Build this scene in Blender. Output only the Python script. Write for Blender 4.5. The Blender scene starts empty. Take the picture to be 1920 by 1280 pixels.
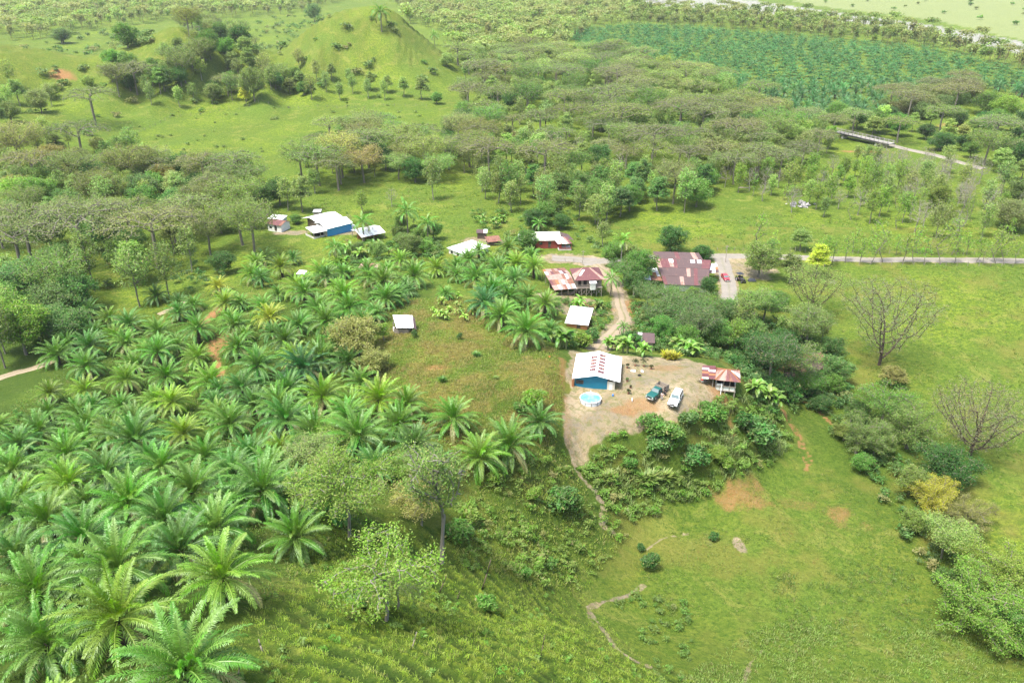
import bpy, bmesh, math, random
import numpy as np
from mathutils import Vector, Matrix
R = math.radians
random.seed(5)
rng = np.random.default_rng(11)
scene = bpy.context.scene
COL = scene.collection

# ------------------------------------------------------------------ camera model
CH, PITCH, FPX = 90.0, R(27.0), 1493.0        # camera height, tilt, focal length in photo pixels
CP, SP = math.cos(PITCH), math.sin(PITCH)
def ray(px, py):
    u = (np.asarray(px, float) - 960) / FPX
    v = (640 - np.asarray(py, float)) / FPX
    return u, CP + v * SP, -SP + v * CP
def unproj(px, py, z):
    dx, dy, dz = ray(px, py)
    s = (z - CH) / dz
    return dx * s, dy * s
def project(x, y, z):
    d = y * CP - (z - CH) * SP
    v = y * SP + (z - CH) * CP
    d = np.where(d < 1, 1, d)
    return 960 + FPX * x / d, 640 - FPX * v / d

# ------------------------------------------------------------------ noise
_perm = np.random.default_rng(3).permutation(512)
_perm = np.concatenate([_perm, _perm, _perm])
_ang = np.random.default_rng(4).random(512) * 2 * np.pi
_gx, _gy = np.cos(_ang), np.sin(_ang)
def perlin(x, y):
    xi = np.floor(x).astype(np.int64); yi = np.floor(y).astype(np.int64)
    xf = x - xi; yf = y - yi
    xi &= 511; yi &= 511
    def g(ix, iy, fx, fy):
        h = _perm[_perm[ix & 511] + (iy & 511)] & 511
        return _gx[h] * fx + _gy[h] * fy
    u = xf * xf * xf * (xf * (xf * 6 - 15) + 10); v = yf * yf * yf * (yf * (yf * 6 - 15) + 10)
    a = g(xi, yi, xf, yf); b = g(xi + 1, yi, xf - 1, yf)
    c = g(xi, yi + 1, xf, yf - 1); d = g(xi + 1, yi + 1, xf - 1, yf - 1)
    return (a + u * (b - a)) * (1 - v) + (c + u * (d - c)) * v
def fbm(x, y, o=4, f=2.03):
    s = 0; a = 1; t = 0
    for _ in range(o):
        s = s + a * perlin(x, y); t += a; a *= .5; x = x * f + 17.3; y = y * f + 5.1
    return s / t * 1.6
def sstep(a, b, x):
    t = np.clip((x - a) / (b - a), 0, 1); return t * t * (3 - 2 * t)

# ------------------------------------------------------------------ terrain
# photo pixel + elevation of the ground there
CT = [
 # right valley floor and fields
 (1920,1280,1),(1750,1280,1),(1600,1280,2),(1500,1280,3),(1420,1280,4.5),(1350,1270,6),(1500,1150,0),(1350,1150,0.5),
 (1300,1050,0),(1250,1080,0.5),(1450,1000,0),(1600,1000,-.6),(1750,1100,-1.5),(1850,1180,-2),(1700,950,-1),(1600,850,-1.2),
 (1520,770,-.8),(1470,700,-.5),(1430,640,.3),(1900,900,0),(1900,700,0),(1700,700,0),(1600,560,.5),(1800,560,.5),(1920,485,1),(1500,485,1),
 (1400,490,1.2),(1340,485,1.5),(1920,400,1),(1600,400,1),(1300,400,1.5),(1100,400,1.5),(900,400,1.5),(1365,560,1.5),(1300,560,1.8),
 # house plateau
 (1062,735,14),(1078,735,14),(1150,740,14),(1110,790,13.3),(1180,760,13.6),(1250,770,13.3),(1220,690,14.2),(1320,700,14.2),(1290,755,13.6),(1150,665,13.6),
 (1385,720,12.2),(1345,735,12.6),(1080,835,11.2),(1150,800,12.6),(1230,790,12.2),
 # front slope below it
 (1085,870,9.5),(1180,850,9),(1280,830,9.5),(1370,780,9.5),(1430,760,6.5),(1290,900,3.6),(1200,920,4.2),(1350,930,.9),(1390,870,4),(1430,885,.7),
 (1480,830,.4),(1500,785,.2),(1250,980,1),(1130,940,6.3),(1080,950,8.2),(1180,1010,1.7),(1130,1050,3.2),(1030,1000,9.5),(1220,1030,.6),
 # gully
 (1100,1140,4),(1160,1190,4.2),(1205,1245,5.5),(1260,1275,8),
 # foreground grass slope
 (1040,1100,8.5),(1000,1150,14),(950,1080,15.5),(900,1150,22),(850,1050,20),(800,1150,29),(720,1130,33),(640,1100,34.5),(960,1280,38),(1050,1280,33),
 (1100,1250,25),(1160,1280,20),(850,1280,42),(700,1280,45.5),(1050,1180,18),(560,1180,41),(560,1280,47),(450,1280,47.5),(350,1250,46.5),(150,1280,45),(0,1280,43),
 # palm ridge
 (0,1130,38),(150,1130,40),(330,1120,41),(450,1080,37),(560,1040,32),(0,1000,30),(120,1000,31),(280,980,31),(430,960,28.5),(550,940,26),(640,990,27),(700,950,24),
 (0,890,17),(150,880,19),(320,870,19),(480,860,20),(620,870,20.5),(750,870,20),(860,930,18.5),(930,960,16),(960,880,17),(1000,860,15.5),(1030,830,14.5),(1040,900,12),
 # knoll
 (800,780,18.5),(900,790,18),(1000,780,17),(760,640,17.8),(860,640,17.5),(960,660,17.2),(850,710,18.5),(940,730,18.2),(1010,720,18.2),(1030,672,17.2),(1048,690,17),(1046,735,16),
 (1045,780,14.8),(700,700,16.5),(780,570,14.5),(880,560,12),(960,570,12),(720,530,8),(640,520,5.5),(850,520,7),(930,500,5),(1000,490,3.5),
 # left palm flat
 (600,700,14),(600,780,16),(500,760,11),(400,780,9.5),(300,780,7.5),(180,780,6),(60,780,6),(0,780,6.5),(30,700,2),(150,680,2.5),(250,700,4),(400,690,7),(500,640,9.5),
 (397,600,6),(330,620,3),(500,560,7),(590,560,8.5),(320,580,1.8),(200,600,1.2),(0,620,1),(100,640,1.2),(430,530,3),(560,500,2.5),
 # village
 (1078,555,5.5),(1130,540,3.8),(1040,520,3.6),(1100,485,2.2),(1030,478,2),(860,480,3),(1165,560,4),(1160,620,8.3),(1120,660,12),(1078,618,9.5),(1040,620,12),(1030,650,15.5),(1015,600,11.5),(1050,590,8.5),
 (1203,655,8.5),(1200,610,5),(1260,600,2.4),(1300,650,4.5),(1250,670,11.5),(1330,665,7.5),(1380,680,4.5),(1420,700,1),(1180,660,12),(1170,520,2.5),
 (700,450,2),(600,445,2),(500,440,1.5),(400,450,1),(200,500,.5),(0,500,0),(0,400,2),(200,350,2),(400,350,2),(600,350,2),(800,330,2),(1000,300,2),(1200,280,2),
 (1400,250,1.5),(1600,270,-.5),(1700,290,0),(1920,300,1),(1900,200,1),(1600,150,1),(1300,120,1),(1100,150,2),(1500,60,0),(1800,80,0),(1900,30,0),(1300,30,1),(1000,60,3),
 (400,270,3),(600,240,3),(800,240,3),(900,180,3),(880,100,4),(350,225,4),(180,240,7),(50,250,12),(0,330,4),
]
CW = [ # world points: out of frame
 (-40,10,52),(0,0,55),(40,10,42),(-90,20,40),(90,40,8),(60,50,6),(0,-70,60),(-120,-60,45),(120,-60,10),(160,20,1),(220,120,0),(-140,60,18),(-160,110,4),(-230,60,5),(-300,-60,5),
 (320,-60,0),(-120,150,2),(-250,250,2),(-400,420,8),(500,300,0),(700,600,0),(900,1100,0),(-900,1100,5),(0,1500,2),(-600,1500,4),(700,1500,0),(0,3000,3),(-2500,3000,3),(2500,3000,3),
 (0,9000,3),(-6000,9000,3),(6000,9000,3),(-500,200,3),(-800,600,6),
]
_c = np.array(CT, float)
_cx, _cy = unproj(_c[:, 0], _c[:, 1], _c[:, 2])
_w = np.array(CW, float)
_kx = np.concatenate([_cx, _w[:, 0]]); _ky = np.concatenate([_cy, _w[:, 1]]); _kz = np.concatenate([_c[:, 2], _w[:, 2]])
def _ab(x, y):
    yy = np.maximum(y, -100) + 130
    return x / yy * 2.0, np.log(yy) * 1.6
_ka, _kb = _ab(_kx, _ky)
def _ker(r2): return .5 * r2 * np.log(r2 + 1e-12)
_n = len(_ka)
_K = _ker((_ka[:, None] - _ka) ** 2 + (_kb[:, None] - _kb) ** 2) + np.eye(_n) * 2e-4
_Pm = np.stack([np.ones(_n), _ka, _kb], 1)
_M = np.block([[_K, _Pm], [_Pm.T, np.zeros((3, 3))]])
_sol = np.linalg.solve(_M, np.concatenate([_kz, np.zeros(3)]))

HILLS = [ # world x, y, height, radius x, radius y, yaw : far grass hills
 (-100, 568, 40, 40, 50, 0), (-62, 560, 12, 36, 46, 0), (-142, 552, 8, 26, 44, 0), (-176, 528, 17, 24, 42, 0), (-206, 514, 30, 26, 44, .1),
 (-238, 495, 11, 24, 40, 0), (-272, 487, 14, 36, 40, 0), (-312, 480, 13, 40, 40, 0), (-366, 462, 14, 50, 45, 0), (-430, 430, 28, 60, 55, 0), (-520, 520, 40, 80, 80, 0),
 (-150, 486, 9, 9, 42, .3), (-184, 470, 7, 8, 34, -.1), (-216, 452, 8, 12, 36, -.25), (-285, 436, 11, 22, 40, 0), (-118, 510, 6, 9, 40, .1), (-345, 420, 10, 30, 36, 0),
]
def hills(x, y):
    z = 0
    wx = x + 10 * fbm(x / 45, y / 45, 2); wy = y + 10 * fbm(x / 45 + 9, y / 45, 2)
    for hx, hy, h, rx, ry, a in HILLS:
        c, s = math.cos(a), math.sin(a)
        u = ((wx - hx) * c + (wy - hy) * s) / rx; v = (-(wx - hx) * s + (wy - hy) * c) / ry
        z = z + h * np.exp(-(u * u + v * v))
    return z
def base_h(x, y):
    shp = np.shape(x); x = np.ravel(np.asarray(x, float)); y = np.ravel(np.asarray(y, float))
    out = np.empty_like(x)
    for i in range(0, len(x), 20000):
        a, b = _ab(x[i:i + 20000], y[i:i + 20000])
        k = _ker((a[:, None] - _ka) ** 2 + (b[:, None] - _kb) ** 2)
        out[i:i + 20000] = k @ _sol[:_n] + _sol[_n] + _sol[_n + 1] * a + _sol[_n + 2] * b
    return (out).reshape(shp)

def pl_dist(x, y, pts):
    """distance to a polyline"""
    d = np.full(np.shape(x), 1e9)
    for (x0, y0), (x1, y1) in zip(pts[:-1], pts[1:]):
        vx, vy = x1 - x0, y1 - y0; L = vx * vx + vy * vy + 1e-9
        t = np.clip(((x - x0) * vx + (y - y0) * vy) / L, 0, 1)
        d = np.minimum(d, np.hypot(x - x0 - t * vx, y - y0 - t * vy))
    return d
def in_poly(px, py, poly):
    px = np.asarray(px); c = np.zeros(px.shape, bool); n = len(poly)
    for i in range(n):
        x0, y0 = poly[i]; x1, y1 = poly[(i + 1) % n]
        if y0 == y1: continue
        m = ((y0 > py) != (y1 > py)) & (px < (x1 - x0) * (py - y0) / (y1 - y0) + x0)
        c ^= m
    return c
def upts(l, z):
    return [tuple(float(v) for v in unproj(a, b, z if len(t) == 0 else t[0])) for a, b, *t in l]

# plateau edge of the yard, in metres (cut bank west of the blue house)
def fine_h(x, y, z):
    """relief smaller than the control points"""
    near = 1 - sstep(250, 420, y)
    z = z + fbm(x / 22, y / 22, 3) * .45 * near * sstep(0, 3, np.abs(z - 14) + .6)
    far = sstep(250, 420, y)
    z = z + fbm(x / 60, y / 60, 3) * 1.2 * far
    return z
def terr_mask(x, y, z):
    """where the cattle terraces are: the steep grass slope nearest the camera"""
    m = sstep(4.5, 9, z) * (1 - sstep(72, 88, y)) * sstep(-26, -15, x + (y - 55) * .12)
    return m
def terr_phase(x, y, z): return z / 3.2 - (.42 * x + .50 * y) / 2.3 + fbm(x / 13, y / 13, 2) * 1.2 + fbm(x / 3.5, y / 3.5, 2) * .22
def hgt(x, y, detail=True):
    x = np.asarray(x, float); y = np.asarray(y, float)
    z = base_h(x, y)
    z = fine_h(x, y, z)
    z = z + hills(x, y)
    if detail:
        m = terr_mask(x, y, z)
        ph = terr_phase(x, y, z)
        saw = (ph - np.floor(ph)); tri = np.where(saw < .66, saw / .66, (1 - saw) / .34)
        z = z + m * (tri - .5) * 1.35 * (0.7 + .5 * fbm(x / 5 + 3, y / 5, 2))
        lum = fbm(x / 1.1, y / 1.1, 3)
        z = z + lum * (.07 + .16 * m) * (1 - sstep(120, 200, y)) * (1 - yard_mask(x, y))
        # long ripples of cattle tracks on the far hills
        hm = sstep(10, 20, z) * sstep(330, 400, y)
        ph = z / 2.6 + fbm(x / 30, y / 30, 2)
        z = z + hm * (np.sin(ph * 6.283) * .5 + fbm(x / 9, y / 9, 3) * .35)
    return z
_yard = [(1072,655),(1070,735),(1060,775),(1066,835),(1082,868),(1098,858),(1108,826),(1160,805),(1215,792),(1262,782),(1300,762),(1340,738),(1330,690),(1290,674),(1225,670),(1165,668)]
YARD = None
def poly_sd(x, y, poly):
    d = pl_dist(x, y, poly + [poly[0]])
    return np.where(in_poly(x, y, poly), -d, d)
def yard_mask(x, y):
    global YARD
    if YARD is None: YARD = [place(a, b, detail=False)[:2] for a, b in _yard]
    x = np.asarray(x, float); out = np.zeros(x.shape)
    near = (y > 90) & (y < 165) & (x > 0) & (x < 60)
    if near.any():
        xs, ys = x[near], np.asarray(y)[near]
        out[near] = 1 - sstep(-.6, 1.4, poly_sd(xs, ys, YARD) + fbm(xs / 3, ys / 3, 3) * 1.6)
    return out
_S = np.concatenate([np.arange(25, 260, .5), np.geomspace(260, 6000, 900)])
def place(px, py, h=0.0, detail=True):
    """ground point whose spot h metres up shows at the photo pixel"""
    dx, dy, dz = ray(px, py)
    L = math.sqrt(dx * dx + dy * dy + dz * dz)
    s = _S / L
    x, y, z = dx * s, dy * s, CH + dz * s
    g = hgt(x, y, False) + h
    i = int(np.argmax(z < g)) if (z < g).any() else len(s) - 1
    i = max(i, 1)
    a, b = s[i - 1], s[i]
    for _ in range(12):
        m = (a + b) / 2
        if CH + dz * m < float(hgt(np.array([dx * m]), np.array([dy * m]), False)[0]) + h: b = m
        else: a = m
    x, y = float(dx * b), float(dy * b)
    return x, y, float(hgt(np.array([x]), np.array([y]), detail)[0])
def ground(x, y): return float(hgt(np.array([float(x)]), np.array([float(y)]))[0])

# ------------------------------------------------------------------ object helpers
def tag(o, label=None, cat=None, group=None, kind=None):
    if label: o['label'] = label
    if cat: o['category'] = cat
    if group: o['group'] = group
    if kind: o['kind'] = kind
    return o
def empty(name, loc, rz=0, label=None, cat=None, group=None):
    o = bpy.data.objects.new(name, None); COL.objects.link(o)
    o.location = loc; o.rotation_euler = (0, 0, rz); o.empty_display_size = .3
    return tag(o, label, cat, group)
def mesh_np(name, V, Fc, mats=(), midx=None, smooth=False, attrs=None):
    """fast mesh from arrays; Fc is (n,3) or (n,4) or a list of such arrays"""
    me = bpy.data.meshes.new(name)
    V = np.asarray(V, np.float32)
    Fl = Fc if isinstance(Fc, list) else [Fc]
    Fl = [np.asarray(f, np.int32) for f in Fl if len(f)]
    nv = len(V); tot = sum(len(f) for f in Fl)
    me.vertices.add(nv); me.vertices.foreach_set('co', V.ravel())
    idx = np.concatenate([f.ravel() for f in Fl]); me.loops.add(len(idx)); me.loops.foreach_set('vertex_index', idx)
    sizes = np.concatenate([np.full(len(f), f.shape[1]) for f in Fl])
    starts = np.concatenate([[0], np.cumsum(sizes)[:-1]])
    me.polygons.add(tot); me.polygons.foreach_set('loop_start', starts.astype(np.int32)); me.polygons.foreach_set('loop_total', sizes.astype(np.int32))
    for m in mats: me.materials.append(m)
    if midx is not None: me.polygons.foreach_set('material_index', np.asarray(midx, np.int32))
    me.polygons.foreach_set('use_smooth', np.full(tot, bool(smooth)))
    me.update(calc_edges=True)
    for k, a in (attrs or {}).items():
        a = np.asarray(a, np.float32)
        if a.ndim == 1:
            at = me.attributes.new(k, 'FLOAT', 'POINT'); at.data.foreach_set('value', a)
        else:
            at = me.attributes.new(k, 'FLOAT_COLOR', 'POINT'); at.data.foreach_set('color', np.concatenate([a, np.ones((len(a), 4 - a.shape[1]))], 1).astype(np.float32).ravel())
    return me
def link(name, me, parent=None, loc=None, **kw):
    o = bpy.data.objects.new(name, me); COL.objects.link(o)
    if parent: o.parent = parent
    if loc is not None: o.location = loc
    return tag(o, **kw)

# ------------------------------------------------------------------ materials
def new_mat(name):
    m = bpy.data.materials.new(name); m.use_nodes = True
    nt = m.node_tree; nt.nodes.clear()
    return m, nt
class N:
    def __init__(s, nt): s.nt = nt
    def n(s, t, **kw):
        nd = s.nt.nodes.new(t)
        for k, v in kw.items():
            if k.startswith('_'): setattr(nd, k[1:], v)
        for k, v in kw.items():
            if k.startswith('_'): continue
            key = int(k[1:]) if k[0] == 'i' and k[1:].isdigit() else k.replace('__', ' ')
            inp = nd.inputs[key]
            if hasattr(v, 'is_output') or isinstance(v, bpy.types.NodeSocket): s.nt.links.new(v, inp)
            else: inp.default_value = v
        return nd
    def math(s, op, a, b=0.0, c=None, clamp=False):
        kw = dict(_operation=op, _use_clamp=clamp, i0=a, i1=b)
        if c is not None: kw['i2'] = c
        return s.n('ShaderNodeMath', **kw).outputs[0]
    def mix(s, f, a, b, mode='MIX'):
        nd = s.nt.nodes.new('ShaderNodeMix'); nd.data_type = 'RGBA'; nd.blend_type = mode
        for sock, v in ((nd.inputs[0], f), (nd.inputs[6], a), (nd.inputs[7], b)):
            if isinstance(v, bpy.types.NodeSocket): s.nt.links.new(v, sock)
            else: sock.default_value = v if not isinstance(v, tuple) else (*v[:3], 1)
        return nd.outputs[2]
    def noise(s, vec, scale, detail=4, rough=.55, dist=0.0):
        return s.n('ShaderNodeTexNoise', Vector=vec, Scale=scale, Detail=detail, Roughness=rough, Distortion=dist).outputs[0]
    def ramp(s, f, a, b):
        return s.n('ShaderNodeMapRange', _clamp=True, i0=f, i1=a, i2=b).outputs[0]
    def bump(s, h, strength, dist=.1, normal=None):
        kw = dict(Strength=strength, Distance=dist, Height=h)
        if normal: kw['Normal'] = normal
        return s.n('ShaderNodeBump', **kw).outputs[0]
    def out(s, surf): s.nt.links.new(surf, s.n('ShaderNodeOutputMaterial').inputs[0])

def solid(name, col, rough=.6, var=.25, scale=3.0, bump=.2, metal=0.0, spec=.4, dirt=None, objc=False):
    m, nt = new_mat(name); b = N(nt)
    tc = b.n('ShaderNodeTexCoord').outputs['Object']
    nz = b.noise(tc, scale, 6, .65); nz2 = b.noise(tc, scale * .23, 3, .6)
    f = b.math('ADD', b.math('MULTIPLY', nz, 1.0), b.math('MULTIPLY', nz2, .8))
    f = b.math('MULTIPLY_ADD', f, 2 * var, 1 - 1.8 * var)
    basec = (*col, 1)
    hsv = b.n('ShaderNodeHueSaturation', Color=basec, Value=f).outputs[0]
    if dirt:
        hsv = b.mix(b.ramp(b.noise(tc, scale * .5, 8, .7, .4), dirt[1], dirt[1] + .14), hsv, dirt[0])
    p = b.n('ShaderNodeBsdfPrincipled', Roughness=rough, Metallic=metal)
    p.inputs['Specular IOR Level'].default_value = spec
    nt.links.new(hsv, p.inputs['Base Color'])
    if bump: nt.links.new(b.bump(nz, bump, .05), p.inputs['Normal'])
    b.out(p.outputs[0]); return m
def sheet_mat(name, col, rust=None, amt=.5, rough=.45, pitch=.18, axis='x', metal=0.0, streak=.0):
    """corrugated sheet; corrugations run down the slope (local y)"""
    m, nt = new_mat(name); b = N(nt)
    tc = b.n('ShaderNodeTexCoord').outputs['Object']
    sep = b.n('ShaderNodeSeparateXYZ', i0=tc)
    x = sep.outputs[0 if axis == 'x' else 1]
    wave = b.math('SINE', b.math('MULTIPLY', x, 6.283 / pitch))
    st = b.n('ShaderNodeMapping', Vector=tc, Scale=(1.6, .5, .5) if axis == 'x' else (.5, 1.6, .5)).outputs[0]
    n1 = b.noise(st, 1.3, 8, .68, .3); n2 = b.noise(tc, 6, 5, .6)
    c = b.n('ShaderNodeHueSaturation', Color=(*col, 1), Value=b.math('MULTIPLY_ADD', n2, .35, .83)).outputs[0]
    if rust: c = b.mix(b.ramp(n1, amt, amt + .12), c, rust)
    p = b.n('ShaderNodeBsdfPrincipled', Roughness=rough, Metallic=metal)
    nt.links.new(c, p.inputs['Base Color'])
    nt.links.new(b.bump(wave, .5, .03), p.inputs['Normal'])
    b.out(p.outputs[0]); return m

def leaf_mat(name, trans=.35, hue=.5, spec=.0, rough=.6, ls=1.0):
    m, nt = new_mat(name); b = N(nt)
    oi = b.n('ShaderNodeObjectInfo')
    at = b.n('ShaderNodeAttribute', _attribute_name='lv')
    lv = b.n('ShaderNodeSeparateColor', i0=at.outputs['Color'])
    col = b.n('ShaderNodeHueSaturation', Color=oi.outputs['Color'],
              Value=b.math('MULTIPLY_ADD', lv.outputs[0], 1.0 * ls, 1 - .5 * ls),
              Hue=b.math('MULTIPLY_ADD', lv.outputs[1], -.05, .525),
              Saturation=b.math('MULTIPLY_ADD', lv.outputs[1], -.2, 1.1)).outputs[0]
    # dead leaves / flowers
    col = b.mix(lv.outputs[2], col, (.30, .28, .11))
    d = b.n('ShaderNodeBsdfDiffuse', Color=col)
    t = b.n('ShaderNodeBsdfTranslucent', Color=b.n('ShaderNodeHueSaturation', Color=col, Hue=.485, Value=1.25, Saturation=1.1).outputs[0])
    s = b.n('ShaderNodeMixShader', i0=trans, i1=d.outputs[0], i2=t.outputs[0])
    if spec:
        g = b.n('ShaderNodeBsdfGlossy', Roughness=rough, Color=(.9, 1, .95, 1))
        s = b.n('ShaderNodeMixShader', i0=spec * .6, i1=s.outputs[0], i2=g.outputs[0])
    b.out(s.outputs[0]); return m
LEAF = leaf_mat('leaf', .45, spec=.03, rough=.5)
PALM = leaf_mat('palm_leaf', .3, spec=.06, rough=.45)
BARK = solid('bark', (.17, .155, .12), .9, .35, 2.5, .6)
BARK_PALE = solid('bark_pale', (.23, .215, .18), .9, .3, 2.5, .5)
BARK_DARK = solid('bark_dark', (.075, .055, .04), .95, .35, 4, .8)
# ------------------------------------------------------------------ lines on the land (photo pixels -> metres)
def gpts(l):
    return [place(a, b)[:2] for a, b in l]
MAIN_ROAD = gpts([(1090,494),(1140,488),(1200,483),(1260,481),(1340,480),(1420,481),(1500,483),(1600,486),(1700,487),(1800,488),(1925,489)])
MAIN_ROAD = MAIN_ROAD + [(MAIN_ROAD[-1][0] + 120, MAIN_ROAD[-1][1] - 3), (MAIN_ROAD[-1][0] + 400, MAIN_ROAD[-1][1] - 10)]
SIDE_ROAD = gpts([(1352,482),(1357,500),(1364,525),(1368,556),(1362,575)])
YARD_ROAD = gpts([(1035,484),(1070,486),(1095,489),(1120,490)])
DRIVE = gpts([(1112,492),(1140,515),(1158,545),(1164,575),(1172,600),(1152,622),(1132,642),(1122,655)])
LEFT_TRACK = gpts([(-60,722),(0,708),(30,699),(66,690),(90,681)])
TRACK_END = gpts([(296,590),(312,583),(328,576),(345,566)])
BRIDGE_ROAD = gpts([(1480,232),(1510,238),(1560,247)])
BRIDGE_END = gpts([(1655,268),(1700,280),(1760,293),(1800,305),(1845,317)])
RED_PATH = gpts([(1455,752),(1480,790),(1498,815),(1505,840),(1515,860),(1512,880)])
RED_PATH2 = gpts([(1500,748),(1540,775),(1568,805)])
TRAIL = gpts([(1205,1100),(1165,1120),(1130,1128),(1103,1138),(1110,1160),(1135,1185),(1155,1215),(1180,1232),(1212,1248)])
FOOT = gpts([(1075,865),(1090,895),(1115,920),(1133,950),(1130,985),(1155,1000)])
TRAIL2 = gpts([(1290,1000),(1240,1010),(1212,1030)])
ASC = gpts([(430,745),(425,725),(415,700),(400,660),(398,640)])
STREAM = gpts([(1395,1280),(1408,1240),(1430,1220)])

# ------------------------------------------------------------------ terrain mesh
def build_terrain():
    ys = [-90.0]
    while ys[-1] < 14000:
        y = ys[-1]
        dy = 3.0 if y < 20 else (.34 if y < 150 else .34 + (y * y - 150 * 150) / 62000)
        if y > 1500: dy = y * .06
        ys.append(y + dy)
    ys = np.array(ys); nc = 820
    u = np.linspace(-1, 1, nc); a = 1.5 * (.42 * u + .58 * u ** 3)
    Y = np.repeat(ys[:, None], nc, 1); X = a[None, :] * (Y + 130)
    far = ys > 1600
    Z = hgt(X.ravel(), Y.ravel()).reshape(X.shape)
    nr = len(ys)
    x, y, z = X.ravel(), Y.ravel(), Z.ravel()
    i = np.arange((nr - 1) * (nc - 1)); r, c = i // (nc - 1), i % (nc - 1); v0 = r * nc + c
    Fq = np.stack([v0, v0 + 1, v0 + nc + 1, v0 + nc], 1)
    # ---- surface cover masks, from where things are on the land, plus painted terrace shade
    px, py = project(x, y, z)
    wn = fbm(x / 4, y / 4, 4); wb = fbm(x / 18, y / 18, 3); wf = fbm(x / 1.1, y / 1.1, 3)
    def spot(cx, cy, rx, ry, soft=.5, nz=.6):
        gx, gy = place(cx, cy)[:2]; d = math.hypot(gx, gy, ) + 1
        s = math.hypot(d, CH) / FPX
        dd = np.hypot((x - gx) / (rx * s), (y - gy) / (ry * s * 2.1))
        return 1 - sstep(1 - soft, 1 + soft, dd + wn * nz + wf * .25)
    def line(pts, w, nz=.6, brk=0):
        m = np.zeros_like(x); bx = np.array(pts)
        sel = (x > bx[:, 0].min() - 12) & (x < bx[:, 0].max() + 12) & (y > bx[:, 1].min() - 12) & (y < bx[:, 1].max() + 12)
        d = pl_dist(x[sel], y[sel], pts)
        m[sel] = 1 - sstep(w * .5, w * 1.3, d + wn[sel] * nz * w + wf[sel] * w * .35)
        return m * (1 - brk * (1 - sstep(-.45, .15, wf + wn * .7)))
    yard = yard_mask(x, y)
    sand = np.maximum.reduce([yard, line(TRAIL, .6, 1.5, 1), line(FOOT, .6, 1.5, 1), line(TRAIL2, .35, 1.6, 1) * .6, spot(1386,1022,9,11,.4,.8), spot(1330,1010,12,14) * .3,
                              line(DRIVE, 2.6), line(SIDE_ROAD, 3.0), line(YARD_ROAD, 5), line(LEFT_TRACK, 1.6), line(MAIN_ROAD, 2.2), spot(1700,330,40,10)*.35,
                              spot(1085,580,50,16), spot(1400,500,45,28)*.9, spot(640,436,60,8)*.6, spot(1060,560,60,10), line(STREAM,.3, 1.6)*.5, spot(545,436,30,6)*.8, spot(910,452,40,12)*.9])
    red = np.maximum.reduce([spot(397,592,15,28), spot(412,642,25,20) * .8, line(RED_PATH, 1.0, 1.4, .9), line(RED_PATH2, .7, 1.4, 1), line(ASC, .9), spot(1400,930,48,18,.9,1.6) * .75, spot(1370,925,10,14,.6,1.2)*.8, spot(1490,945,40,10,.8,1.6)*.5, spot(1575,968,30,17,.8,1.6) * .7,
                             spot(1190,580,24,22) * .9, spot(1095,572,50,10) * .8, spot(1350,742,22,10,.7,1.3)*.8, spot(1368,785,9,18,.8,1.4) * .7, spot(1215,760,30,8) * .5, spot(1170,770,40,7)*.8, spot(115,142,20,7),
                             spot(1250,690,40,8) * .6, spot(1620,285,40,5), spot(1440,660,50,30)*.7, spot(1790,235,30,10)*.7, spot(1055,700,7,32,.8,1.4)*.7, spot(1063,800,8,50,.9,1.6)*.5, spot(818,690,22,6)*.8, spot(1200,760,32,9)*.7])
    knoll = in_poly(px, py, [(640,590),(720,560),(900,570),(960,620),(1040,660),(1060,760),(1040,830),(900,860),(760,800),(690,740)]) & (y < 175) & (y > 100)
    dryn = sstep(-.25, .35, wb + wn * .7 + wf * .35)
    dry = np.where(knoll, dryn, 0) + line(FOOT, 9, .5) * .5 * dryn
    dry = np.maximum(dry, sstep(.0, .5, wb + wn * .5) * .55 * (y < 260) * (x > -20) * sstep(60, 100, y))
    zb = hgt(x, y, False); ph = terr_phase(x, y, zb); sw = ph - np.floor(ph)
    dry = np.maximum(dry, ((sw < .38) | (sw > .9)) * .95 * terr_mask(x, y, zb))
    dry = np.maximum(dry, sstep(9, 25, z) * sstep(330, 400, y) * (.15 + .5 * wn))
    wq = wb * 9 + wn * 4
    lush_shade = sstep(-16, -6, x + wq) * (1 - sstep(55, 75, x + wq)) * sstep(80, 96, y + wq) * (1 - sstep(140, 155, y + wq)) * sstep(.5, 4, z) * .6 * (1 - yard)
    lush_shade = np.maximum(lush_shade, sstep(8, 26, -x + wq) * (1 - sstep(170, 205, y + wq)) * sstep(-.5, .5, wb + .4) * .75)
    rise = ((sw < .38) | (sw > .88)) * terr_mask(x, y, zb); dry = np.where(rise > .3, dry * .35 * (wn > 0), dry); lush_shade = np.maximum(lush_shade, rise)  # risers darkened to stand in for shade under each terrace lip
    lush_shade = np.maximum(lush_shade, spot(1560,760,110,150,.5,.3) * .5)
    river = sstep(0, 1, (in_poly(px + wb * 30, py + wb * 5, [(1180,2),(1340,-8),(1500,14),(1750,48),(1925,80),(1990,130),(1925,104),(1820,80),(1700,56),(1560,36),(1400,24),(1250,12)]) & (y > 700)).astype(float))
    plain = sstep(0, 1, (in_poly(px + wb * 20, py, [(1380,-60),(1500,8),(1750,38),(1925,78),(2300,200),(2300,-60)]) & (y > 700)).astype(float))
    lime = sstep(-.1, .5, fbm(x / 35 + 7, y / 35, 3)) * (1 - sstep(0, 1, dry)) * sstep(150, 190, y + np.where(x > 60, 80, 0))
    tm = terr_mask(x, y, zb); lip = sstep(.40, .50, sw) * (1 - sstep(.74, .84, sw)) * sstep(-.55, .1, fbm(x / 2.2, y / 2.2, 3))
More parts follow.
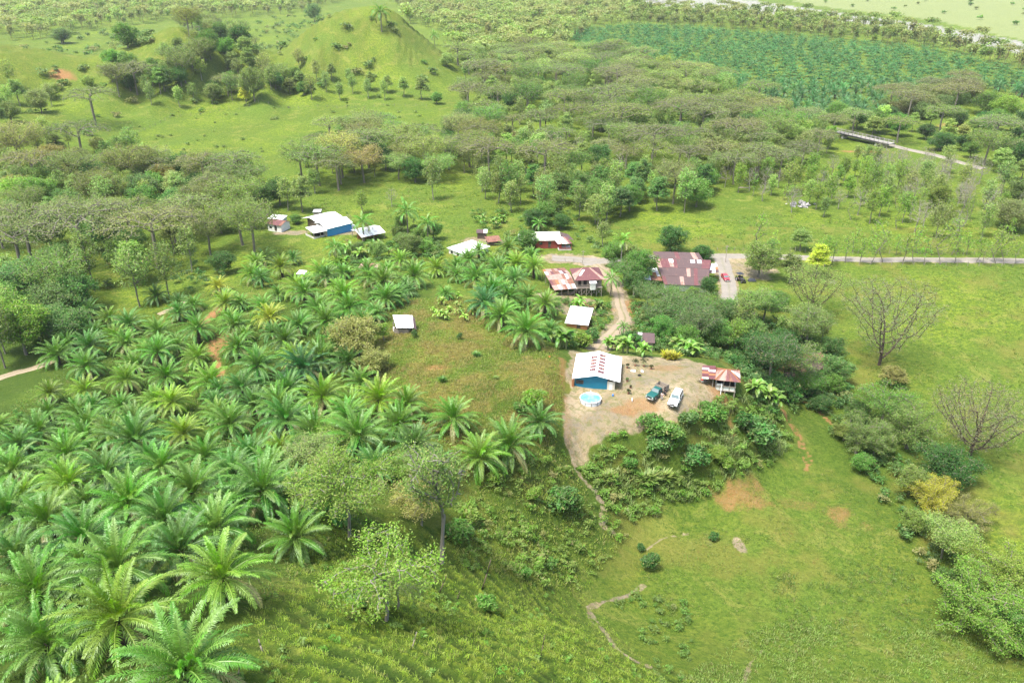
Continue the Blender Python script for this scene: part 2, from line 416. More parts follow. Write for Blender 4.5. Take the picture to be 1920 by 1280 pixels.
    lime = np.where(tm > .05, tm * lip, lime); lush_shade = np.where(tm > .05, np.maximum(tm * (1 - lip) * .95, lush_shade * (1 - tm)), lush_shade); dry = dry * (1 - tm * .7)  # lip lightened, riser darkened: terrace shading put into the ground colour
    C1 = np.stack([sand, red, dry], 1); C2 = np.stack([lush_shade, np.clip(river, 0, 1), lime], 1)
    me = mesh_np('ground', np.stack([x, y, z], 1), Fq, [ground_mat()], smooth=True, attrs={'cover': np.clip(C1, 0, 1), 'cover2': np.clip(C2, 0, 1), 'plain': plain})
    link('ground', me, kind='structure')

def ground_mat():
    m, nt = new_mat('ground'); b = N(nt)
    g = b.n('ShaderNodeNewGeometry').outputs['Position']
    c1 = b.n('ShaderNodeSeparateColor', i0=b.n('ShaderNodeAttribute', _attribute_name='cover').outputs['Color'])
    c2 = b.n('ShaderNodeSeparateColor', i0=b.n('ShaderNodeAttribute', _attribute_name='cover2').outputs['Color'])
    plain = b.n('ShaderNodeAttribute', _attribute_name='plain').outputs['Fac']
    nb = b.noise(g, .035, 5, .6); nm = b.noise(g, .25, 5, .6); nf = b.noise(g, 1.6, 6, .7, .3); nff = b.noise(g, 6.0, 4, .7)
    clump = b.math('ADD', b.math('MULTIPLY', nf, .6), b.math('MULTIPLY', nff, .4))
    # pasture
    grass = b.mix(b.ramp(nm, .38, .62), (.125, .185, .030), (.165, .215, .036))
    grass = b.mix(b.ramp(nb, .40, .62), grass, (.135, .215, .036))
    grass = b.mix(c2.outputs[2], grass, (.205, .285, .036))  # lime pasture, and the painted light on terrace lips
    ns = b.noise(b.n('ShaderNodeMapping', Vector=g, Scale=(1, 1.6, 1), Rotation=(0, 0, .5)).outputs[0], .7, 5, .72, .5)
    grass = b.mix(b.math('MULTIPLY', b.ramp(ns, .47, .55), .8), grass, (.085, .155, .024))
    grass = b.mix(b.math('MULTIPLY', b.ramp(b.noise(g, .32, 6, .75, .6), .52, .58), .6), grass, (.10, .165, .026))
    grass = b.mix(b.math('MULTIPLY', b.ramp(b.noise(g, .12, 5, .7, .8), .54, .64), .5), grass, (.27, .28, .075))
    grass = b.mix(b.ramp(clump, .51, .58), grass, (.060, .115, .020))
    grass = b.mix(b.math('MULTIPLY', b.ramp(clump, .46, .36), .5), grass, (.24, .27, .07))
    grass = b.mix(b.math('MULTIPLY', c2.outputs[0], b.ramp(nf, .22, .42)), grass, (.045, .088, .016))  # lush growth, and the painted shade of terrace risers
    dryc = b.mix(b.ramp(nf, .38, .62), (.24, .20, .062), (.19, .20, .045))
    dryc = b.mix(b.ramp(b.noise(g, .5, 4, .7), .58, .70), dryc, (.20, .11, .045))
    grass = b.mix(b.math('MULTIPLY', c1.outputs[2], b.ramp(clump, .34, .52)), grass, dryc)
    grass = b.n('ShaderNodeHueSaturation', Color=grass, Hue=.495, Saturation=1.04).outputs[0]
    grass = b.mix(b.math('MULTIPLY', plain, .8), grass, (.25, .29, .12))
    # bare earth
    fine = b.noise(g, 9, 4, .7)
    sand = b.mix(b.ramp(nm, .38, .62), (.35, .285, .165), (.26, .225, .155))
    sand = b.mix(b.ramp(b.noise(g, .12, 3, .6), .5, .62), sand, (.44, .36, .23))
    sand = b.mix(b.math('MULTIPLY', b.ramp(b.noise(g, .8, 5, .7), .52, .62), .7), sand, (.30, .22, .11))
    sand = b.mix(b.math('MULTIPLY', b.ramp(b.noise(g, .7, 7, .75, .5), .50, .58), .6), sand, (.15, .18, .05))
    sand = b.mix(b.math('MULTIPLY', b.ramp(fine, .5, .7), .35), sand, (.24, .2, .15))
    redc = b.mix(b.ramp(nf, .35, .65), (.29, .135, .05), (.36, .225, .10))
    redf = b.math('MULTIPLY', c1.outputs[1], b.ramp(b.math('ADD', nff, b.math('MULTIPLY', c1.outputs[1], .42)), .62, .78))
    col = b.mix(b.ramp(c1.outputs[0], .25, .6), grass, sand)
    col = b.mix(redf, col, redc)
    riv = b.mix(b.ramp(nm, .45, .55), (.34, .335, .30), (.24, .26, .19))
    col = b.mix(c2.outputs[1], col, riv)
    col = b.n('ShaderNodeHueSaturation', Color=col, Value=.80).outputs[0]
    p = b.n('ShaderNodeBsdfPrincipled', Roughness=.95)
    p.inputs['Specular IOR Level'].default_value = .1
    nt.links.new(col, p.inputs['Base Color'])
    bh = b.math('ADD', b.math('MULTIPLY', nf, 1.0), b.math('MULTIPLY', nff, .45))
    nt.links.new(b.bump(bh, .9, .45), p.inputs['Normal'])
    b.out(p.outputs[0]); return m

def road_mat(name, c0, c1, grassy=.0):
    m, nt = new_mat(name); b = N(nt)
    g = b.n('ShaderNodeNewGeometry').outputs['Position']
    a = b.n('ShaderNodeAttribute', _attribute_name='across').outputs['Fac']
    n1 = b.noise(g, .4, 5, .65); n2 = b.noise(g, 5, 5, .7)
    c = b.mix(b.ramp(n1, .35, .65), c0, c1)
    c = b.mix(b.math('MULTIPLY', b.ramp(n2, .45, .7), .5), c, tuple(v * .55 for v in c0))
    # twin wheel tracks are paler, the crown and verges carry weeds
    tr = b.math('ABSOLUTE', b.math('SUBTRACT', b.math('ABSOLUTE', a), .5))
    weeds = b.math('MULTIPLY', b.ramp(b.math('ADD', tr, b.math('MULTIPLY', b.math('SUBTRACT', n2, .5), 1.2)), .3, .5), grassy)
    c = b.mix(weeds, c, (.17, .18, .06))
    p = b.n('ShaderNodeBsdfPrincipled', Roughness=.95)
    p.inputs['Specular IOR Level'].default_value = .1
    c = b.n('ShaderNodeHueSaturation', Color=c, Value=.78).outputs[0]
    nt.links.new(c, p.inputs['Base Color']); nt.links.new(b.bump(n2, .5, .08), p.inputs['Normal'])
    b.out(p.outputs[0]); return m
def strip(name, pts, w, mat, lift, seg=1.5, nx=6, jit=.25):
    P = [np.array(p) for p in pts]; out = [P[0]]
    # Catmull-Rom resample
    Q = [2 * P[0] - P[1]] + P + [2 * P[-1] - P[-2]]
    out = []
    for i in range(1, len(Q) - 2):
        p0, p1, p2, p3 = Q[i - 1], Q[i], Q[i + 1], Q[i + 2]
        k = max(2, int(np.hypot(*(p2 - p1)) / seg))
        for t in np.linspace(0, 1, k, endpoint=False):
            out.append(.5 * (2 * p1 + (p2 - p0) * t + (2 * p0 - 5 * p1 + 4 * p2 - p3) * t * t + (3 * p1 - p0 - 3 * p2 + p3) * t ** 3))
    out.append(P[-1]); out = np.array(out)
    T = np.gradient(out, axis=0); T /= np.linalg.norm(T, axis=1)[:, None]; Nn = np.stack([-T[:, 1], T[:, 0]], 1)
    u = np.linspace(-1, 1, nx)
    ww = w / 2 * (1 + jit * np.random.default_rng(len(pts)).normal(size=(len(out), 2)) * .5)
    ww = (ww + np.roll(ww, 1, 0)) / 2
    V = []; A = []
    for k, uu in enumerate(u):
        wk = np.where(uu < 0, ww[:, 0], ww[:, 1]) * uu
        V.append(out + Nn * wk[:, None]); A.append(np.full(len(out), uu))
    V = np.stack(V, 1).reshape(-1, 2); A = np.stack(A, 1).ravel()
    z = hgt(V[:, 0], V[:, 1]) + lift
    z = z - .35 * (np.abs(A) > .99) * lift / .12 * .5
    n = len(out); i = np.arange((n - 1) * (nx - 1)); r, c = i // (nx - 1), i % (nx - 1); v0 = r * nx + c
    me = mesh_np(name, np.column_stack([V, z]), np.stack([v0, v0 + nx, v0 + nx + 1, v0 + 1], 1), [mat], smooth=True, attrs={'across': A})
    return link(name, me, kind='structure')

def build_world():
    cam = bpy.data.cameras.new('camera'); co = bpy.data.objects.new('camera', cam); COL.objects.link(co)
    cam.sensor_width = 36; cam.lens = 36 * FPX / 1920; cam.clip_end = 20000; cam.clip_start = .5
    co.location = (0, 0, CH); co.rotation_euler = (R(90) - PITCH, 0, 0)
    scene.camera = co
    el, az = R(67), R(-128)      # sun high, from the left and a little behind the camera
    w = bpy.data.worlds.new('World'); scene.world = w; w.use_nodes = True
    nt = w.node_tree; nt.nodes.clear()
    sky = nt.nodes.new('ShaderNodeTexSky'); sky.sky_type = 'NISHITA'; sky.sun_disc = False
    sky.sun_elevation = el; sky.sun_rotation = az; sky.dust_density = 4; sky.air_density = 1.0; sky.ozone_density = 1.0
    bg = nt.nodes.new('ShaderNodeBackground'); bg.inputs[1].default_value = .15
    out = nt.nodes.new('ShaderNodeOutputWorld')
    nt.links.new(sky.outputs[0], bg.inputs[0]); nt.links.new(bg.outputs[0], out.inputs[0])
    sd = bpy.data.lights.new('sun', 'SUN'); sd.energy = 2.6; sd.angle = R(11); sd.color = (1, .955, .88)
    so = bpy.data.objects.new('sun', sd); COL.objects.link(so)
    d = Vector((math.sin(az) * math.cos(el), math.cos(az) * math.cos(el), math.sin(el)))   # towards the sun
    so.rotation_euler = d.to_track_quat('Z', 'Y').to_euler(); so.location = (0, 0, 200)
    scene.view_settings.view_transform = 'Standard'; scene.view_settings.look = 'None'
    scene.view_settings.exposure = EXPOSURE; scene.view_settings.gamma = 1
    c = scene.cycles; c.max_bounces = 6; c.diffuse_bounces = 3; c.glossy_bounces = 2; c.transmission_bounces = 3; c.volume_bounces = 0; c.transparent_max_bounces = 4
    c.caustics_reflective = False; c.use_denoising = True; c.denoising_prefilter = 'NONE'; c.denoising_input_passes = 'RGB_ALBEDO_NORMAL'; c.caustics_refractive = False; c.sample_clamp_indirect = 4
EXPOSURE = 1.42
def build_haze():
    x0, x1, y0, y1, z0, z1 = -26000, 26000, -500, 16000, -25, CH + 8
    V = [(x, y, z) for x in (x0, x1) for y in (y0, y1) for z in (z0, z1)]
    Fq = [(0, 1, 3, 2), (4, 6, 7, 5), (0, 4, 5, 1), (2, 3, 7, 6), (0, 2, 6, 4), (1, 5, 7, 3)]
    m, nt = new_mat('haze'); b = N(nt)
    v = b.n('ShaderNodeVolumePrincipled'); v.inputs['Color'].default_value = (.93, .96, 1, 1); v.inputs['Density'].default_value = HAZE; v.inputs['Anisotropy'].default_value = .3
    nt.links.new(v.outputs[0], b.n('ShaderNodeOutputMaterial').inputs[1])
    link('haze', mesh_np('haze', V, np.array(Fq), [m]), kind='stuff')
HAZE = .00008
# ------------------------------------------------------------------ plants
def tube_edges(A, B, ra, rb, sides=5):
    """many tapered tubes at once"""
    A = np.asarray(A, float); B = np.asarray(B, float); ra = np.asarray(ra); rb = np.asarray(rb)
    D = B - A; D /= (np.linalg.norm(D, axis=1)[:, None] + 1e-9)
    up = np.where(np.abs(D[:, 2:3]) > .9, np.array([[1., 0, 0]]), np.array([[0, 0, 1.]]))
    X = np.cross(D, up); X /= np.linalg.norm(X, axis=1)[:, None] + 1e-9; Y = np.cross(D, X)
    an = np.arange(sides) * 2 * np.pi / sides
    ring = X[:, None, :] * np.cos(an)[None, :, None] + Y[:, None, :] * np.sin(an)[None, :, None]
    Va = A[:, None] + ring * ra[:, None, None]; Vb = B[:, None] + ring * rb[:, None, None]
    V = np.concatenate([Va, Vb], 1).reshape(-1, 3)
    n = len(A); base = np.arange(n)[:, None] * 2 * sides; k = np.arange(sides); k2 = (k + 1) % sides
    F = np.stack([base + k, base + k2, base + sides + k2, base + sides + k], 2).reshape(-1, 4)
    return V, F
def colonize(att, trunk, step, di, dk, iters, r, droop=0.0):
    P = [np.array(p, float) for p in trunk]; par = [-1] + list(range(len(trunk) - 1))
    att = att.copy(); P = np.array(P)
    for _ in range(iters):
        if len(att) == 0: break
        d2 = ((att[:, None] - P[None]) ** 2).sum(2)
        j = d2.argmin(1); dm = np.sqrt(d2[np.arange(len(att)), j]); ok = dm < di
        if not ok.any(): di *= 1.5; continue
        S = np.zeros_like(P); v = (att - P[j]); v /= np.linalg.norm(v, axis=1)[:, None] + 1e-9
        np.add.at(S, j[ok], v[ok]); idx = np.unique(j[ok])
        dr = S[idx]; dr += r.normal(size=dr.shape) * .18; dr[:, 2] -= droop
        dr /= np.linalg.norm(dr, axis=1)[:, None] + 1e-9
        new = P[idx] + dr * step
        dd = ((new[:, None] - P[None]) ** 2).sum(2).min(1); keep = dd > (step * .35) ** 2
        new, idx = new[keep], idx[keep]
        if len(new) == 0: break
        P = np.concatenate([P, new]); par += list(idx)
        d2 = ((att[:, None] - new[None]) ** 2).sum(2).min(1)
        att = att[d2 > dk * dk]
        if len(P) > 1500: break
    return P, np.array(par)
def leaf_cards(C, size, r, up=.6, aspect=.55, jitter=.5, droop=0):
    """one small pointed leaf blade (a folded pair) per centre"""
    n = len(C); nrm = r.normal(size=(n, 3)); nrm /= np.linalg.norm(nrm, axis=1)[:, None]; nrm[:, 2] = np.abs(nrm[:, 2]) + up
    nrm /= np.linalg.norm(nrm, axis=1)[:, None]
    a = r.normal(size=(n, 3)); a[:, 2] -= droop; a -= (a * nrm).sum(1)[:, None] * nrm; a /= np.linalg.norm(a, axis=1)[:, None] + 1e-9; b = np.cross(nrm, a)
    s = size * (1 + jitter * (r.random(n) - .5) * 1.6); a = a * s[:, None]; b = b * (s * aspect)[:, None]; k = nrm * (s * .16)[:, None]
    V = np.stack([C - a, C + b * .9 - k, C + a * 1.1, C - b * .9 - k], 1).reshape(-1, 3)
    F = np.arange(4 * n).reshape(-1, 4)
    return V, F
def lv_attr(n, per, r, C=None, dead=.04, spread=.5):
    v = .5 + spread * (r.random(n) - .5)
    if C is not None: v += .28 * fbm(C[:, 0] * .45 + 3, C[:, 1] * .45 + C[:, 2] * .4, 2)
    h = r.random(n); d = (r.random(n) < dead) * .8
    return np.repeat(np.stack([np.clip(v, 0, 1), h, d], 1), per, 0)

def env_points(kind, n, H, W, r, th):
    """attraction points inside a crown shape; th = height of the crown base"""
    P = []
    while len(P) < n:
        p = r.uniform(-1, 1, 3); q = np.hypot(p[0], p[1])
        if q > 1: continue
        if kind == 'umbrella':     # a thin, gently domed lens high on the tree
            z = .82 + .16 * (1 - q * q) + .08 * p[2] + .03 * math.sin(7 * p[0]) ; ok = True
        elif kind == 'vase':       # wide crown on rising limbs
            z = .10 + .90 * (p[2] * .5 + .5); ok = (q < .08 + 1.02 * (max(0, z - .08) / .78) ** .8 * (1 if z < .86 else (1 - (z - .86) * 3.2)))
        elif kind == 'crown':
            z = .50 + .50 * (p[2] * .5 + .5); ok = q < .45 + .62 * min(1, (z - .5) / .25) * (1 if z < .85 else (1 - (z - .85) * 3))
        elif kind == 'canopy':
            z = .64 + .30 * (p[2] * .5 + .5) * (1 - .45 * q * q) + .05 * math.sin(5 * p[0] + 3 * p[1]); ok = True
        elif kind == 'round':
            z = .62 + .38 * p[2]; ok = q * q + p[2] ** 2 < 1
        elif kind == 'tall':       # slender, tiered
            z = .35 + .62 * (p[2] * .5 + .5); lim = .4 + .6 * math.sin(min(1, (1 - (z - .35) / .65) + .15) * 2.2); ok = q < lim
        elif kind == 'layer':      # layered plates
            z = .45 + .5 * (p[2] * .5 + .5); z = round(z * 6) / 6 + .03 * p[0]; ok = q < 1.25 - z * .8
        else: z = .5 + .5 * p[2]; ok = True
        if ok: P.append((p[0] * W, p[1] * W, z * H))
    return np.array(P)
LOBE = lambda r, n, W, H: None
def make_tree(kind, seed, H=12, W=5, na=260, leaves=6000, ls=.3, trunk_h=.35, trunk_r=.3, clump=.55, up=.6, dead=.04, lean=.04, bark=None, tips=4, ragged=.0, droop=0, stems=1, twig=.03, lv_spread=.5):
    r = np.random.default_rng(seed)
    att = env_points(kind, na, H, W, r, trunk_h)
    if ragged:   # bite holes out of the crown so that it is lobed and gappy
        ang = r.random(7) * 6.28; hz = r.uniform(.4, 1, 7)
        for a, z in zip(ang, hz):
            c = np.array([math.cos(a) * W * .9, math.sin(a) * W * .9, z * H]); att = att[((att - c) ** 2).sum(1) > (W * ragged) ** 2]
    Vs, Fs, off = [], [], 0; tipsP = []
    for s in range(stems):
        a0 = r.random() * 6.28; sx, sy = (0, 0) if stems == 1 else (math.cos(a0) * W * .12, math.sin(a0) * W * .12)
        nT = max(3, int(trunk_h * H / (H * .05))); lx, ly = r.normal() * lean, r.normal() * lean
        tr = [(sx + lx * H * (i / nT) ** 1.3 * trunk_h * 2 + r.normal() * .03 * (i > 0), sy + ly * H * (i / nT) * trunk_h * 2, -0.6 + (trunk_h * H + .6) * i / nT) for i in range(nT + 1)]
        my = att if stems == 1 else att[np.argsort(((att[:, :2] - np.array([sx, sy]) * 4) ** 2).sum(1))[:len(att) // stems + 20]]
        P, par = colonize(my, tr, H * .045, H * .6, H * .06, 70, r, droop)
        n = len(P); ch = np.zeros(n, int); np.add.at(ch, par[par >= 0], 1)
        rad = np.zeros(n)
        acc = np.zeros(n)
        for i in range(n - 1, -1, -1):
            v = acc[i] if ch[i] else twig ** 2.3
            rad[i] = v ** (1 / 2.3)
            if par[i] >= 0: acc[par[i]] += v
        rad *= 1; k = trunk_r / rad[0]; rad = np.maximum(rad * k, twig * .8)
        rad[0] *= 1.5; rad[1] *= 1.1
        e = np.arange(1, n); V, F = tube_edges(P[par[e]], P[e], rad[par[e]], rad[e], 5)
        Vs.append(V); Fs.append(F + off); off += len(V)
        thin = np.where((rad < max(twig * tips, rad.min() * tips)) & (np.arange(n) > len(tr)))[0]
        if len(thin): tipsP.append(P[thin])
    trunk = mesh_np('trunk', np.concatenate(Vs), np.concatenate(Fs), [bark or BARK], smooth=True)
    T = np.concatenate(tipsP)
    pick = r.integers(0, len(T), leaves)
    off3 = r.normal(size=(leaves, 3)) * clump * np.array([1, 1, .55 if kind in ('umbrella', 'layer') else .8])
    C = T[pick] + off3
    # twigs that carry the leaves
    V, F = leaf_cards(C, ls, r, up, droop=droop)
    crown = mesh_np('crown', V, F, [LEAF], attrs={'lv': lv_attr(leaves, 4, r, C, dead, lv_spread)})
    return trunk, crown
def far_tree(kind, seed, H, W, n=260, ls=.9):
    r = np.random.default_rng(seed); C = env_points(kind, n, H, W, r, .3)
    k = r.integers(0, 40, n); cen = C[:40]; C = C * .45 + cen[k] * .55 + r.normal(size=(n, 3)) * .35
    return C, ls

# ---- palms
def palm_mesh(seed, nf=34, L=5.6, leaf=.95, nl=34, trunk_h=3.2, kind='oil', rt=.36):
    r = np.random.default_rng(seed)
    LV, LC = [], []; RA, RB, RR = [], [], []
    ga = 2.39996
    for f in range(nf):
        t = f / (nf - 1)                              # 0 young erect fronds .. 1 old drooping ones
        if kind == 'oil': el = R(84 - 92 * t ** .95) + r.normal() * .09; bend = .55 + .85 * t + r.normal() * .1; Lf = L * (.62 + .5 * math.sin(min(1, t * 1.25 + .25) * 1.9)) * r.uniform(.9, 1.08)
        elif kind == 'coco': el = R(70 - 95 * t) + r.normal() * .1; bend = 1.0 + .5 * t; Lf = L * r.uniform(.85, 1.05)
        else: el = R(75 - 90 * t); bend = 1.1; Lf = L * r.uniform(.9, 1.05)
        az = f * ga + r.normal() * .12
        ns = 12; s = np.linspace(0, 1, ns); e = el - bend * s ** 1.6 * 1.25
        dx = np.cos(e); dz = np.sin(e); px = np.concatenate([[0], np.cumsum((dx[1:] + dx[:-1]) / 2)]) * Lf / (ns - 1) + .18; pz = np.concatenate([[0], np.cumsum((dz[1:] + dz[:-1]) / 2)]) * Lf / (ns - 1)
        side = r.normal() * .35 * s ** 2 * Lf * .25
        ca, sa = math.cos(az), math.sin(az)
        P = np.stack([px * ca - side * sa, px * sa + side * ca, pz], 1)
        tw = r.normal() * .35
        RA.append(P[:-1]); RB.append(P[1:]); RR.append(np.linspace(.07, .018, ns))
        # leaflets
        u = np.linspace(.16, .99, nl); B = np.stack([np.interp(u, s, P[:, i]) for i in range(3)], 1)
        T = np.gradient(B, axis=0); T /= np.linalg.norm(T, axis=1)[:, None]
        S0 = np.cross(T, np.array([0, 0, 1.])); S0 /= np.linalg.norm(S0, axis=1)[:, None] + 1e-9; U0 = np.cross(S0, T)
        ll = leaf * r.uniform(.78, 1.08, nl) * np.sin(np.clip((u - .1) / .9, 0, 1) * 2.6 + .35) ** .7 * (1 - .35 * u)
        fv = np.clip(.62 - .35 * t + r.normal() * .10, 0, 1); fh = r.random() * .8 + .2 * (1 - t); fd = .85 * (t > .9) * (r.random() < .6)
        for sg in (-1, 1):
            sw = .55 + .25 * u + r.normal(size=nl) * .1       # sweep forward
            lift = (.55 - .5 * t) * (1 - .3 * u) + r.normal(size=nl) * .22 + sg * tw
            if kind == 'oil': lift = lift + np.where(np.arange(nl) % 2 == 0, .22, -.22)
            D = S0 * sg * np.cos(lift)[:, None] + U0 * np.sin(lift)[:, None] + T * sw[:, None]; D /= np.linalg.norm(D, axis=1)[:, None]
            mid = B + D * (ll * .55)[:, None]; tip = B + D * (ll)[:, None]; tip[:, 2] -= ll * (.18 + .3 * t); mid[:, 2] -= ll * .03
            Wd = np.cross(D, U0); Wd /= np.linalg.norm(Wd, axis=1)[:, None] + 1e-9; w = .055 * (leaf / .95) * (34 / nl) ** .6
            q = np.stack([B - Wd * w * .5, B + Wd * w * .5, mid + Wd * w, mid - Wd * w, tip], 1)
            LV.append(q.reshape(-1, 3)); LC.append(np.repeat(np.stack([np.clip(fv + r.normal(size=nl) * .06 + .12 * u, 0, 1), np.full(nl, fh), np.full(nl, fd)], 1), 5, 0))
    V = np.concatenate(LV); n = len(V) // 5; b = np.arange(n)[:, None] * 5
    Fq = np.concatenate([b + 0, b + 1, b + 2, b + 3], 1); Ft = np.concatenate([b + 3, b + 2, b + 4], 1)
    A = np.concatenate(RA); Bp = np.concatenate(RB); ra = np.concatenate([x[:-1] for x in RR]); rb = np.concatenate([x[1:] for x in RR])
    tv, tf = tube_edges(A, Bp, ra, rb, 3)
    lc = np.concatenate(LC); rcol = np.tile([[.75, .9, .0]], (len(tv), 1))
    V = np.concatenate([V, tv]); V[:, 2] += trunk_h
    crown = mesh_np('crown', V, [Ft, np.concatenate([Fq, tf + n * 5])], [PALM], attrs={'lv': np.concatenate([lc, rcol])})
    # trunk with old frond bases
    if kind == 'oil':
        zs = np.linspace(-.8, trunk_h + .25, 9); rr = rt * (1 + .15 * np.sin(np.arange(9) * 2.1)); rr[-1] *= .6; rr[0] *= 1.25
        c = np.column_stack([r.normal(size=(9, 2)) * .03, zs]); tv, tf = tube_edges(c[:-1], c[1:], rr[:-1], rr[1:], 8)
        nb = int(14 * (trunk_h + .5)); a = r.random(nb) * 6.28; z = r.uniform(0, trunk_h + .2, nb)
        st = np.column_stack([np.cos(a) * rt * .9, np.sin(a) * rt * .9, z]); en = st + np.column_stack([np.cos(a) * .28, np.sin(a) * .28, np.full(nb, .3)])
        v2, f2 = tube_edges(st, en, np.full(nb, .09), np.full(nb, .04), 4)
        # old fern and dead frond skirt
        trunk = mesh_np('trunk', np.concatenate([tv, v2]), np.concatenate([tf, f2 + len(tv)]), [BARK_DARK])
    else:
        zs = np.linspace(-.5, trunk_h + .1, 14); rr = np.linspace(.2, .11, 14) * (1 + .06 * (np.arange(14) % 2)); rr[0] = .3
        bend = (zs / max(trunk_h, 1)) ** 2 * .0
        c = np.column_stack([bend, bend * .3, zs]); tv, tf = tube_edges(c[:-1], c[1:], rr[:-1], rr[1:], 7)
        trunk = mesh_np('trunk', tv, tf, [BARK_PALE if kind == 'royal' else BARK])
    return trunk, crown
def banana_mesh(seed, stems=3):
    r = np.random.default_rng(seed); LV, LF, LC = [], [], []; o = 0; A, B = [], []
    for s in range(stems):
        bx, by = r.normal(size=2) * (.55 if stems > 1 else 0); h = r.uniform(1.3, 2.3); A.append((bx, by, -.3)); B.append((bx * 1.1, by * 1.1, h))
        for k in range(8):
            az = r.random() * 6.28; el = R(78) - k * .16; L = r.uniform(1.5, 2.2); n = 7; t = np.linspace(0, 1, n); e = el - t ** 1.5 * 1.3
            x = np.concatenate([[0], np.cumsum(np.cos(e[1:]))]) * L / (n - 1); z = np.concatenate([[0], np.cumsum(np.sin(e[1:]))]) * L / (n - 1)
            ca, sa = math.cos(az), math.sin(az); C = np.stack([bx + x * ca, by + x * sa, h + z], 1); S = np.array([-sa, ca, 0]); w = .30 * np.sin(np.clip(t + .06, 0, 1) * 3.0) ** .6 + .02
            up = np.array([0, 0, .14]); V = np.stack([C - S * w[:, None] + up * (w / .3)[:, None], C, C + S * w[:, None] + up * (w / .3)[:, None]], 1).reshape(-1, 3)
            i = np.arange(n - 1)[:, None] * 3; F = np.concatenate([np.concatenate([i, i + 1, i + 4, i + 3], 1), np.concatenate([i + 1, i + 2, i + 5, i + 4], 1)]) + o
            LV.append(V); LF.append(F); o += len(V); LC.append(np.tile([[np.clip(.6 + r.normal() * .15, 0, 1), r.random(), .7 * (r.random() < .08)]], (len(V), 1)))
    crown = mesh_np('leaves', np.concatenate(LV), np.concatenate(LF), [PALM], smooth=True, attrs={'lv': np.concatenate(LC)})
    tv, tf = tube_edges(A, B, np.full(stems, .14), np.full(stems, .09), 6)
    return mesh_np('stem', tv, tf, [STEM]), crown
STEM = solid('banana_stem', (.16, .19, .07), .7, .3, 3, .3)
def bush_mesh(seed, H=1.6, W=1.4, n=500, ls=.2, lobes=6, dead=.04, spiky=False, up=.5):
    r = np.random.default_rng(seed)
    aa = np.arange(lobes) * 2.4 + r.random(lobes); rr_ = W * .42 * np.sqrt(r.random(lobes)); cs = np.column_stack([np.cos(aa) * rr_, np.sin(aa) * rr_, r.uniform(.3, .8, lobes) * H]); cs[0] = (0, 0, .55 * H)
    k = r.integers(0, lobes, n); d = r.normal(size=(n, 3)); d /= np.linalg.norm(d, axis=1)[:, None]; d[:, 2] = np.where(d[:, 2] < -.3, -d[:, 2], d[:, 2])
    C = cs[k] + d * (r.uniform(.25, 1, n) ** .5)[:, None] * np.array([W, W, H * .8]) * .42; C[:, 2] = np.maximum(C[:, 2], .03)
    if spiky:
        a = r.random(n) * 6.28; base = cs[k] * np.array([1, 1, .1]); L = r.uniform(.5, 1, n) * H * 1.1; lean = r.uniform(.15, .9, n)
        D = np.column_stack([np.cos(a) * lean, np.sin(a) * lean, 1 - .4 * lean]); D /= np.linalg.norm(D, axis=1)[:, None]; S = np.column_stack([-np.sin(a), np.cos(a), np.zeros(n)]) * (ls * .25)
        m = base + D * (L * .6)[:, None]; t = base + D * L[:, None] + np.column_stack([np.cos(a), np.sin(a), -np.ones(n) * .6]) * (L * .18)[:, None]
        V = np.stack([base - S * .5, base + S * .5, m + S, m - S], 1); V2 = np.stack([m - S, m + S, t + S * .15, t - S * .15], 1)
        V = np.concatenate([V, V2]).reshape(-1, 3); F = np.arange(len(V)).reshape(-1, 4)
        la = lv_attr(n, 4, r, None, dead, .6); la = np.concatenate([la, la])
        return V, F, la
    V, F = leaf_cards(C, ls, r, up)
    # stems
    return V, F, lv_attr(n, 4, r, C, dead, .55)
def bush(seed, **k):
    V, F, la = bush_mesh(seed, **k)
    return mesh_np('shrub', V, F, [LEAF], attrs={'lv': la})

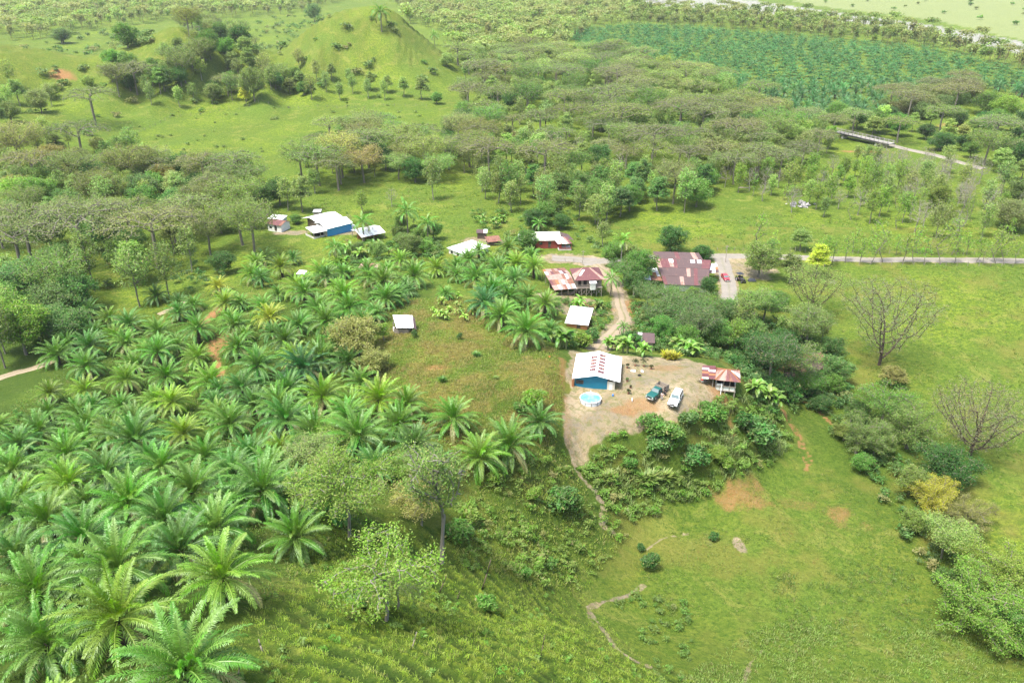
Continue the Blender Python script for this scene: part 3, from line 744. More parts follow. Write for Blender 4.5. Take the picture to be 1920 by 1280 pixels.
# ---- prototypes -------------------------------------------------
PROTO = {}
def proto(key, *variants): PROTO[key] = list(variants)
def build_protos():
    p = PROTO
    p['palm'] = [palm_mesh(i + 10, nf=46, L=4.9, nl=52, leaf=.85, trunk_h=th) for i, th in enumerate((2.4, 3.2, 2.8, 3.8, 3.0))]
    p['palm_far'] = [palm_mesh(i + 30, nf=28, L=4.9, leaf=1.0, nl=16, trunk_h=2.4) for i in range(4)]
    p['coco'] = [palm_mesh(50 + i, nf=22, L=4.2, leaf=.8, nl=30, trunk_h=h, kind='coco') for i, h in enumerate((6, 8))]
    p['royal'] = [palm_mesh(60, nf=18, L=3.6, leaf=.85, nl=30, trunk_h=10, kind='royal')]
    p['umbrella'] = [make_tree('umbrella', 100 + i, H=h, W=w, na=360, leaves=4300, ls=.21, trunk_h=.26, trunk_r=.42, clump=.75, up=1.1, dead=.05, twig=.024, tips=3, ragged=.25, lv_spread=.7) for i, (h, w) in enumerate(((13, 10), (12, 8.5), (14, 11.5), (11, 9)))]
    p['vase'] = [make_tree('vase', 120 + i, H=h, W=w, na=1000, leaves=7000, ls=.16, trunk_h=.05, trunk_r=.36, clump=.6, dead=.3, twig=.026, tips=3, up=.3, bark=BARK_DARK, lv_spread=.6) for i, (h, w) in enumerate(((20, 11.5), (15, 10)))]
    p['vaseleaf'] = [make_tree('crown', 130 + i, H=h, W=w, na=300, leaves=7000, ls=.20, trunk_h=.16, trunk_r=.36, clump=.65, dead=.08, twig=.035, tips=3, ragged=.3) for i, (h, w) in enumerate(((13, 8), (12, 9), (15, 8)))]
    p['round'] = [make_tree('round', 140 + i, H=h, W=w, na=320, leaves=9500, ls=.21, trunk_h=.25, trunk_r=.3, clump=.55, up=.5, ragged=.42, tips=5, twig=.03) for i, (h, w) in enumerate(((9, 5), (11, 5.5), (8, 4.5), (10, 6)))]
    p['slender'] = [make_tree('tall', 160 + i, H=h, W=w, na=150, leaves=1700, ls=.25, trunk_h=.42, trunk_r=.17, clump=.5, up=.4, dead=.05, twig=.03, tips=3, ragged=.4, bark=BARK if i % 2 else BARK_PALE) for i, (h, w) in enumerate(((12, 2.6), (14, 3), (10, 2.3), (13, 3.4), (11, 2.8)))]
    p['sapling'] = [make_tree('tall', 170 + i, H=h, W=w, na=60, leaves=260, ls=.22, trunk_h=.4, trunk_r=.10, clump=.3, up=.4, dead=.05, twig=.028, tips=3, lean=.12) for i, (h, w) in enumerate(((9, 1.8), (11, 2.2), (8, 1.6), (10, 2.6)))]
    p['layer'] = [make_tree('layer', 180 + i, H=h, W=w, na=240, leaves=5200, ls=.25, trunk_h=.3, trunk_r=.22, clump=.5, up=1.0, dead=.03, twig=.03, tips=3, ragged=.3) for i, (h, w) in enumerate(((11, 4.5), (10, 5), (12, 4.2)))]
    p['bare'] = [make_tree('tall', 200 + i, H=h, W=w, na=220, leaves=500, ls=.14, trunk_h=.35, trunk_r=.18, clump=.4, dead=.4, twig=.035, bark=BARK_PALE) for i, (h, w) in enumerate(((11, 3.4), (10, 3), (12, 4)))]
    p['wide'] = [make_tree('round', 220 + i, H=h, W=w, na=420, leaves=15000, ls=.25, trunk_h=.2, trunk_r=.45, clump=.9, up=.9, dead=.05, ragged=.32, tips=4, twig=.035, stems=2) for i, (h, w) in enumerate(((11, 9), (12, 10)))]
    p['neartree'] = [make_tree('canopy' if i < 2 else 'crown', 300 + i, H=h, W=w, na=380, leaves=n, ls=.12, trunk_h=th, trunk_r=.17, stems=2 if i == 2 else 1, clump=.42, up=.7, dead=.05, twig=.022, tips=3.2, ragged=.38, bark=BARK_PALE, lv_spread=.6) for i, (h, w, n, th) in enumerate(((9.5, 5.4, 10000, .2), (8.5, 5, 5500, .22), (12, 4.2, 5000, .38), (7, 4, 9000, .2)))]
    p['nearwide'] = [make_tree('round', 310 + i, H=h, W=w, na=500, leaves=19000, ls=.14, trunk_h=.18, trunk_r=.4, clump=.5, up=.8, dead=.05, twig=.026, tips=4, ragged=.5, lv_spread=.7) for i, (h, w) in enumerate(((11, 9), (12, 10)))]
    p['banana'] = [banana_mesh(240 + i, s) for i, s in enumerate((3, 4, 2))]
    p['shrub'] = [bush(260, H=1.8, W=1.6, n=700), bush(261, H=2.4, W=1.6, n=900), bush(262, H=1.4, W=1.7, n=600), bush(263, H=2.0, W=2.4, n=1100, lobes=9)]
    p['spiky'] = [bush(270, H=1.6, W=1.2, n=160, ls=.5, spiky=True), bush(271, H=2.0, W=1.6, n=220, ls=.5, spiky=True)]
PARTN = {'banana': ('stem', 'leaves')}
_used = set()
def plant(key, x, y, scale=1, rz=None, col=(.06, .14, .03), var=None, name=None, label=None, cat='tree', group=None, sz=None, z=None, bark=None, tilt=0):
    vs = PROTO[key]; v = random.randrange(len(vs)) if var is None else var
    rz = random.random() * 6.28 if rz is None else rz
    zz = ground(x, y) if z is None else z
    if key in ('shrub', 'spiky'):
        o = link(name or 'shrub', vs[v]); o.location = (x, y, zz - .05); o.color = (*col, 1)
    else:
        o = empty(name or 'tree', (x, y, zz), rz); n0, n1 = PARTN.get(key, ('trunk', 'crown'))
        a = link(n0, vs[v][0], o); c = link(n1, vs[v][1], o); c.color = (*col, 1)
    o.rotation_euler = (random.gauss(0, tilt), random.gauss(0, tilt), rz); o.scale = (scale, scale, (sz or 1) * scale)
    tag(o, label, cat, group); REG.append((o, key, x, y, zz, tuple(col), scale)); return o
REG = []
# ------------------------------------------------------------------ colours (albedo)
G_OLIVE = (.175, .255, .058); G_BROWN = (.190, .240, .072); G_PALE = (.235, .335, .085); G_LIME = (.190, .320, .045); G_MID = (.120, .250, .042)
G_DARK = (.062, .155, .030); G_BLUE = (.115, .235, .056); G_YEL = (.38, .40, .050); G_GREY = (.22, .23, .12); G_TAN = (.26, .275, .075)
P_GRN = (.105, .245, .030); P_DK = (.082, .205, .032); P_YEL = (.185, .310, .026); P_LIME = (.145, .285, .028); P_BLUE = (.060, .180, .048); P_GOLD = (.26, .33, .03)
def jit(c, a=.12):
    k = 1 + random.gauss(0, a); return tuple(max(.005, v * k * (1 + random.gauss(0, a * .5))) for v in c)
COLN = {G_OLIVE: 'olive', G_BROWN: 'brownish', G_PALE: 'pale green', G_LIME: 'lime green', G_MID: 'mid green', G_DARK: 'dark green', G_BLUE: 'bluish green', G_YEL: 'yellow', G_GREY: 'greyish', G_TAN: 'tan'}

PALMS = [ # crown centre in the photo, colour, size
 (240,597,P_DK,1),(293,614,P_GRN,1),(362,562,P_GRN,.8),(368,614,P_GRN,1),(233,636,P_GRN,.95),(103,654,P_GRN,1),(167,642,P_DK,1),(160,676,P_GRN,1),(297,656,P_GRN,1),(440,600,P_GRN,1),
 (408,528,P_GOLD,.75),(422,560,P_YEL,.9),(473,506,P_LIME,1),(527,497,P_YEL,.95),(557,532,P_YEL,1),(602,500,P_LIME,1),(503,588,P_GOLD,.9),(493,566,P_GRN,.8),(610,600,P_GRN,1.05),(641,546,P_LIME,1.1),(593,568,P_GRN,1),
 (533,627,P_GRN,1),(443,640,P_GRN,1),(480,682,P_DK,1.1),(567,680,P_BLUE,1.15),(367,657,P_LIME,.9),(233,704,P_LIME,.95),(160,722,P_YEL,.8),(90,729,P_YEL,.75),(310,697,P_GRN,1),(393,702,P_LIME,1.05),
 (320,747,P_YEL,.9),(520,744,P_GRN,1.05),(604,742,P_LIME,1),(533,776,P_DK,1.05),(427,779,P_GRN,1),(343,802,P_YEL,.85),(247,782,P_GRN,1),(253,822,P_DK,1.1),(467,842,P_DK,1),(67,796,P_GRN,.95),(160,789,P_GRN,.95),
 (123,836,P_GRN,.9),(718,526,P_LIME,1),(777,511,P_GRN,1.05),(818,493,P_YEL,.95),(724,552,P_GRN,.9),(702,577,P_DK,.8),(680,600,P_GRN,.8),(856,493,P_GRN,.9),
 (892,511,P_GRN,1),(931,500,P_GRN,.95),(970,487,P_YEL,.95),(1001,498,P_LIME,.9),(922,538,P_DK,1.05),(953,546,P_GRN,1),(909,562,P_BLUE,1),(942,583,P_GRN,1),(1022,566,P_LIME,.85),(986,612,P_GRN,1.15),
 (990,546,P_GRN,.9),(953,459,P_GRN,.85),(997,472,P_GRN,.8),(898,468,P_LIME,.8),(713,739,P_YEL,1),(676,702,P_GRN,.75),(653,672,P_DK,.9),(749,780,P_GRN,1),(671,816,P_GRN,1.1),(851,775,P_GRN,1),(957,818,P_GRN,1.1),
 (1013,780,P_DK,.85),(902,845,P_LIME,.95),(778,831,P_DK,1),(20,866,P_GRN,1.1),(117,890,P_YEL,.9),(360,905,P_GRN,1.15),(233,920,P_GRN,1.1),(493,914,P_GRN,1.1),(83,956,P_GRN,1.1),(60,1075,P_GRN,1.12),(217,1040,P_GRN,1.1),
 (400,966,P_GRN,1.05),(417,1064,P_LIME,1.05),(553,985,P_GRN,.95),(77,1160,P_GRN,1.1),(212,1128,P_YEL,1.15),(335,1215,P_GRN,1.15),(617,925,P_DK,.95),(83,1290,P_YEL,.5),(10,935,P_DK,1),(433,872,P_DK,1),(195,872,P_DK,1),
 (300,960,P_DK,1),(150,985,P_DK,1.05),(20,1010,P_DK,1),(330,1010,P_DK,1),(120,1080,P_DK,1),(-30,1110,P_GRN,1.1),(300,860,P_GRN,.95),(560,850,P_DK,1),(650,770,P_GRN,.95),(590,800,P_GRN,1),(380,850,P_GRN,.95),(170,755,P_DK,.8),
 (630,640,P_DK,1),(540,720,P_DK,1),(600,660,P_GRN,1),(400,745,P_DK,.6),(455,720,P_DK,.9),(250,672,P_GRN,.9),(330,640,P_GRN,.8),(560,600,P_DK,.9),(655,575,P_GRN,1),(690,512,P_GRN,.9),(640,500,P_GRN,.85),(745,545,P_DK,.8),
 (835,540,P_GRN,.6),(965,520,P_DK,.95),(1030,610,P_DK,.7),(520,540,P_GRN,.7),(450,560,P_GRN,.7),(30,640,P_DK,0),(700,860,P_DK,.9),(820,870,P_DK,.8),(500,860,P_GRN,.9),(60,860,P_DK,.9),(550,910,P_DK,1),(425,925,P_DK,.95),
]
PALMS = [p for p in PALMS if p[3] > 0]

# explicit trees: (base px, base py, kind, variant, scale, colour, height factor)
TREES = [
 (1150,500,'round',1,.7,G_MID,1.0,'leafy tree left of the tall palm with yellow fronds'),(1190,552,'round',0,.75,G_DARK,.95,'dark tree at the left corner of the rusty brown roofs'),(1168,535,'vaseleaf',0,.6,G_MID,.9,'tree right of the stilt house by the driveway'),
 (1440,725,'vaseleaf',2,.8,G_DARK,1.0,'dark leaning tree left of the hidden rusty roof'),(1510,745,'neartree',3,1.0,G_MID,.9,'pale green bush tree in front of the hidden barn'),(1455,740,'round',2,.7,G_DARK,.9,'dark round tree in front of the hidden barn'),
 # --- right field and stream side
 (1648,684,'vase',0,1.0,G_GREY,1.0,'bare spreading tree with dark forking limbs alone in the right pasture'),
 (1818,858,'vase',1,.95,G_GREY,1.0,'bare flat topped tree with dark forking limbs at the right pasture edge'),
 (1700,840,'nearwide',0,0.85,G_OLIVE,0.95,'broad olive tree beside the stream below the lone bare tree'),
 (1605,850,'nearwide',1,0.68,G_OLIVE,0.95,'olive bushy tree at the bend of the grassy hollow'),
 (1650,800,'vaseleaf',0,.75,G_MID,.9,'mid green tree behind the olive stream side trees'),
 (1770,905,'wide',1,.62,G_DARK,1.0,'dark green tree behind the yellow green one on the right'),
 (1742,960,'nearwide',0,0.66,G_YEL,0.85,'yellow green feathery tree on the stream bank at right'),
 (1805,985,'nearwide',1,0.55,G_TAN,0.85,'tan leaved tree joined to the yellow green one at right'),
 (1800,1180,'nearwide',1,0.95,G_LIME,0.8,'big bright lime green tree in the lower right corner'),
 (1880,1120,'nearwide',0,0.9,G_LIME,0.85,'bright lime green crown at the right edge above the corner tree'),
 (1935,1230,'nearwide',0,0.8,G_MID,0.8,'mid green tree cut off by the right edge low in the photo'),
 (1765,1045,'neartree',3,1.1,G_PALE,0.9,'small pale tree below the yellow green stream tree'),
 (1670,722,'layer',1,.75,G_TAN,.6,'low flat yellow topped tree just below the lone bare tree'),
 (1478,735,'vaseleaf',2,.78,G_OLIVE,1.0,'half bare tree leaning over the hidden rusty roof'),
 (1560,720,'round',1,.75,G_BLUE,.85,'soft bluish green tree right of the hidden rusty roof'),
 (1538,770,'round',2,.55,G_DARK,.8,'dark low tree below the hidden rusty roof'),
 (1410,690,'round',0,.95,G_DARK,1.0,'dark green tree behind the stilted rusty shed'),
 (1445,690,'round',1,.75,G_DARK,1.0,'dark tree between the stilted shed and the hidden rusty roof'),
 (1375,665,'slender',3,.75,G_LIME,1.0,'loose light green tree just behind the stilted shed'),
 (1340,655,'round',3,.8,G_MID,.95,'mid green tree behind the gravel yard'),
 (1290,640,'vaseleaf',1,.85,G_BLUE,.85,'wide flat bluish tree in front of the rusty brown roofs'),
 (1250,600,'vaseleaf',0,.75,G_BLUE,.85,'bluish layered tree left in front of the rusty brown roofs'),
 (1320,610,'vaseleaf',2,.65,G_MID,.85,'green tree in front of the lower end of the rusty brown roofs'),
 (1390,640,'slender',1,.95,G_OLIVE,.9,'thin olive tree below the end of the side road'),
 (1430,610,'vaseleaf',0,.7,G_MID,.95,'green tree right of the end of the side road'),
 (1500,640,'vaseleaf',1,.75,G_PALE,1.0,'pale half bare tree above the hidden rusty roof'),
 (1520,590,'vase',1,.85,G_PALE,1.0,'thin spreading tree above the hidden rusty roof'),
 (1455,580,'round',2,.7,G_MID,.9,'bright crown near the parked red car across the clearing'),
 (1440,500,'slender',1,.8,G_MID,.8,'layered tree behind the roadside brown green tree'),
 (1422,520,'round',1,1.0,G_OLIVE,.95,'brown green round tree on the clearing beside the side road'),
 (1480,530,'layer',0,.85,G_PALE,.95,'pale layered tree at the road beside the clearing'),
 (1530,520,'layer',2,.9,G_YEL,.95,'yellow topped tree beside the main road right of the junction'),
 (1545,500,'slender',3,.8,G_LIME,1.0,'lime tree behind the yellow topped roadside tree'),
 (1500,470,'layer',1,.8,G_PALE,.9,'pale tree across the main road near the junction'),
 (1257,472,'round',3,.95,G_DARK,.85,'dense dark mango tree behind the brown roofs at the junction'),
 (1318,488,'round',2,.72,G_DARK,.8,'small dark tree at the right end of the brown roofs'),
 (1325,548,'round',2,.6,G_DARK,.9,'dark green tree in front of the right end of the brown roofs'),
 (1298,560,'round',0,.42,G_LIME,.9,'small light green tree in front of the brown roofs'),
 (1200,530,'round',1,.95,G_MID,.95,'leafy green tree left of the rusty brown roofs'),
 (1180,500,'round',0,.8,G_OLIVE,.95,'olive green tree between the stilt house and the brown roofs'),
 (1130,462,'slender',0,.8,G_PALE,.9,'thin pale tree right of the porch of the pale roofed house'),
 # --- village
 (985,470,'round',2,.85,G_MID,.95,'round bright green tree at the left end of the pale roofed house'),
 (1023,420,'round',0,.9,G_MID,1.0,'tall green tree behind the pale roofed house'),
 (1000,432,'round',3,.75,G_DARK,1.0,'dark green tree behind the pale roofed house'),
 (1052,430,'round',2,.7,G_DARK,.9,'low dark tree at the back of the pale roofed house'),
 (768,480,'round',1,.8,G_OLIVE,.8,'olive round tree left of the hipped white roof'),
 (800,478,'round',2,.7,G_MID,.8,'green tree touching the hipped white roof on its left'),
 (555,420,'round',2,.5,G_MID,.8,'small green tree between the maroon roof and the long white roofs'),
 (655,420,'bare',1,.45,G_TAN,.8,'tiny bare tree behind the blue walled house'),
 (735,388,'bare',0,.75,G_PALE,.9,'slim greyish tree standing alone behind the white shed'),
 (813,375,'slender',0,1.2,G_PALE,1.15,'tall white trunked tree on the meadow edge'),
 (540,395,'slender',0,1.05,G_PALE,1.0,'tall pale trunked tree behind the maroon roof'),
 (568,398,'layer',0,1.05,G_PALE,1.1,'pair of pale trunks with an airy crown behind the white roofs'),
 (525,385,'round',1,.95,G_DARK,1.0,'dark tree behind the pale trunked pair'),
 (420,512,'round',3,.75,G_DARK,.85,'rounded dark blue green tree at the edge of the palm grove'),
 (480,485,'vaseleaf',2,1.05,G_OLIVE,1.15,'half bare leaning tree beside the grassy clearing'),
 (395,478,'vaseleaf',0,.9,G_OLIVE,1.1,'olive tree left of the half bare leaning tree'),
 (672,672,'round',3,1.0,G_TAN,.85,'broad olive bushy tree left of the knoll hut'),
 (700,700,'round',0,.7,G_TAN,.75,'smaller olive tree below the broad one left of the knoll hut'),
 # --- left forest
 (178,545,'slender',1,1.2,G_OLIVE,1.1,'tall half bare trunk at the left forest edge'),
 (318,560,'slender',3,1.15,G_OLIVE,1.15,'tall half bare trunk nearest the dirt track end'),
 (262,575,'slender',3,1.25,G_PALE,1.1,'pale leaved tall tree at the end of the dirt track'),
 (360,510,'slender',0,1.1,G_PALE,1.1,'pale tall tree right of the dirt track end'),
 (115,640,'wide',1,.8,G_BLUE,.95,'wide bluish green tree over the dirt track'),
 (50,665,'round',1,1.2,G_LIME,1.1,'bright leaved tall tree above the dirt track at the left edge'),
 (10,690,'slender',3,1.2,G_OLIVE,1.1,'yellowish trunked tree at the very left edge of the track'),
 (60,570,'wide',0,1.1,G_BLUE,1.0,'very broad bluish green tree in the left forest'),
 (150,590,'round',3,1.1,G_BLUE,1.0,'bluish green round tree in the shade of the left forest'),
 (20,600,'round',0,1.1,G_MID,1.0,'green tree at the left edge of the forest'),
 (165,500,'umbrella',2,1.35,G_BROWN,1.0,'huge brownish flat crowned tree of the left forest'),
 (60,490,'umbrella',0,1.3,G_BROWN,1.0,'wide brownish flat crowned tree at the left edge'),
 (250,465,'umbrella',1,1.25,G_OLIVE,1.0,'olive flat crowned tree right of the huge one'),
 (330,455,'umbrella',3,1.1,G_BROWN,1.0,'brownish flat crowned tree above the tall pale trees'),
 (455,460,'umbrella',1,1.05,G_OLIVE,1.05,'olive flat crowned tree left of the maroon roof'),
 (42,320,'vaseleaf',0,1.45,G_TAN,1.0,'gnarled half bare tree at the left edge of the meadow'),
 (180,236,'umbrella',0,1.35,G_OLIVE,1.0,'lone flat crowned tree on the slope of the left hills'),
 (258,178,'umbrella',2,1.2,G_BROWN,1.0,'brownish flat crowned tree below the gully of the left hills'),
 (245,170,'round',2,1.0,G_DARK,1.1,'dark small tree under the brownish flat crowned one'),
 (40,395,'round',3,1.25,G_LIME,.95,'bright green leafy tree at the left edge of the meadow'),
 (90,385,'round',0,1.1,G_LIME,.95,'bright green tree beside the left edge one'),
 (345,345,'round',1,1.15,G_DARK,1.0,'dark green tree at the lower corner of the bright meadow'),
 (375,370,'round',2,1.1,G_DARK,1.0,'second dark tree at the lower corner of the bright meadow'),
 (462,198,'layer',0,.95,G_YEL,.9,'yellow green tree at the top edge of the bright meadow'),
 (478,190,'round',1,1.4,G_OLIVE,1.2,'tall olive tree behind the yellow green one by the meadow'),
 (540,168,'slender',4,1.2,G_PALE,1.0,'pale spreading tree in the gap between the far hills'),
 (455,92,'round',2,1.5,G_DARK,1.1,'dark green tree on the ridge between the far hills'),
 (395,112,'round',1,1.3,G_MID,1.2,'green tree in the gully of the far hills'),
 (590,42,'round',3,1.7,G_BLUE,1.1,'big bluish tree on the saddle left of the grassy peak'),
 (120,82,'wide',0,1.2,G_BLUE,.9,'broad bluish bushy tree on the left ridge'),
 (878,218,'umbrella',1,1.35,G_BROWN,1.05,'dark trunked flat crowned tree at the right end of the bright meadow'),
 (933,222,'umbrella',3,1.4,G_OLIVE,1.1,'flat crowned tree just beyond the right end of the bright meadow'),
 (1140,235,'umbrella',2,1.4,G_BROWN,1.0,'wide brown flat crowned tree in the middle of the wood'),
 (1262,382,'vaseleaf',2,1.0,G_BROWN,1.05,'forked half bare tree above the dark mango tree'),
 (1023,348,'umbrella',0,1.25,G_BROWN,1.05,'brown flat crowned tree at the front of the central wood'),
 (955,385,'slender',1,1.2,G_MID,1.0,'leaning dark trunk at the front of the central wood'),
 (1116,420,'layer',1,1.0,G_PALE,1.05,'airy pale tree at the front of the central wood'),
 (1203,370,'layer',2,1.1,G_BLUE,1.1,'bluish layered tree at the front of the central wood'),
 (680,400,'slender',4,.8,G_LIME,1.0,'slim lime topped tree just behind the tall palm'),
 (240,90,'round',0,1.4,G_MID,1.1,'bushy tree on the left ridge beside the gully'),
 (1400,262,'round',3,1.2,G_DARK,1.0,'dark tree left of the wooden bridge'),
 (1515,270,'round',2,1.1,G_DARK,.9,'dark low tree at the left end of the bridge'),
 (1640,250,'round',1,1.2,G_MID,.9,'green tree behind the middle of the bridge'),
 (1760,282,'wide',1,.8,G_DARK,.85,'dark spreading tree right of the bridge'),
 (1850,215,'wide',0,1.1,G_MID,1.0,'tall green tree beside the far brown thicket'),
 (1880,230,'round',3,1.4,G_LIME,1.0,'lime tinted tree right of the far brown thicket'),
 (1845,310,'vaseleaf',0,1.15,G_OLIVE,1.0,'forked tree beside the road beyond the bridge'),
 (1895,430,'wide',1,.85,G_BROWN,.95,'brown bushy tree at the right edge above the road'),
 (1150,105,'round',3,1.6,G_LIME,.8,'lime green tree standing in the left end of the far plantation'),
 # --- foreground
 (833,1052,'neartree',2,1.25,G_OLIVE,1.15,'tall two stemmed half bare tree on the grass slope'),
 (655,1008,'neartree',0,1.15,G_LIME,1.0,'spreading light green tree with pale limbs at the grove edge'),
 (595,905,'neartree',3,1.0,G_PALE,0.9,'light green bushy tree above the one with pale limbs'),
 (650,855,'neartree',3,1.0,G_LIME,0.8,'low light green tree in the upper palm grove'),
 (722,1160,'neartree',1,1.05,G_LIME,0.95,'light airy tree with a crooked pale stem on the terraced slope'),
 (745,1145,'neartree',1,0.6,G_PALE,0.9,'crooked nearly bare pale tree beside the airy one'),
 (790,985,'neartree',3,0.95,G_TAN,0.85,'tan flowering bushy tree left of the two stemmed tree'),
 (760,905,'neartree',3,0.7,G_LIME,0.8,'small leafy tree between the palms and the slope'),
 (215,830,'round',2,.7,G_MID,.7,'olive shrubby tree among the left palms'),
 (720,640,'slender',2,.5,G_LIME,.8,'slim bush tree beside the broad olive one'),
 (1345,860,'round',2,.4,G_LIME,.8,'small light tree on the slope below the white car'),
]
def place_trees():
    for i, (px, py, k, v, s, c, sz, lab) in enumerate(TREES):
        x, y, z = place(px, py)
        plant(k, x, y, s, col=jit(c, .08), var=v, sz=sz, label=lab, cat='tree', name={'umbrella': 'flat_crowned_tree', 'vase': 'bare_tree', 'bare': 'bare_tree', 'slender': 'slender_tree'}.get(k, 'broadleaf_tree'), group='single trees of the valley')
        OCC.append((x, y, {'umbrella': 6, 'wide': 5}.get(k, 3) * s))
OCC = []
def free(x, y, r):
    return all((x - a) ** 2 + (y - b) ** 2 > (r + c) ** 2 * .6 for a, b, c in OCC)

LAND = [('the small hut on the grassy knoll', 755, 605), ('the blue house', 1115, 700), ('the round pool', 1107, 750), ('the red earth patch', 400, 600), ('the dirt track at the left edge', 60, 692),
 ('the bottom left corner', 150, 1200), ('the blue walled house with long white roofs', 605, 425), ('the hipped white roof', 865, 468), ('the stilt house', 1078, 525), ('the low white roofed shed', 1078, 602),
 ('the pale roofed house', 1030, 450), ('the tall two stemmed tree', 833, 900), ('the tree with pale limbs', 650, 930), ('the maroon roof', 518, 415), ('the left edge of the photo', 10, 930), ('the lone palm under the trunk clearing', 395, 710)]
ORD = ['nearest', 'second nearest', 'third nearest', 'fourth nearest', 'fifth nearest', 'sixth nearest', 'seventh nearest', 'eighth nearest', 'ninth nearest', 'tenth nearest', 'eleventh nearest', 'twelfth nearest', 'thirteenth nearest', 'fourteenth nearest', 'fifteenth nearest', 'sixteenth nearest', 'seventeenth nearest', 'eighteenth nearest', 'nineteenth nearest', 'twentieth nearest', 'twenty first nearest', 'twenty second nearest', 'twenty third nearest', 'twenty fourth nearest']
def side(dx, dy):
    if abs(dx) > abs(dy) * 1.4: return 'right of' if dx > 0 else 'left of'
    return 'below' if dy > 0 else 'above'
def name_by_landmark(items, land, noun):
    """items: (obj, px, py, adjective). each gets a label told by colour, side and nearness to one landmark"""
    buckets = {}
    for o, px, py, adj in items:
        l = min(land, key=lambda q: math.hypot(q[1] - px, q[2] - py)); s = side(px - l[1], py - l[2])
        buckets.setdefault((adj, l[0].replace(' of the photo', ''), s), []).append((math.hypot(l[1] - px, l[2] - py), o))
    for (adj, l, s), v in buckets.items():
        v.sort(key=lambda t: t[0])
        for k, (_, o) in enumerate(v):
            o['label'] = (f'{adj} {noun} just {s} {l}' if len(v) == 1 else f'{adj} {noun} {s} {l}, ' + (ORD[k] if k < len(ORD) else 'outermost'))
PCOL = {P_GRN: 'green', P_DK: 'dark green', P_YEL: 'yellow green', P_LIME: 'light green', P_BLUE: 'bluish green', P_GOLD: 'golden yellow'}
def place_palms():
    items = []; xs = []
    for i, (px, py, c, s) in enumerate(PALMS):
        v = i % 5; x, y, z = place(px, py, 2.6 * s + 1.4)
        if any((x - a) ** 2 + (y - b) ** 2 < 3.4 ** 2 for a, b in xs): continue
        xs.append((x, y)); s2 = s * random.uniform(.86, .98) * (.84 if y < 72 else .93 if y < 95 else 1)
        o = plant('palm', x, y, s2, col=jit(c, .1), var=v, cat='palm tree', name='oil_palm', group='oil palms of the hillside grove', tilt=.04)
        items.append((o, px, py, ('small ' if s < .8 else 'big ' if s > 1.08 else '') + PCOL[c])); OCC.append((x, y, 3.2))
    gx = poisson([(60,640),(240,575),(400,540),(520,480),(640,500),(800,500),(960,480),(1010,520),(1000,600),(920,600),(860,540),(760,560),(700,620),(640,700),(720,760),(850,800),(960,850),(880,880),(700,900),(600,960),(500,1000),(440,1080),(350,1240),(-20,1290),(-20,800),(150,770)], 4.6, 5000, seed=77)
    n = 0
    for x, y, px, py in gx:
        if n >= 62 or any((x - a) ** 2 + (y - b) ** 2 < 4.9 ** 2 for a, b in xs): continue
        xs.append((x, y)); n += 1; s = random.uniform(.5, .85); c = random.choice((P_GRN, P_DK, P_LIME)); o = plant('palm', x, y, s, col=jit(c, .1), cat='palm tree', name='oil_palm', group='oil palms of the hillside grove', tilt=.05)
        items.append((o, px, py - 25, 'young ' + PCOL[c]))
    print('palms', len(items)); name_by_landmark(items, LAND, 'oil palm')

def poisson(poly, spacing, n_try=6000, seed=1, zmax=None, yr=None):
    """random spots spaced out evenly over the ground seen inside a region of the photo"""
    r = np.random.default_rng(seed); pp = np.array(poly, float)
    w = np.array([place(a, b)[:2] for a, b in poly]); x0, y0 = w.min(0) - 20; x1, y1 = w.max(0) + 20
    X = r.uniform(x0, x1, n_try); Y = r.uniform(y0, y1, n_try); Z = hgt(X, Y, False)
    px, py = project(X, Y, Z); ok = in_poly(px, py, poly)
    X, Y, px, py = X[ok], Y[ok], px[ok], py[ok]; keep = []
    for i in range(len(X)):
        sp = spacing
        if all((X[i] - X[j]) ** 2 + (Y[i] - Y[j]) ** 2 > sp * sp for j in keep): keep.append(i)
    return [(X[i], Y[i], px[i], py[i]) for i in keep]

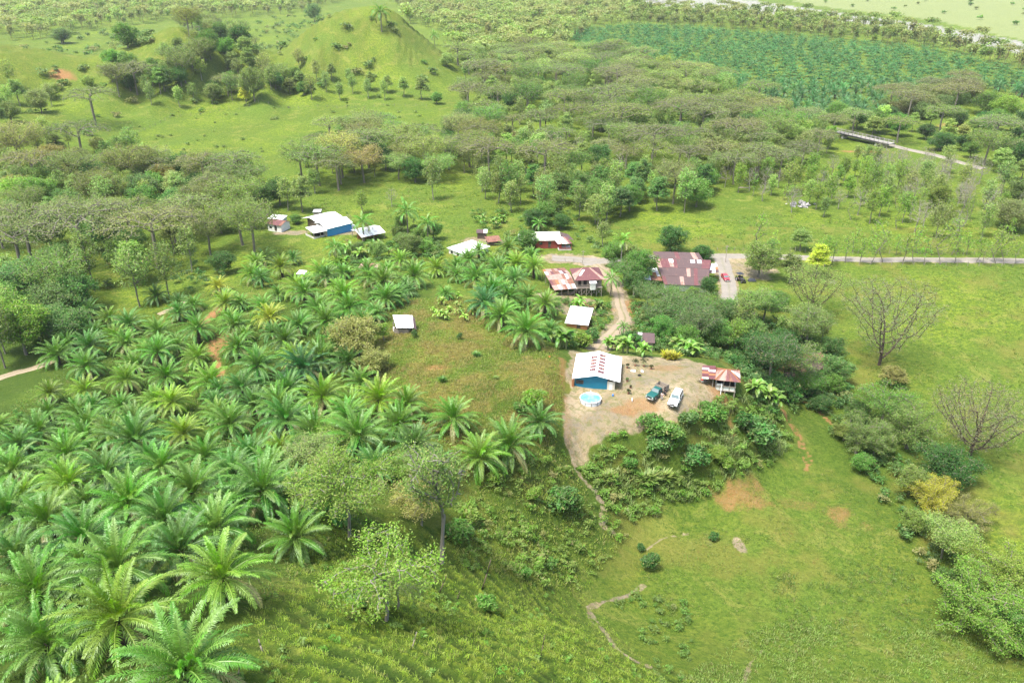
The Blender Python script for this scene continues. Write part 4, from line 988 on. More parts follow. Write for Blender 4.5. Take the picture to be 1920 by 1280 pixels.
# woods: name, region, spacing, mix [(kind, colour, weight)], scale range
WOODS = [
 ('left forest', [(0,400),(120,330),(300,330),(480,370),(520,400),(490,450),(400,470),(330,520),(200,560),(60,640),(0,680)], 10.5, [('umbrella',G_BROWN,1),('umbrella',G_OLIVE,1),('slender',G_PALE,4),('layer',G_PALE,2),('round',G_BLUE,3),('round',G_MID,2),('vaseleaf',G_OLIVE,2)], (.85,1.25), 'in the left forest'),
 ('left meadow edge', [(0,290),(90,270),(180,280),(260,300),(330,320),(480,350),(480,385),(300,400),(140,380),(0,410)], 9.5, [('slender',G_PALE,4),('round',G_PALE,2),('layer',G_PALE,3),('round',G_TAN,2),('umbrella',G_OLIVE,1),('round',G_DARK,1)], (.85,1.2), 'at the left edge of the bright meadow'),
 ('left hills', [(0,150),(120,180),(240,150),(330,190),(420,215),(540,200),(540,140),(400,120),(330,90),(240,120),(100,200),(0,260)], 14, [('round',G_PALE,3),('slender',G_PALE,4),('layer',G_PALE,2),('round',G_DARK,1),('round',G_OLIVE,1),('umbrella',G_OLIVE,1)], (.8,1.2), 'below the left hills'),
 ('gully wood', [(350,62),(420,60),(470,110),(530,170),(450,212),(330,205),(220,190),(200,130),(260,115),(330,145)], 10, [('round',G_MID,3),('slender',G_PALE,4),('layer',G_PALE,2),('vaseleaf',G_OLIVE,2),('round',G_DARK,1)], (.9,1.35), 'in the gully of the far hills'),
 ('hill foot', [(560,130),(640,150),(700,165),(780,180),(820,195),(760,205),(600,195),(540,180)], 10, [('slender',G_PALE,4),('layer',G_PALE,2),('round',G_MID,1)], (.8,1.15), 'at the foot of the grassy peak'),
 ('meadow fringe', [(560,335),(590,270),(700,250),(790,290),(850,235),(900,270),(900,330),(800,345),(690,345),(600,375)], 9, [('slender',G_PALE,3),('umbrella',G_OLIVE,2),('round',G_DARK,2),('vaseleaf',G_PALE,3),('vaseleaf',G_TAN,2)], (.85,1.2), 'between the bright meadow and the white roofs'),
 ('central wood', [(850,215),(900,170),(1000,150),(1150,160),(1300,200),(1450,225),(1480,260),(1430,330),(1300,330),(1180,350),(1080,350),(980,345),(880,330),(900,270),(840,240)], 10.5, [('umbrella',G_BROWN,2),('umbrella',G_OLIVE,2),('slender',G_PALE,4),('layer',G_PALE,3),('vaseleaf',G_MID,2),('vaseleaf',G_OLIVE,2),('round',G_MID,1),('round',G_DARK,1),('bare',G_GREY,1)], (.75,1.35), 'in the central wood'),
 ('wood front', [(880,340),(980,350),(1080,350),(1200,350),(1330,345),(1300,400),(1180,400),(1130,430),(1060,425),(960,400),(900,370)], 7.5, [('slender',G_PALE,4),('layer',G_BLUE,2),('slender',G_OLIVE,3),('round',G_MID,1)], (.85,1.25), 'at the front of the central wood'),
 ('bridge wood', [(1280,235),(1400,225),(1480,235),(1560,250),(1560,290),(1480,330),(1400,350),(1300,340)], 8.5, [('slender',G_PALE,5),('layer',G_LIME,2),('round',G_PALE,2),('umbrella',G_BROWN,2)], (.85,1.15), 'left of the wooden bridge'),
 ('teak rows', [(1330,345),(1480,330),(1600,330),(1700,360),(1900,400),(1920,455),(1800,455),(1600,420),(1480,400),(1400,370)], 6.5, [('sapling',G_LIME,6),('slender',G_LIME,4),('slender',G_PALE,4),('bare',G_GREY,3)], (.7,1.0), 'in the thin wood above the main road'),
 ('bare wood', [(1600,300),(1700,310),(1840,340),(1920,370),(1920,420),(1780,400),(1640,370)], 8.5, [('bare',G_GREY,6),('slender',G_PALE,2),('round',G_OLIVE,1)], (.8,1.1), 'in the bare wood right of the bridge'),
 ('brown thicket', [(1650,215),(1720,190),(1800,175),(1830,190),(1780,215),(1700,230)], 8, [('round',G_BROWN,5),('umbrella',G_BROWN,2)], (1.0,1.2), 'in the brown thicket by the far plantation'),
 ('bridge right', [(1560,232),(1640,238),(1720,240),(1920,240),(1920,340),(1850,320),(1760,285),(1700,272),(1620,262)], 12, [('round',G_MID,2),('round',G_DARK,2),('layer',G_PALE,2),('umbrella',G_OLIVE,1)], (.8,1.2), 'right of the wooden bridge'),
 ('middle distance', [(830,120),(960,110),(1080,105),(1130,110),(1300,150),(1440,205),(1300,200),(1100,160),(980,150),(880,165)], 11, [('umbrella',G_OLIVE,3),('umbrella',G_PALE,2),('round',G_PALE,4),('slender',G_PALE,2)], (.95,1.3), 'between the grassy peak and the plantation'),
 ('village trees', [(640,455),(760,430),(830,450),(820,480),(700,490),(640,475)], 6, [('round',G_MID,4),('round',G_OLIVE,1)], (.4,.6), 'in the village garden'),
 ('stream wood', [(1350,600),(1440,600),(1540,640),(1600,740),(1560,750),(1460,660),(1400,660)], 7, [('round',G_MID,3),('vaseleaf',G_OLIVE,3),('slender',G_PALE,2),('round',G_DARK,2)], (.55,.85), 'in the wood behind the stilted shed'),
 ('bank wood', [(1170,590),(1230,570),(1330,590),(1380,650),(1280,660),(1210,630)], 6.5, [('round',G_MID,4),('vaseleaf',G_BLUE,3),('round',G_DARK,1)], (.45,.7), 'below the rusty brown roofs'),
 ('right stream', [(1560,790),(1640,790),(1760,900),(1800,1000),(1900,1110),(1920,1200),(1860,1190),(1730,1060),(1690,960),(1600,870)], 7, [('round',G_OLIVE,3),('vaseleaf',G_OLIVE,2),('round',G_MID,3),('round',G_YEL,1)], (.45,.75), 'along the stream at right'),
]
CLEAR = [ # parts of the photo where the ground is open
 [(225,250),(330,205),(430,200),(560,190),(720,190),(850,200),(900,225),(860,235),(800,290),(700,250),(600,265),(560,330),(480,340),(330,310)],
 [(560,375),(700,350),(830,345),(880,380),(960,405),(900,430),(820,440),(740,430),(660,400),(600,400)],
 [(1330,480),(1400,480),(1400,560),(1340,560)],
]
def pick(mix):
    t = random.random() * sum(m[2] for m in mix)
    for k, c, w in mix:
        t -= w
        if t <= 0: return k, c
    return mix[-1][:2]
KN = {'umbrella': ('flat_crowned_tree', 'flat crowned tree'), 'round': ('bushy_tree', 'bushy round tree'), 'slender': ('slender_tree', 'slender airy tree'), 'layer': ('layered_tree', 'layered tree'),
      'vaseleaf': ('spreading_tree', 'spreading limbed tree'), 'sapling': ('sapling', 'thin sapling'), 'bare': ('bare_tree', 'leafless tree with pale twigs'), 'vase': ('bare_tree', 'bare forking tree')}
CELLN = {}
def place_woods():
    n = 0; allt = []
    for wi, (nm, poly, sp, mix, (s0, s1), where) in enumerate(WOODS):
        for x, y, px, py in poisson(poly, sp * .92, seed=40 + wi):
            if any(in_poly(np.array([px]), np.array([py]), c)[0] for c in CLEAR) or not free(x, y, 2.0): continue
            if min(float(pl_dist(np.array([x]), np.array([y]), L)[0]) for L in (MAIN_ROAD, DRIVE, SIDE_ROAD, LEFT_TRACK, BRIDGE_ROAD, BRIDGE_END, YARD_ROAD)) < 4.5: continue
            if near_building(px, py): continue
            k, c = pick(mix); s = random.uniform(s0, s1)
            o = plant(k, x, y, s, col=jit(c, .14), cat='tree', name=KN[k][0], group=f'{KN[k][1]}s {where}')
            allt.append((o, px, py, COLN[c], k, where, s)); n += 1
    # labels: kind, colour, wood; then the thing nearest by in the photo tells look-alikes apart
    LM = [('the woodland behind the peak', 900, 90), ('the near end of the plantation', 1080, 110), ('the left corner of the plantation', 1200, 165), ('the grassy peak', 660, 110), ('the red scar of the left hills', 115, 142), ('the lone flat crowned tree', 180, 200), ('the bright meadow', 500, 245), ('the left edge of the photo', 5, 330), ('the long white roofs', 600, 405),
          ('the white trunked tree', 813, 320), ('the pale roofed house', 1035, 445), ('the wooden bridge', 1590, 252), ('the heap of grey rocks', 1503, 383), ('the dark mango tree', 1257, 440), ('the far plantation', 1380, 150),
          ('the right edge of the photo', 1915, 330), ('the brown thicket', 1750, 190), ('the hidden rusty roof', 1495, 690), ('the lone bare pasture tree', 1650, 600), ('the dirt track', 60, 690), ('the red car', 1360, 520),
          ('the tall pale trunked pair', 560, 370), ('the yellow green meadow tree', 462, 180), ('the dark pair of trees', 360, 330), ('the huge brown crown', 150, 420), ('the middle of the wood', 1140, 220), ('the road beyond the bridge', 1820, 310), ('the lime corner tree', 1850, 1050), ('the roadside yellow topped tree', 1535, 450), ('the main road', 1700, 480), ('the rusty brown roofs', 1275, 505)]
    groups = {}
    for o, px, py, cn, k, where, s in allt:
        groups.setdefault((cn, k), []).append((o, px, py, ('small ' if s < .72 else 'large ' if s > 1.14 else '') + cn))
    for (cn, k), v in groups.items(): name_by_landmark(v, LM, KN[k][1])
    print('wood trees', n)

def merge_parts(parts):
    V, F, L, o = [], [], [], 0
    for v, f, l in parts: V.append(v); F.append(f + o); L.append(l); o += len(v)
    return np.concatenate(V), np.concatenate(F), np.concatenate(L)
def place_far():
    # ---- the dense far plantation: nearest palms one by one, the rest as one mass
    poly = [(1040,68),(1110,58),(1180,52),(1330,58),(1480,72),(1740,98),(1925,145),(1925,190),(1850,165),(1780,170),(1700,190),(1640,225),(1560,236),(1490,215),(1400,180),(1300,140),(1200,120),(1110,100)]
    pts = poisson(poly, 7.6, 9000, seed=9); pts.sort(key=lambda p: -p[3])
    near_n = 105
    for i, (x, y, px, py) in enumerate(pts[:near_n]):
        o = plant('palm_far', x, y, random.uniform(.95, 1.15), col=jit(P_BLUE, .14), var=i % 4, cat='palm tree', name='oil_palm', group='blue green oil palms of the far plantation', label='blue green oil palm packed among its like at the near side of the far plantation', z=float(hgt(np.array([x]), np.array([y]), False)[0]))
    far = np.array([(p[0], p[1]) for p in pts[near_n:]])
    zz = hgt(far[:, 0], far[:, 1], False); r = np.random.default_rng(5)
    def lowpalm(seed):
        q = np.random.default_rng(seed); V = []; L = []
        for f in range(15):
            t = f / 14; az = f * 2.4 + q.normal() * .2; el = R(82 - 80 * t); n = 7; s = np.linspace(0, 1, n); e = el - (.5 + .9 * t) * s ** 1.5
            Lf = 4.8 * q.uniform(.85, 1.1); x = np.concatenate([[0], np.cumsum(np.cos(e[1:]))]) * Lf / (n - 1); z = 2.2 + np.concatenate([[0], np.cumsum(np.sin(e[1:]))]) * Lf / (n - 1)
            ca, sa = math.cos(az), math.sin(az); C = np.stack([x * ca, x * sa, z], 1); S = np.array([-sa, ca, 0]); T = np.array([ca, sa, 0])
            for sg in (-1, 1):
                for i in range(1, n):
                    D = S * sg * .8 + T * .45 + np.array([0, 0, .15 - .5 * t + q.normal() * .25]); D = D / np.linalg.norm(D) * (1.0 - .5 * abs(i / (n - 1) - .45)); W = T * .42
                    V.append(np.stack([C[i] - W, C[i] + W, C[i] + D + W * .3, C[i] + D - W * .3])); L.append(np.tile([[np.clip(.6 - .3 * t + q.normal() * .12, 0, 1), q.random(), 0]], (4, 1)))
        V = np.concatenate(V); return V, np.arange(len(V)).reshape(-1, 4), np.concatenate(L)
    LP = [lowpalm(i) for i in range(4)]; parts = []
    for i, (x, y) in enumerate(far):
        v, f, l = LP[i % 4]; a = r.random() * 6.28; s = r.uniform(.9, 1.15); M = np.array([[math.cos(a), -math.sin(a), 0], [math.sin(a), math.cos(a), 0], [0, 0, 1]])
        l = l.copy(); l[:, 0] = np.clip(l[:, 0] + r.normal() * .1, 0, 1)
        parts.append((v @ M.T * s + np.array([x, y, zz[i]]), f, l))
    V, F, L = merge_parts(parts)
    o = link('palm_plantation', mesh_np('palm_plantation', V, F, [PALM], attrs={'lv': L}), label='distant blue green oil palm plantation at the upper right', cat='palm plantation', kind='stuff'); o.color = (*P_BLUE, 1)
    # ---- far woods as masses
    def wood(name, polys, sp, H, W, col, label, seed, shapes=('round', 'umbrella', 'tall'), ntry=14000, n=170, ls=1.0):
        r = np.random.default_rng(seed); B = []
        for i in range(6):
            k = shapes[i % len(shapes)]; C, s = far_tree(k, seed * 10 + i, H * (1 if k != 'umbrella' else 1.05), W * (1.3 if k == 'umbrella' else .6 if k == 'tall' else 1), n=n, ls=ls)
            v, f = leaf_cards(C, s, r, .8, aspect=.6); la = lv_attr(n, 4, r, C, .1, .5)
            tn = 5; ta = np.concatenate([[[0, 0, -1]], r.normal(size=(tn, 3)) * [W * .25, W * .25, 0] + [0, 0, H * .4]]); tb = np.concatenate([[[0, 0, H * .5]], ta[1:] + r.normal(size=(tn, 3)) * [W * .2, W * .2, 0] + [0, 0, H * .3]])
            tv, tf = tube_edges(ta, tb, np.full(tn + 1, .28), np.full(tn + 1, .12), 3)
            B.append((np.concatenate([v, tv]), np.concatenate([f, tf + len(v)]), np.concatenate([la, np.tile([[.35, .9, .9]], (len(tv), 1))])))
        parts = []
        for poly in polys:
            for j, (x, y, px, py) in enumerate(poisson(poly, sp, ntry, seed=seed + 3)):
                v, f, l = B[r.integers(0, 6)]; a = r.random() * 6.28; s = r.uniform(.7, 1.25); M = np.array([[math.cos(a), -math.sin(a), 0], [math.sin(a), math.cos(a), 0], [0, 0, 1]])
                l = l.copy(); l[:, 0] = np.clip(l[:, 0] + r.normal() * .16, 0, 1); l[:, 1] = np.clip(l[:, 1] * .4 + r.random() * .7, 0, 1); l[:, 2] = np.clip(l[:, 2] + (r.random() < .3) * .4, 0, 1)
                parts.append((v @ M.T * s + np.array([x, y, float(hgt(np.array([x]), np.array([y]), False)[0]) - .3]), f, l))
        if not parts: return
        V, F, L = merge_parts(parts); print(name, len(parts), len(F))
        o = link(name, mesh_np(name, V, F, [LEAF], attrs={'lv': L}), label=label, cat='wood', kind='stuff'); o.color = (*col, 1)
    wood('far_woodland', [[(760,45),(830,60),(850,110),(940,120),(1040,105),(1120,52),(1190,48),(1190,20),(1000,-8),(700,-14),(760,20)], [(-40,-16),(700,-16),(560,25),(470,32),(300,42),(180,58),(60,76),(-40,80)]], 12, 15, 7, G_PALE, 'distant pale green woodland along the top of the photo', 21)
    wood('river_tree_belt', [[(1190,50),(1330,57),(1480,70),(1740,96),(1925,143),(1925,120),(1760,80),(1640,55),(1500,40),(1350,30),(1190,28)]], 11, 16, 6, G_OLIVE, 'line of trees between the far plantation and the pale river bed', 22)
    wood('far_bank_wood', [[(1000,-10),(1300,-14),(1300,2),(1180,10),(1000,2)], [(1660,-22),(2100,-22),(2100,-10),(1660,-12)]], 16, 14, 8, G_BLUE, 'thin bluish wood on the far bank at the top edge', 23)
    wood('plain_bushes', [[(1400,-14),(1920,10),(1920,50),(1700,28),(1500,2)]], 60, 5, 4, G_MID, 'scattered bushes on the pale river plain', 24, shapes=('round',), n=80)
    # beyond the top edge, so that the land does not end bare
    r = np.random.default_rng(8); X = r.uniform(-900, 700, 500); Y = r.uniform(1380, 2300, 500); parts = []
    for i in range(500):
        n = 90; C = r.normal(size=(n, 3)) * [4.5, 4.5, 2.5] + [0, 0, 8]; v, f = leaf_cards(C, 1.8, r, .8, aspect=.7)
        parts.append((v + np.array([X[i], Y[i], 2]), f, lv_attr(n, 4, r, C, .1, .6)))
    V, F, L = merge_parts(parts); o = link('horizon_wood', mesh_np('horizon_wood', V, F, [LEAF], attrs={'lv': L}), label='last hazy wood along the very top edge', cat='wood', kind='stuff'); o.color = (*G_PALE, 1)

def near_building(px, py):
    for x0, y0, x1, y1 in BBOX:
        if x0 - 8 < px < x1 + 8 and y0 < py < y1 + 26: return True
    return False
BBOX = [(495,402,655,446),(660,420,722,450),(833,455,897,484),(890,432,942,472),(1000,433,1080,470),(1028,490,1135,556),(1236,476,1332,542),(1050,583,1104,622),(1184,632,1226,652),(1070,660,1165,735),(1312,690,1390,735),(1455,668,1520,722),(730,592,785,630)]
# ------------------------------------------------------------------ built things
class MB:
    def __init__(s): s.V = []; s.F = []; s.M = []
    def poly(s, pts, mi=0):
        o = len(s.V); s.V += [tuple(p) for p in pts]; s.F.append(tuple(range(o, o + len(pts)))); s.M.append(mi); return s
    def hexa(s, b, t, mi=0):
        """b, t: four bottom and four top points"""
        o = len(s.V); s.V += [tuple(p) for p in list(b) + list(t)]
        for f in ((3, 2, 1, 0), (4, 5, 6, 7), (0, 1, 5, 4), (1, 2, 6, 5), (2, 3, 7, 6), (3, 0, 4, 7)): s.F.append(tuple(o + i for i in f)); s.M.append(mi)
        return s
    def box(s, x0, y0, z0, x1, y1, z1, mi=0):
        return s.hexa([(x0, y0, z0), (x1, y0, z0), (x1, y1, z0), (x0, y1, z0)], [(x0, y0, z1), (x1, y0, z1), (x1, y1, z1), (x0, y1, z1)], mi)
    def slab(s, q, th, mi=0):
        q = [Vector(p) for p in q]; n = (q[1] - q[0]).cross(q[3] - q[0]).normalized()
        if n.z < 0: n = -n
        return s.hexa([p - n * th for p in q], q, mi)
    def bar(s, a, b, r, mi=0, sides=6, r2=None):
        V, F = tube_edges([a], [b], np.array([r]), np.array([r2 if r2 else r]), sides); o = len(s.V); s.V += [tuple(v) for v in V]
        for f in F: s.F.append(tuple(int(i) + o for i in f)); s.M.append(mi)
        s.F.append(tuple(o + i for i in range(sides))[::-1]); s.M.append(mi); s.F.append(tuple(o + sides + i for i in range(sides))); s.M.append(mi)
        return s
    def build(s, name, mats, parent=None, bevel=0, smooth=False, **kw):
        me = bpy.data.meshes.new(name); me.from_pydata(s.V, [], s.F)
        for m in (mats if isinstance(mats, (list, tuple)) else [mats]): me.materials.append(m)
        me.polygons.foreach_set('material_index', s.M); me.update()
        bm = bmesh.new(); bm.from_mesh(me); bmesh.ops.recalc_face_normals(bm, faces=bm.faces); bm.to_mesh(me); bm.free()
        if smooth: me.shade_smooth()
        o = link(name, me, parent, **kw)
        if bevel:
            bv = o.modifiers.new('bevel', 'BEVEL'); bv.width = bevel; bv.segments = 2; bv.limit_method = 'ANGLE'; bv.angle_limit = R(35)
        return o
def lerp(a, b, t): return tuple(a[i] + (b[i] - a[i]) * t for i in range(3))
def sheets(mb, p00, p10, p11, p01, nx, ny, weights, seed=0, th=.03, lift=.03):
    """a roof slope laid from separate corrugated sheets, overlapping down the slope"""
    r = random.Random(seed)
    for j in range(ny):
        for i in range(nx):
            def P(u, v):
                return Vector(lerp(lerp(p00, p10, u), lerp(p01, p11, u), v))
            u0, u1 = i / nx - .004, (i + 1) / nx + .004; v0, v1 = max(-.02, j / ny - .03), (j + 1) / ny + r.uniform(-.01, .01)
            q = [P(u0, v0), P(u1, v0), P(u1, v1), P(u0, v1)]
            k = r.random() * lift + .012 * (i % 2) - .02 * 0
            for p in q: p.z += k
            q[0].z += lift * .8; q[1].z += lift * .8
            mi = r.choices(range(len(weights)), weights)[0]
            mb.slab(q, th, mi)
    return mb
def frame(pl, pr, z=None):
    """left and right foot of a front wall in the photo -> (corner, yaw, width)"""
    if z is None:
        a = place(*pl); b = place(*pr); z = (a[2] + b[2]) / 2
    ax, ay = unproj(*pl, z); bx, by = unproj(*pr, z)
    return (float(ax), float(ay), z), math.atan2(by - ay, bx - ax), float(math.hypot(bx - ax, by - ay))

M = {}
def mats():
    M['teal'] = sheet_mat('teal_sheet', (.006, .165, .27), (.04, .19, .25), .66, .5, .22)
    M['blue'] = sheet_mat('blue_sheet', (.03, .24, .52), (.12, .30, .45), .66, .5, .22)
    M['white_roof'] = sheet_mat('white_zinc', (.80, .81, .80), (.62, .62, .60), .62, .35, .25)
    M['pale_roof'] = sheet_mat('pale_zinc', (.62, .66, .60), (.45, .44, .36), .55, .4, .25)
    M['green_roof'] = sheet_mat('greenish_zinc', (.50, .56, .42), (.42, .40, .30), .6, .45, .25)
    M['grey_roof'] = sheet_mat('grey_zinc', (.42, .43, .43), (.28, .17, .11), .58, .45, .25)
    M['maroon'] = sheet_mat('maroon_sheet', (.125, .045, .045), (.20, .10, .075), .55, .6, .22)
    M['rust'] = sheet_mat('rusty_sheet', (.20, .095, .06), (.12, .045, .035), .5, .8, .22)
    M['orange_rust'] = sheet_mat('orange_rust_sheet', (.30, .13, .055), (.17, .07, .045), .55, .85, .22)
    M['brown_roof'] = sheet_mat('brown_sheet', (.088, .056, .053), (.17, .09, .065), .58, .75, .22)
    M['pinkrust'] = sheet_mat('faded_sheet', (.33, .21, .17), (.19, .09, .06), .52, .7, .22)
    M['wood'] = solid('weathered_wood', (.27, .235, .19), .9, .4, 5, .4)
    M['darkwood'] = solid('dark_wood', (.10, .075, .055), .9, .4, 5, .4)
    M['beige'] = solid('beige_wall', (.58, .54, .44), .85, .2, 2, .2)
    M['cream'] = solid('cream_wall', (.66, .66, .63), .85, .25, 2, .2, dirt=((.3, .25, .18), .62))
    M['redwall'] = solid('red_wall', (.28, .06, .04), .8, .25, 2, .2)
    M['brick'] = solid('orange_wall', (.42, .18, .08), .9, .3, 2, .2)
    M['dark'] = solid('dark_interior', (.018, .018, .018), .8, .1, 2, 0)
    M['glass'] = solid('window_glass', (.025, .035, .04), .12, .1, 1, 0, spec=.7)
    M['windshield'] = solid('windscreen_glass', (.10, .15, .15), .08, .1, 1, 0, spec=.9)
    M['concrete'] = solid('concrete', (.48, .46, .42), .9, .3, 2, .3)
    M['bridgegrey'] = solid('bridge_concrete', (.27, .26, .24), .9, .3, 2, .3)
    M['white_paint'] = solid('white_paint', (.80, .80, .78), .28, .08, 2, 0, spec=.5)
    M['green_paint'] = solid('green_paint', (.008, .085, .07), .3, .15, 2, 0, spec=.6)
    M['red_paint'] = solid('red_paint', (.40, .045, .06), .3, .15, 2, 0, spec=.5)
    M['black'] = solid('black_rubber', (.02, .02, .02), .85, .2, 4, .2)
    M['steel'] = solid('steel', (.45, .45, .45), .4, .2, 4, .1, metal=.7)
    M['darksteel'] = solid('dark_steel', (.07, .07, .07), .5, .2, 4, .1, metal=.5)
    M['lamp'] = solid('lamp_glass', (.75, .75, .72), .15, .1, 2, 0, spec=.8)
    M['tail'] = solid('red_lamp_glass', (.5, .03, .02), .2, .1, 2, 0, spec=.8)
    M['poolwall'] = solid('pool_liner', (.60, .64, .66), .5, .15, 3, .1)
    M['poolin'] = solid('pool_inside', (.12, .50, .68), .5, .15, 1, .1)
    m, nt = new_mat('pool_water'); b = N(nt); tc = b.n('ShaderNodeTexCoord').outputs['Object']
    c = b.mix(b.ramp(b.noise(tc, .9, 4, .6), .4, .62), (.10, .52, .70), (.24, .68, .80))
    p = b.n('ShaderNodeBsdfPrincipled', Roughness=.12); nt.links.new(c, p.inputs['Base Color']); nt.links.new(b.bump(b.noise(tc, 4, 3), .15, .05), p.inputs['Normal']); b.out(p.outputs[0]); M['water'] = m
    M['skin'] = solid('skin', (.30, .17, .11), .6, .1, 4, 0); M['hair'] = solid('hair', (.02, .015, .012), .7, .1, 4, 0)
    M['shirt'] = solid('pale_cloth', (.62, .50, .46), .9, .15, 4, .1); M['trousers'] = solid('grey_cloth', (.36, .36, .38), .9, .15, 4, .1); M['darkcloth'] = solid('dark_cloth', (.03, .035, .045), .9, .15, 4, .1)
    M['rock'] = solid('grey_rock', (.30, .29, .29), .95, .4, 1.5, .7)
    M['tarp'] = solid('tarpaulin', (.03, .035, .045), .5, .3, 2, .4)
    M['whiteplastic'] = solid('white_plastic', (.8, .8, .8), .4, .1, 2, 0); M['redplastic'] = solid('red_plastic', (.5, .05, .03), .5, .1, 2, 0); M['blueplastic'] = solid('blue_plastic', (.05, .2, .5), .5, .1, 2, 0)
    M['terracotta'] = solid('terracotta', (.22, .10, .06), .9, .2, 4, .1)

def posts_to_ground(mb, root_loc, yaw, pts, ztop, r=.07, mi=0):
    c, s = math.cos(yaw), math.sin(yaw)
    for x, y in pts:
        g = ground(root_loc[0] + x * c - y * s, root_loc[1] + x * s + y * c) - root_loc[2]
        mb.box(x - r, y - r, g - .3, x + r, y + r, ztop if not callable(ztop) else ztop(x, y), mi)

def blue_house():
    loc, yaw, w = frame((1077, 728), (1152, 734), 13.75)
    r = empty('house', loc, yaw, 'teal blue walled house with white gable roof beside the round pool', 'house')
    W, D, he, hr = w * .81, 9.0, 2.45, 3.4; mid = w * .53
    mb = MB(); t = .12
    mb.box(0, 0, -.5, W, t, he - .05); mb.box(0, t, -.5, t, D, he - .05); mb.box(t, D - t, -.5, w, D, he - .05); mb.box(W - t, t, -.5, W, D - t, he + .3)
    # gable infill above the eaves
    zl = lambda x: he + (hr - he) * (1 - abs(x - mid) / (mid + .4)) - .1
    for yy in (0, D - t):
        b = [(0, yy, he - .05), (mid, yy, he - .05), (W, yy, he - .05)]
        mb.hexa([(0, yy, he - .05), (mid, yy, he - .05), (mid, yy + t, he - .05), (0, yy + t, he - .05)], [(0, yy, zl(0)), (mid, yy, zl(mid)), (mid, yy + t, zl(mid)), (0, yy + t, zl(0))])
        mb.hexa([(mid, yy, he - .05), (W, yy, he - .05), (W, yy + t, he - .05), (mid, yy + t, he - .05)], [(mid, yy, zl(mid)), (W, yy, zl(W)), (W, yy + t, zl(W)), (mid, yy + t, zl(mid))])
    mb.build('wall', M['teal'], r)
    MB().box(W + .02, -.06, -.5, w, .06, he - .35).box(w - .1, .06, -.5, w, 5.5, he - .35).build('annex_wall', M['beige'], r)
    MB().box(W - .25, -1.0, -.25, w + .5, -.08, .06).build('step', M['concrete'], r)
    MB().box(-.5, -.5, -.6, -.12, .6, 2.0).build('side_panel', M['orange_rust'], r)
    x0, x1, y0, y1 = -.4, w + .85, -.55, D + .35
    roof = MB()
    sheets(roof, (x0, y0, he - .02), (x0, y1, he - .02), (mid, y1, hr), (mid, y0, hr), 10, 1, [8, 1], 3)
    sheets(roof, (x1, y1, he - .05), (x1, y0, he - .05), (mid, y0, hr), (mid, y1, hr), 10, 1, [8, 1], 4)
    ro = roof.build('roof', [M['white_roof'], M['pale_roof']], r)
    MB().slab([(mid - .16, y0 - .03, hr + .055), (mid, y0 - .03, hr + .12), (mid, y1 + .03, hr + .12), (mid - .16, y1 + .03, hr + .055)], .02).slab([(mid, y0 - .03, hr + .12), (mid + .16, y0 - .03, hr + .055), (mid + .16, y1 + .03, hr + .055), (mid, y1 + .03, hr + .12)], .02).build('ridge_cap', M['white_paint'], ro)
    # two ladders of rust red patches either side of the ridge
    rr = random.Random(4)
    for sgn, off in ((-1, .28), (1, .22)):
        p = MB()
        for k in range(5 if sgn < 0 else 6):
            ya = y0 + 2.0 + k * 1.25 if sgn < 0 else y0 + 1.35 + k * 1.3
            for q in range(3):
                a = off + q * .38; b2 = a + .35; yy0 = ya + rr.uniform(0, .12); yy1 = ya + 1.0 - rr.uniform(0, .15)
                zf = lambda d: hr - (hr - he) * d / (mid + .4 if sgn < 0 else x1 - mid) + .085
                xs = (mid + sgn * a, mid + sgn * b2)
                p.slab([(xs[0], yy0, zf(a)), (xs[1], yy0, zf(b2)), (xs[1], yy1, zf(b2)), (xs[0], yy1, zf(a))], .012, rr.choice([0, 0, 1]))
        p.build('roof_patch', [M['maroon'], M['rust']], ro)
    f = MB().box(.25, -.05, 1.15, 1.65, .02, 1.95).build('window', M['darkwood'], r)
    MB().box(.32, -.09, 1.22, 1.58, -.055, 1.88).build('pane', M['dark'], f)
    b = MB(); [b.bar((.32 + i * .21, -.11, 1.22), (.32 + i * .21, -.11, 1.88), .015, sides=4) for i in range(7)]; b.build('bars', M['steel'], f)
    for xt in (W - 2.2, W - 3.9, .02): MB().box(xt, -.03, -.1, xt + .06, -.002, he - .1).build('wall_trim', M['teal'], r)
    d = MB().box(W + .35, -.10, -.1, W + 1.0, -.065, 1.85).build('door', M['cream'], r)
    MB().box(W + .42, -.13, .85, W + .5, -.105, .95).build('handle', M['steel'], d)
    # things leaning there
    c, s = math.cos(yaw), math.sin(yaw)
    def loc2(x, y, z): return (loc[0] + x * c - y * s, loc[1] + x * s + y * c, loc[2] + z)
    return loc, yaw, loc2

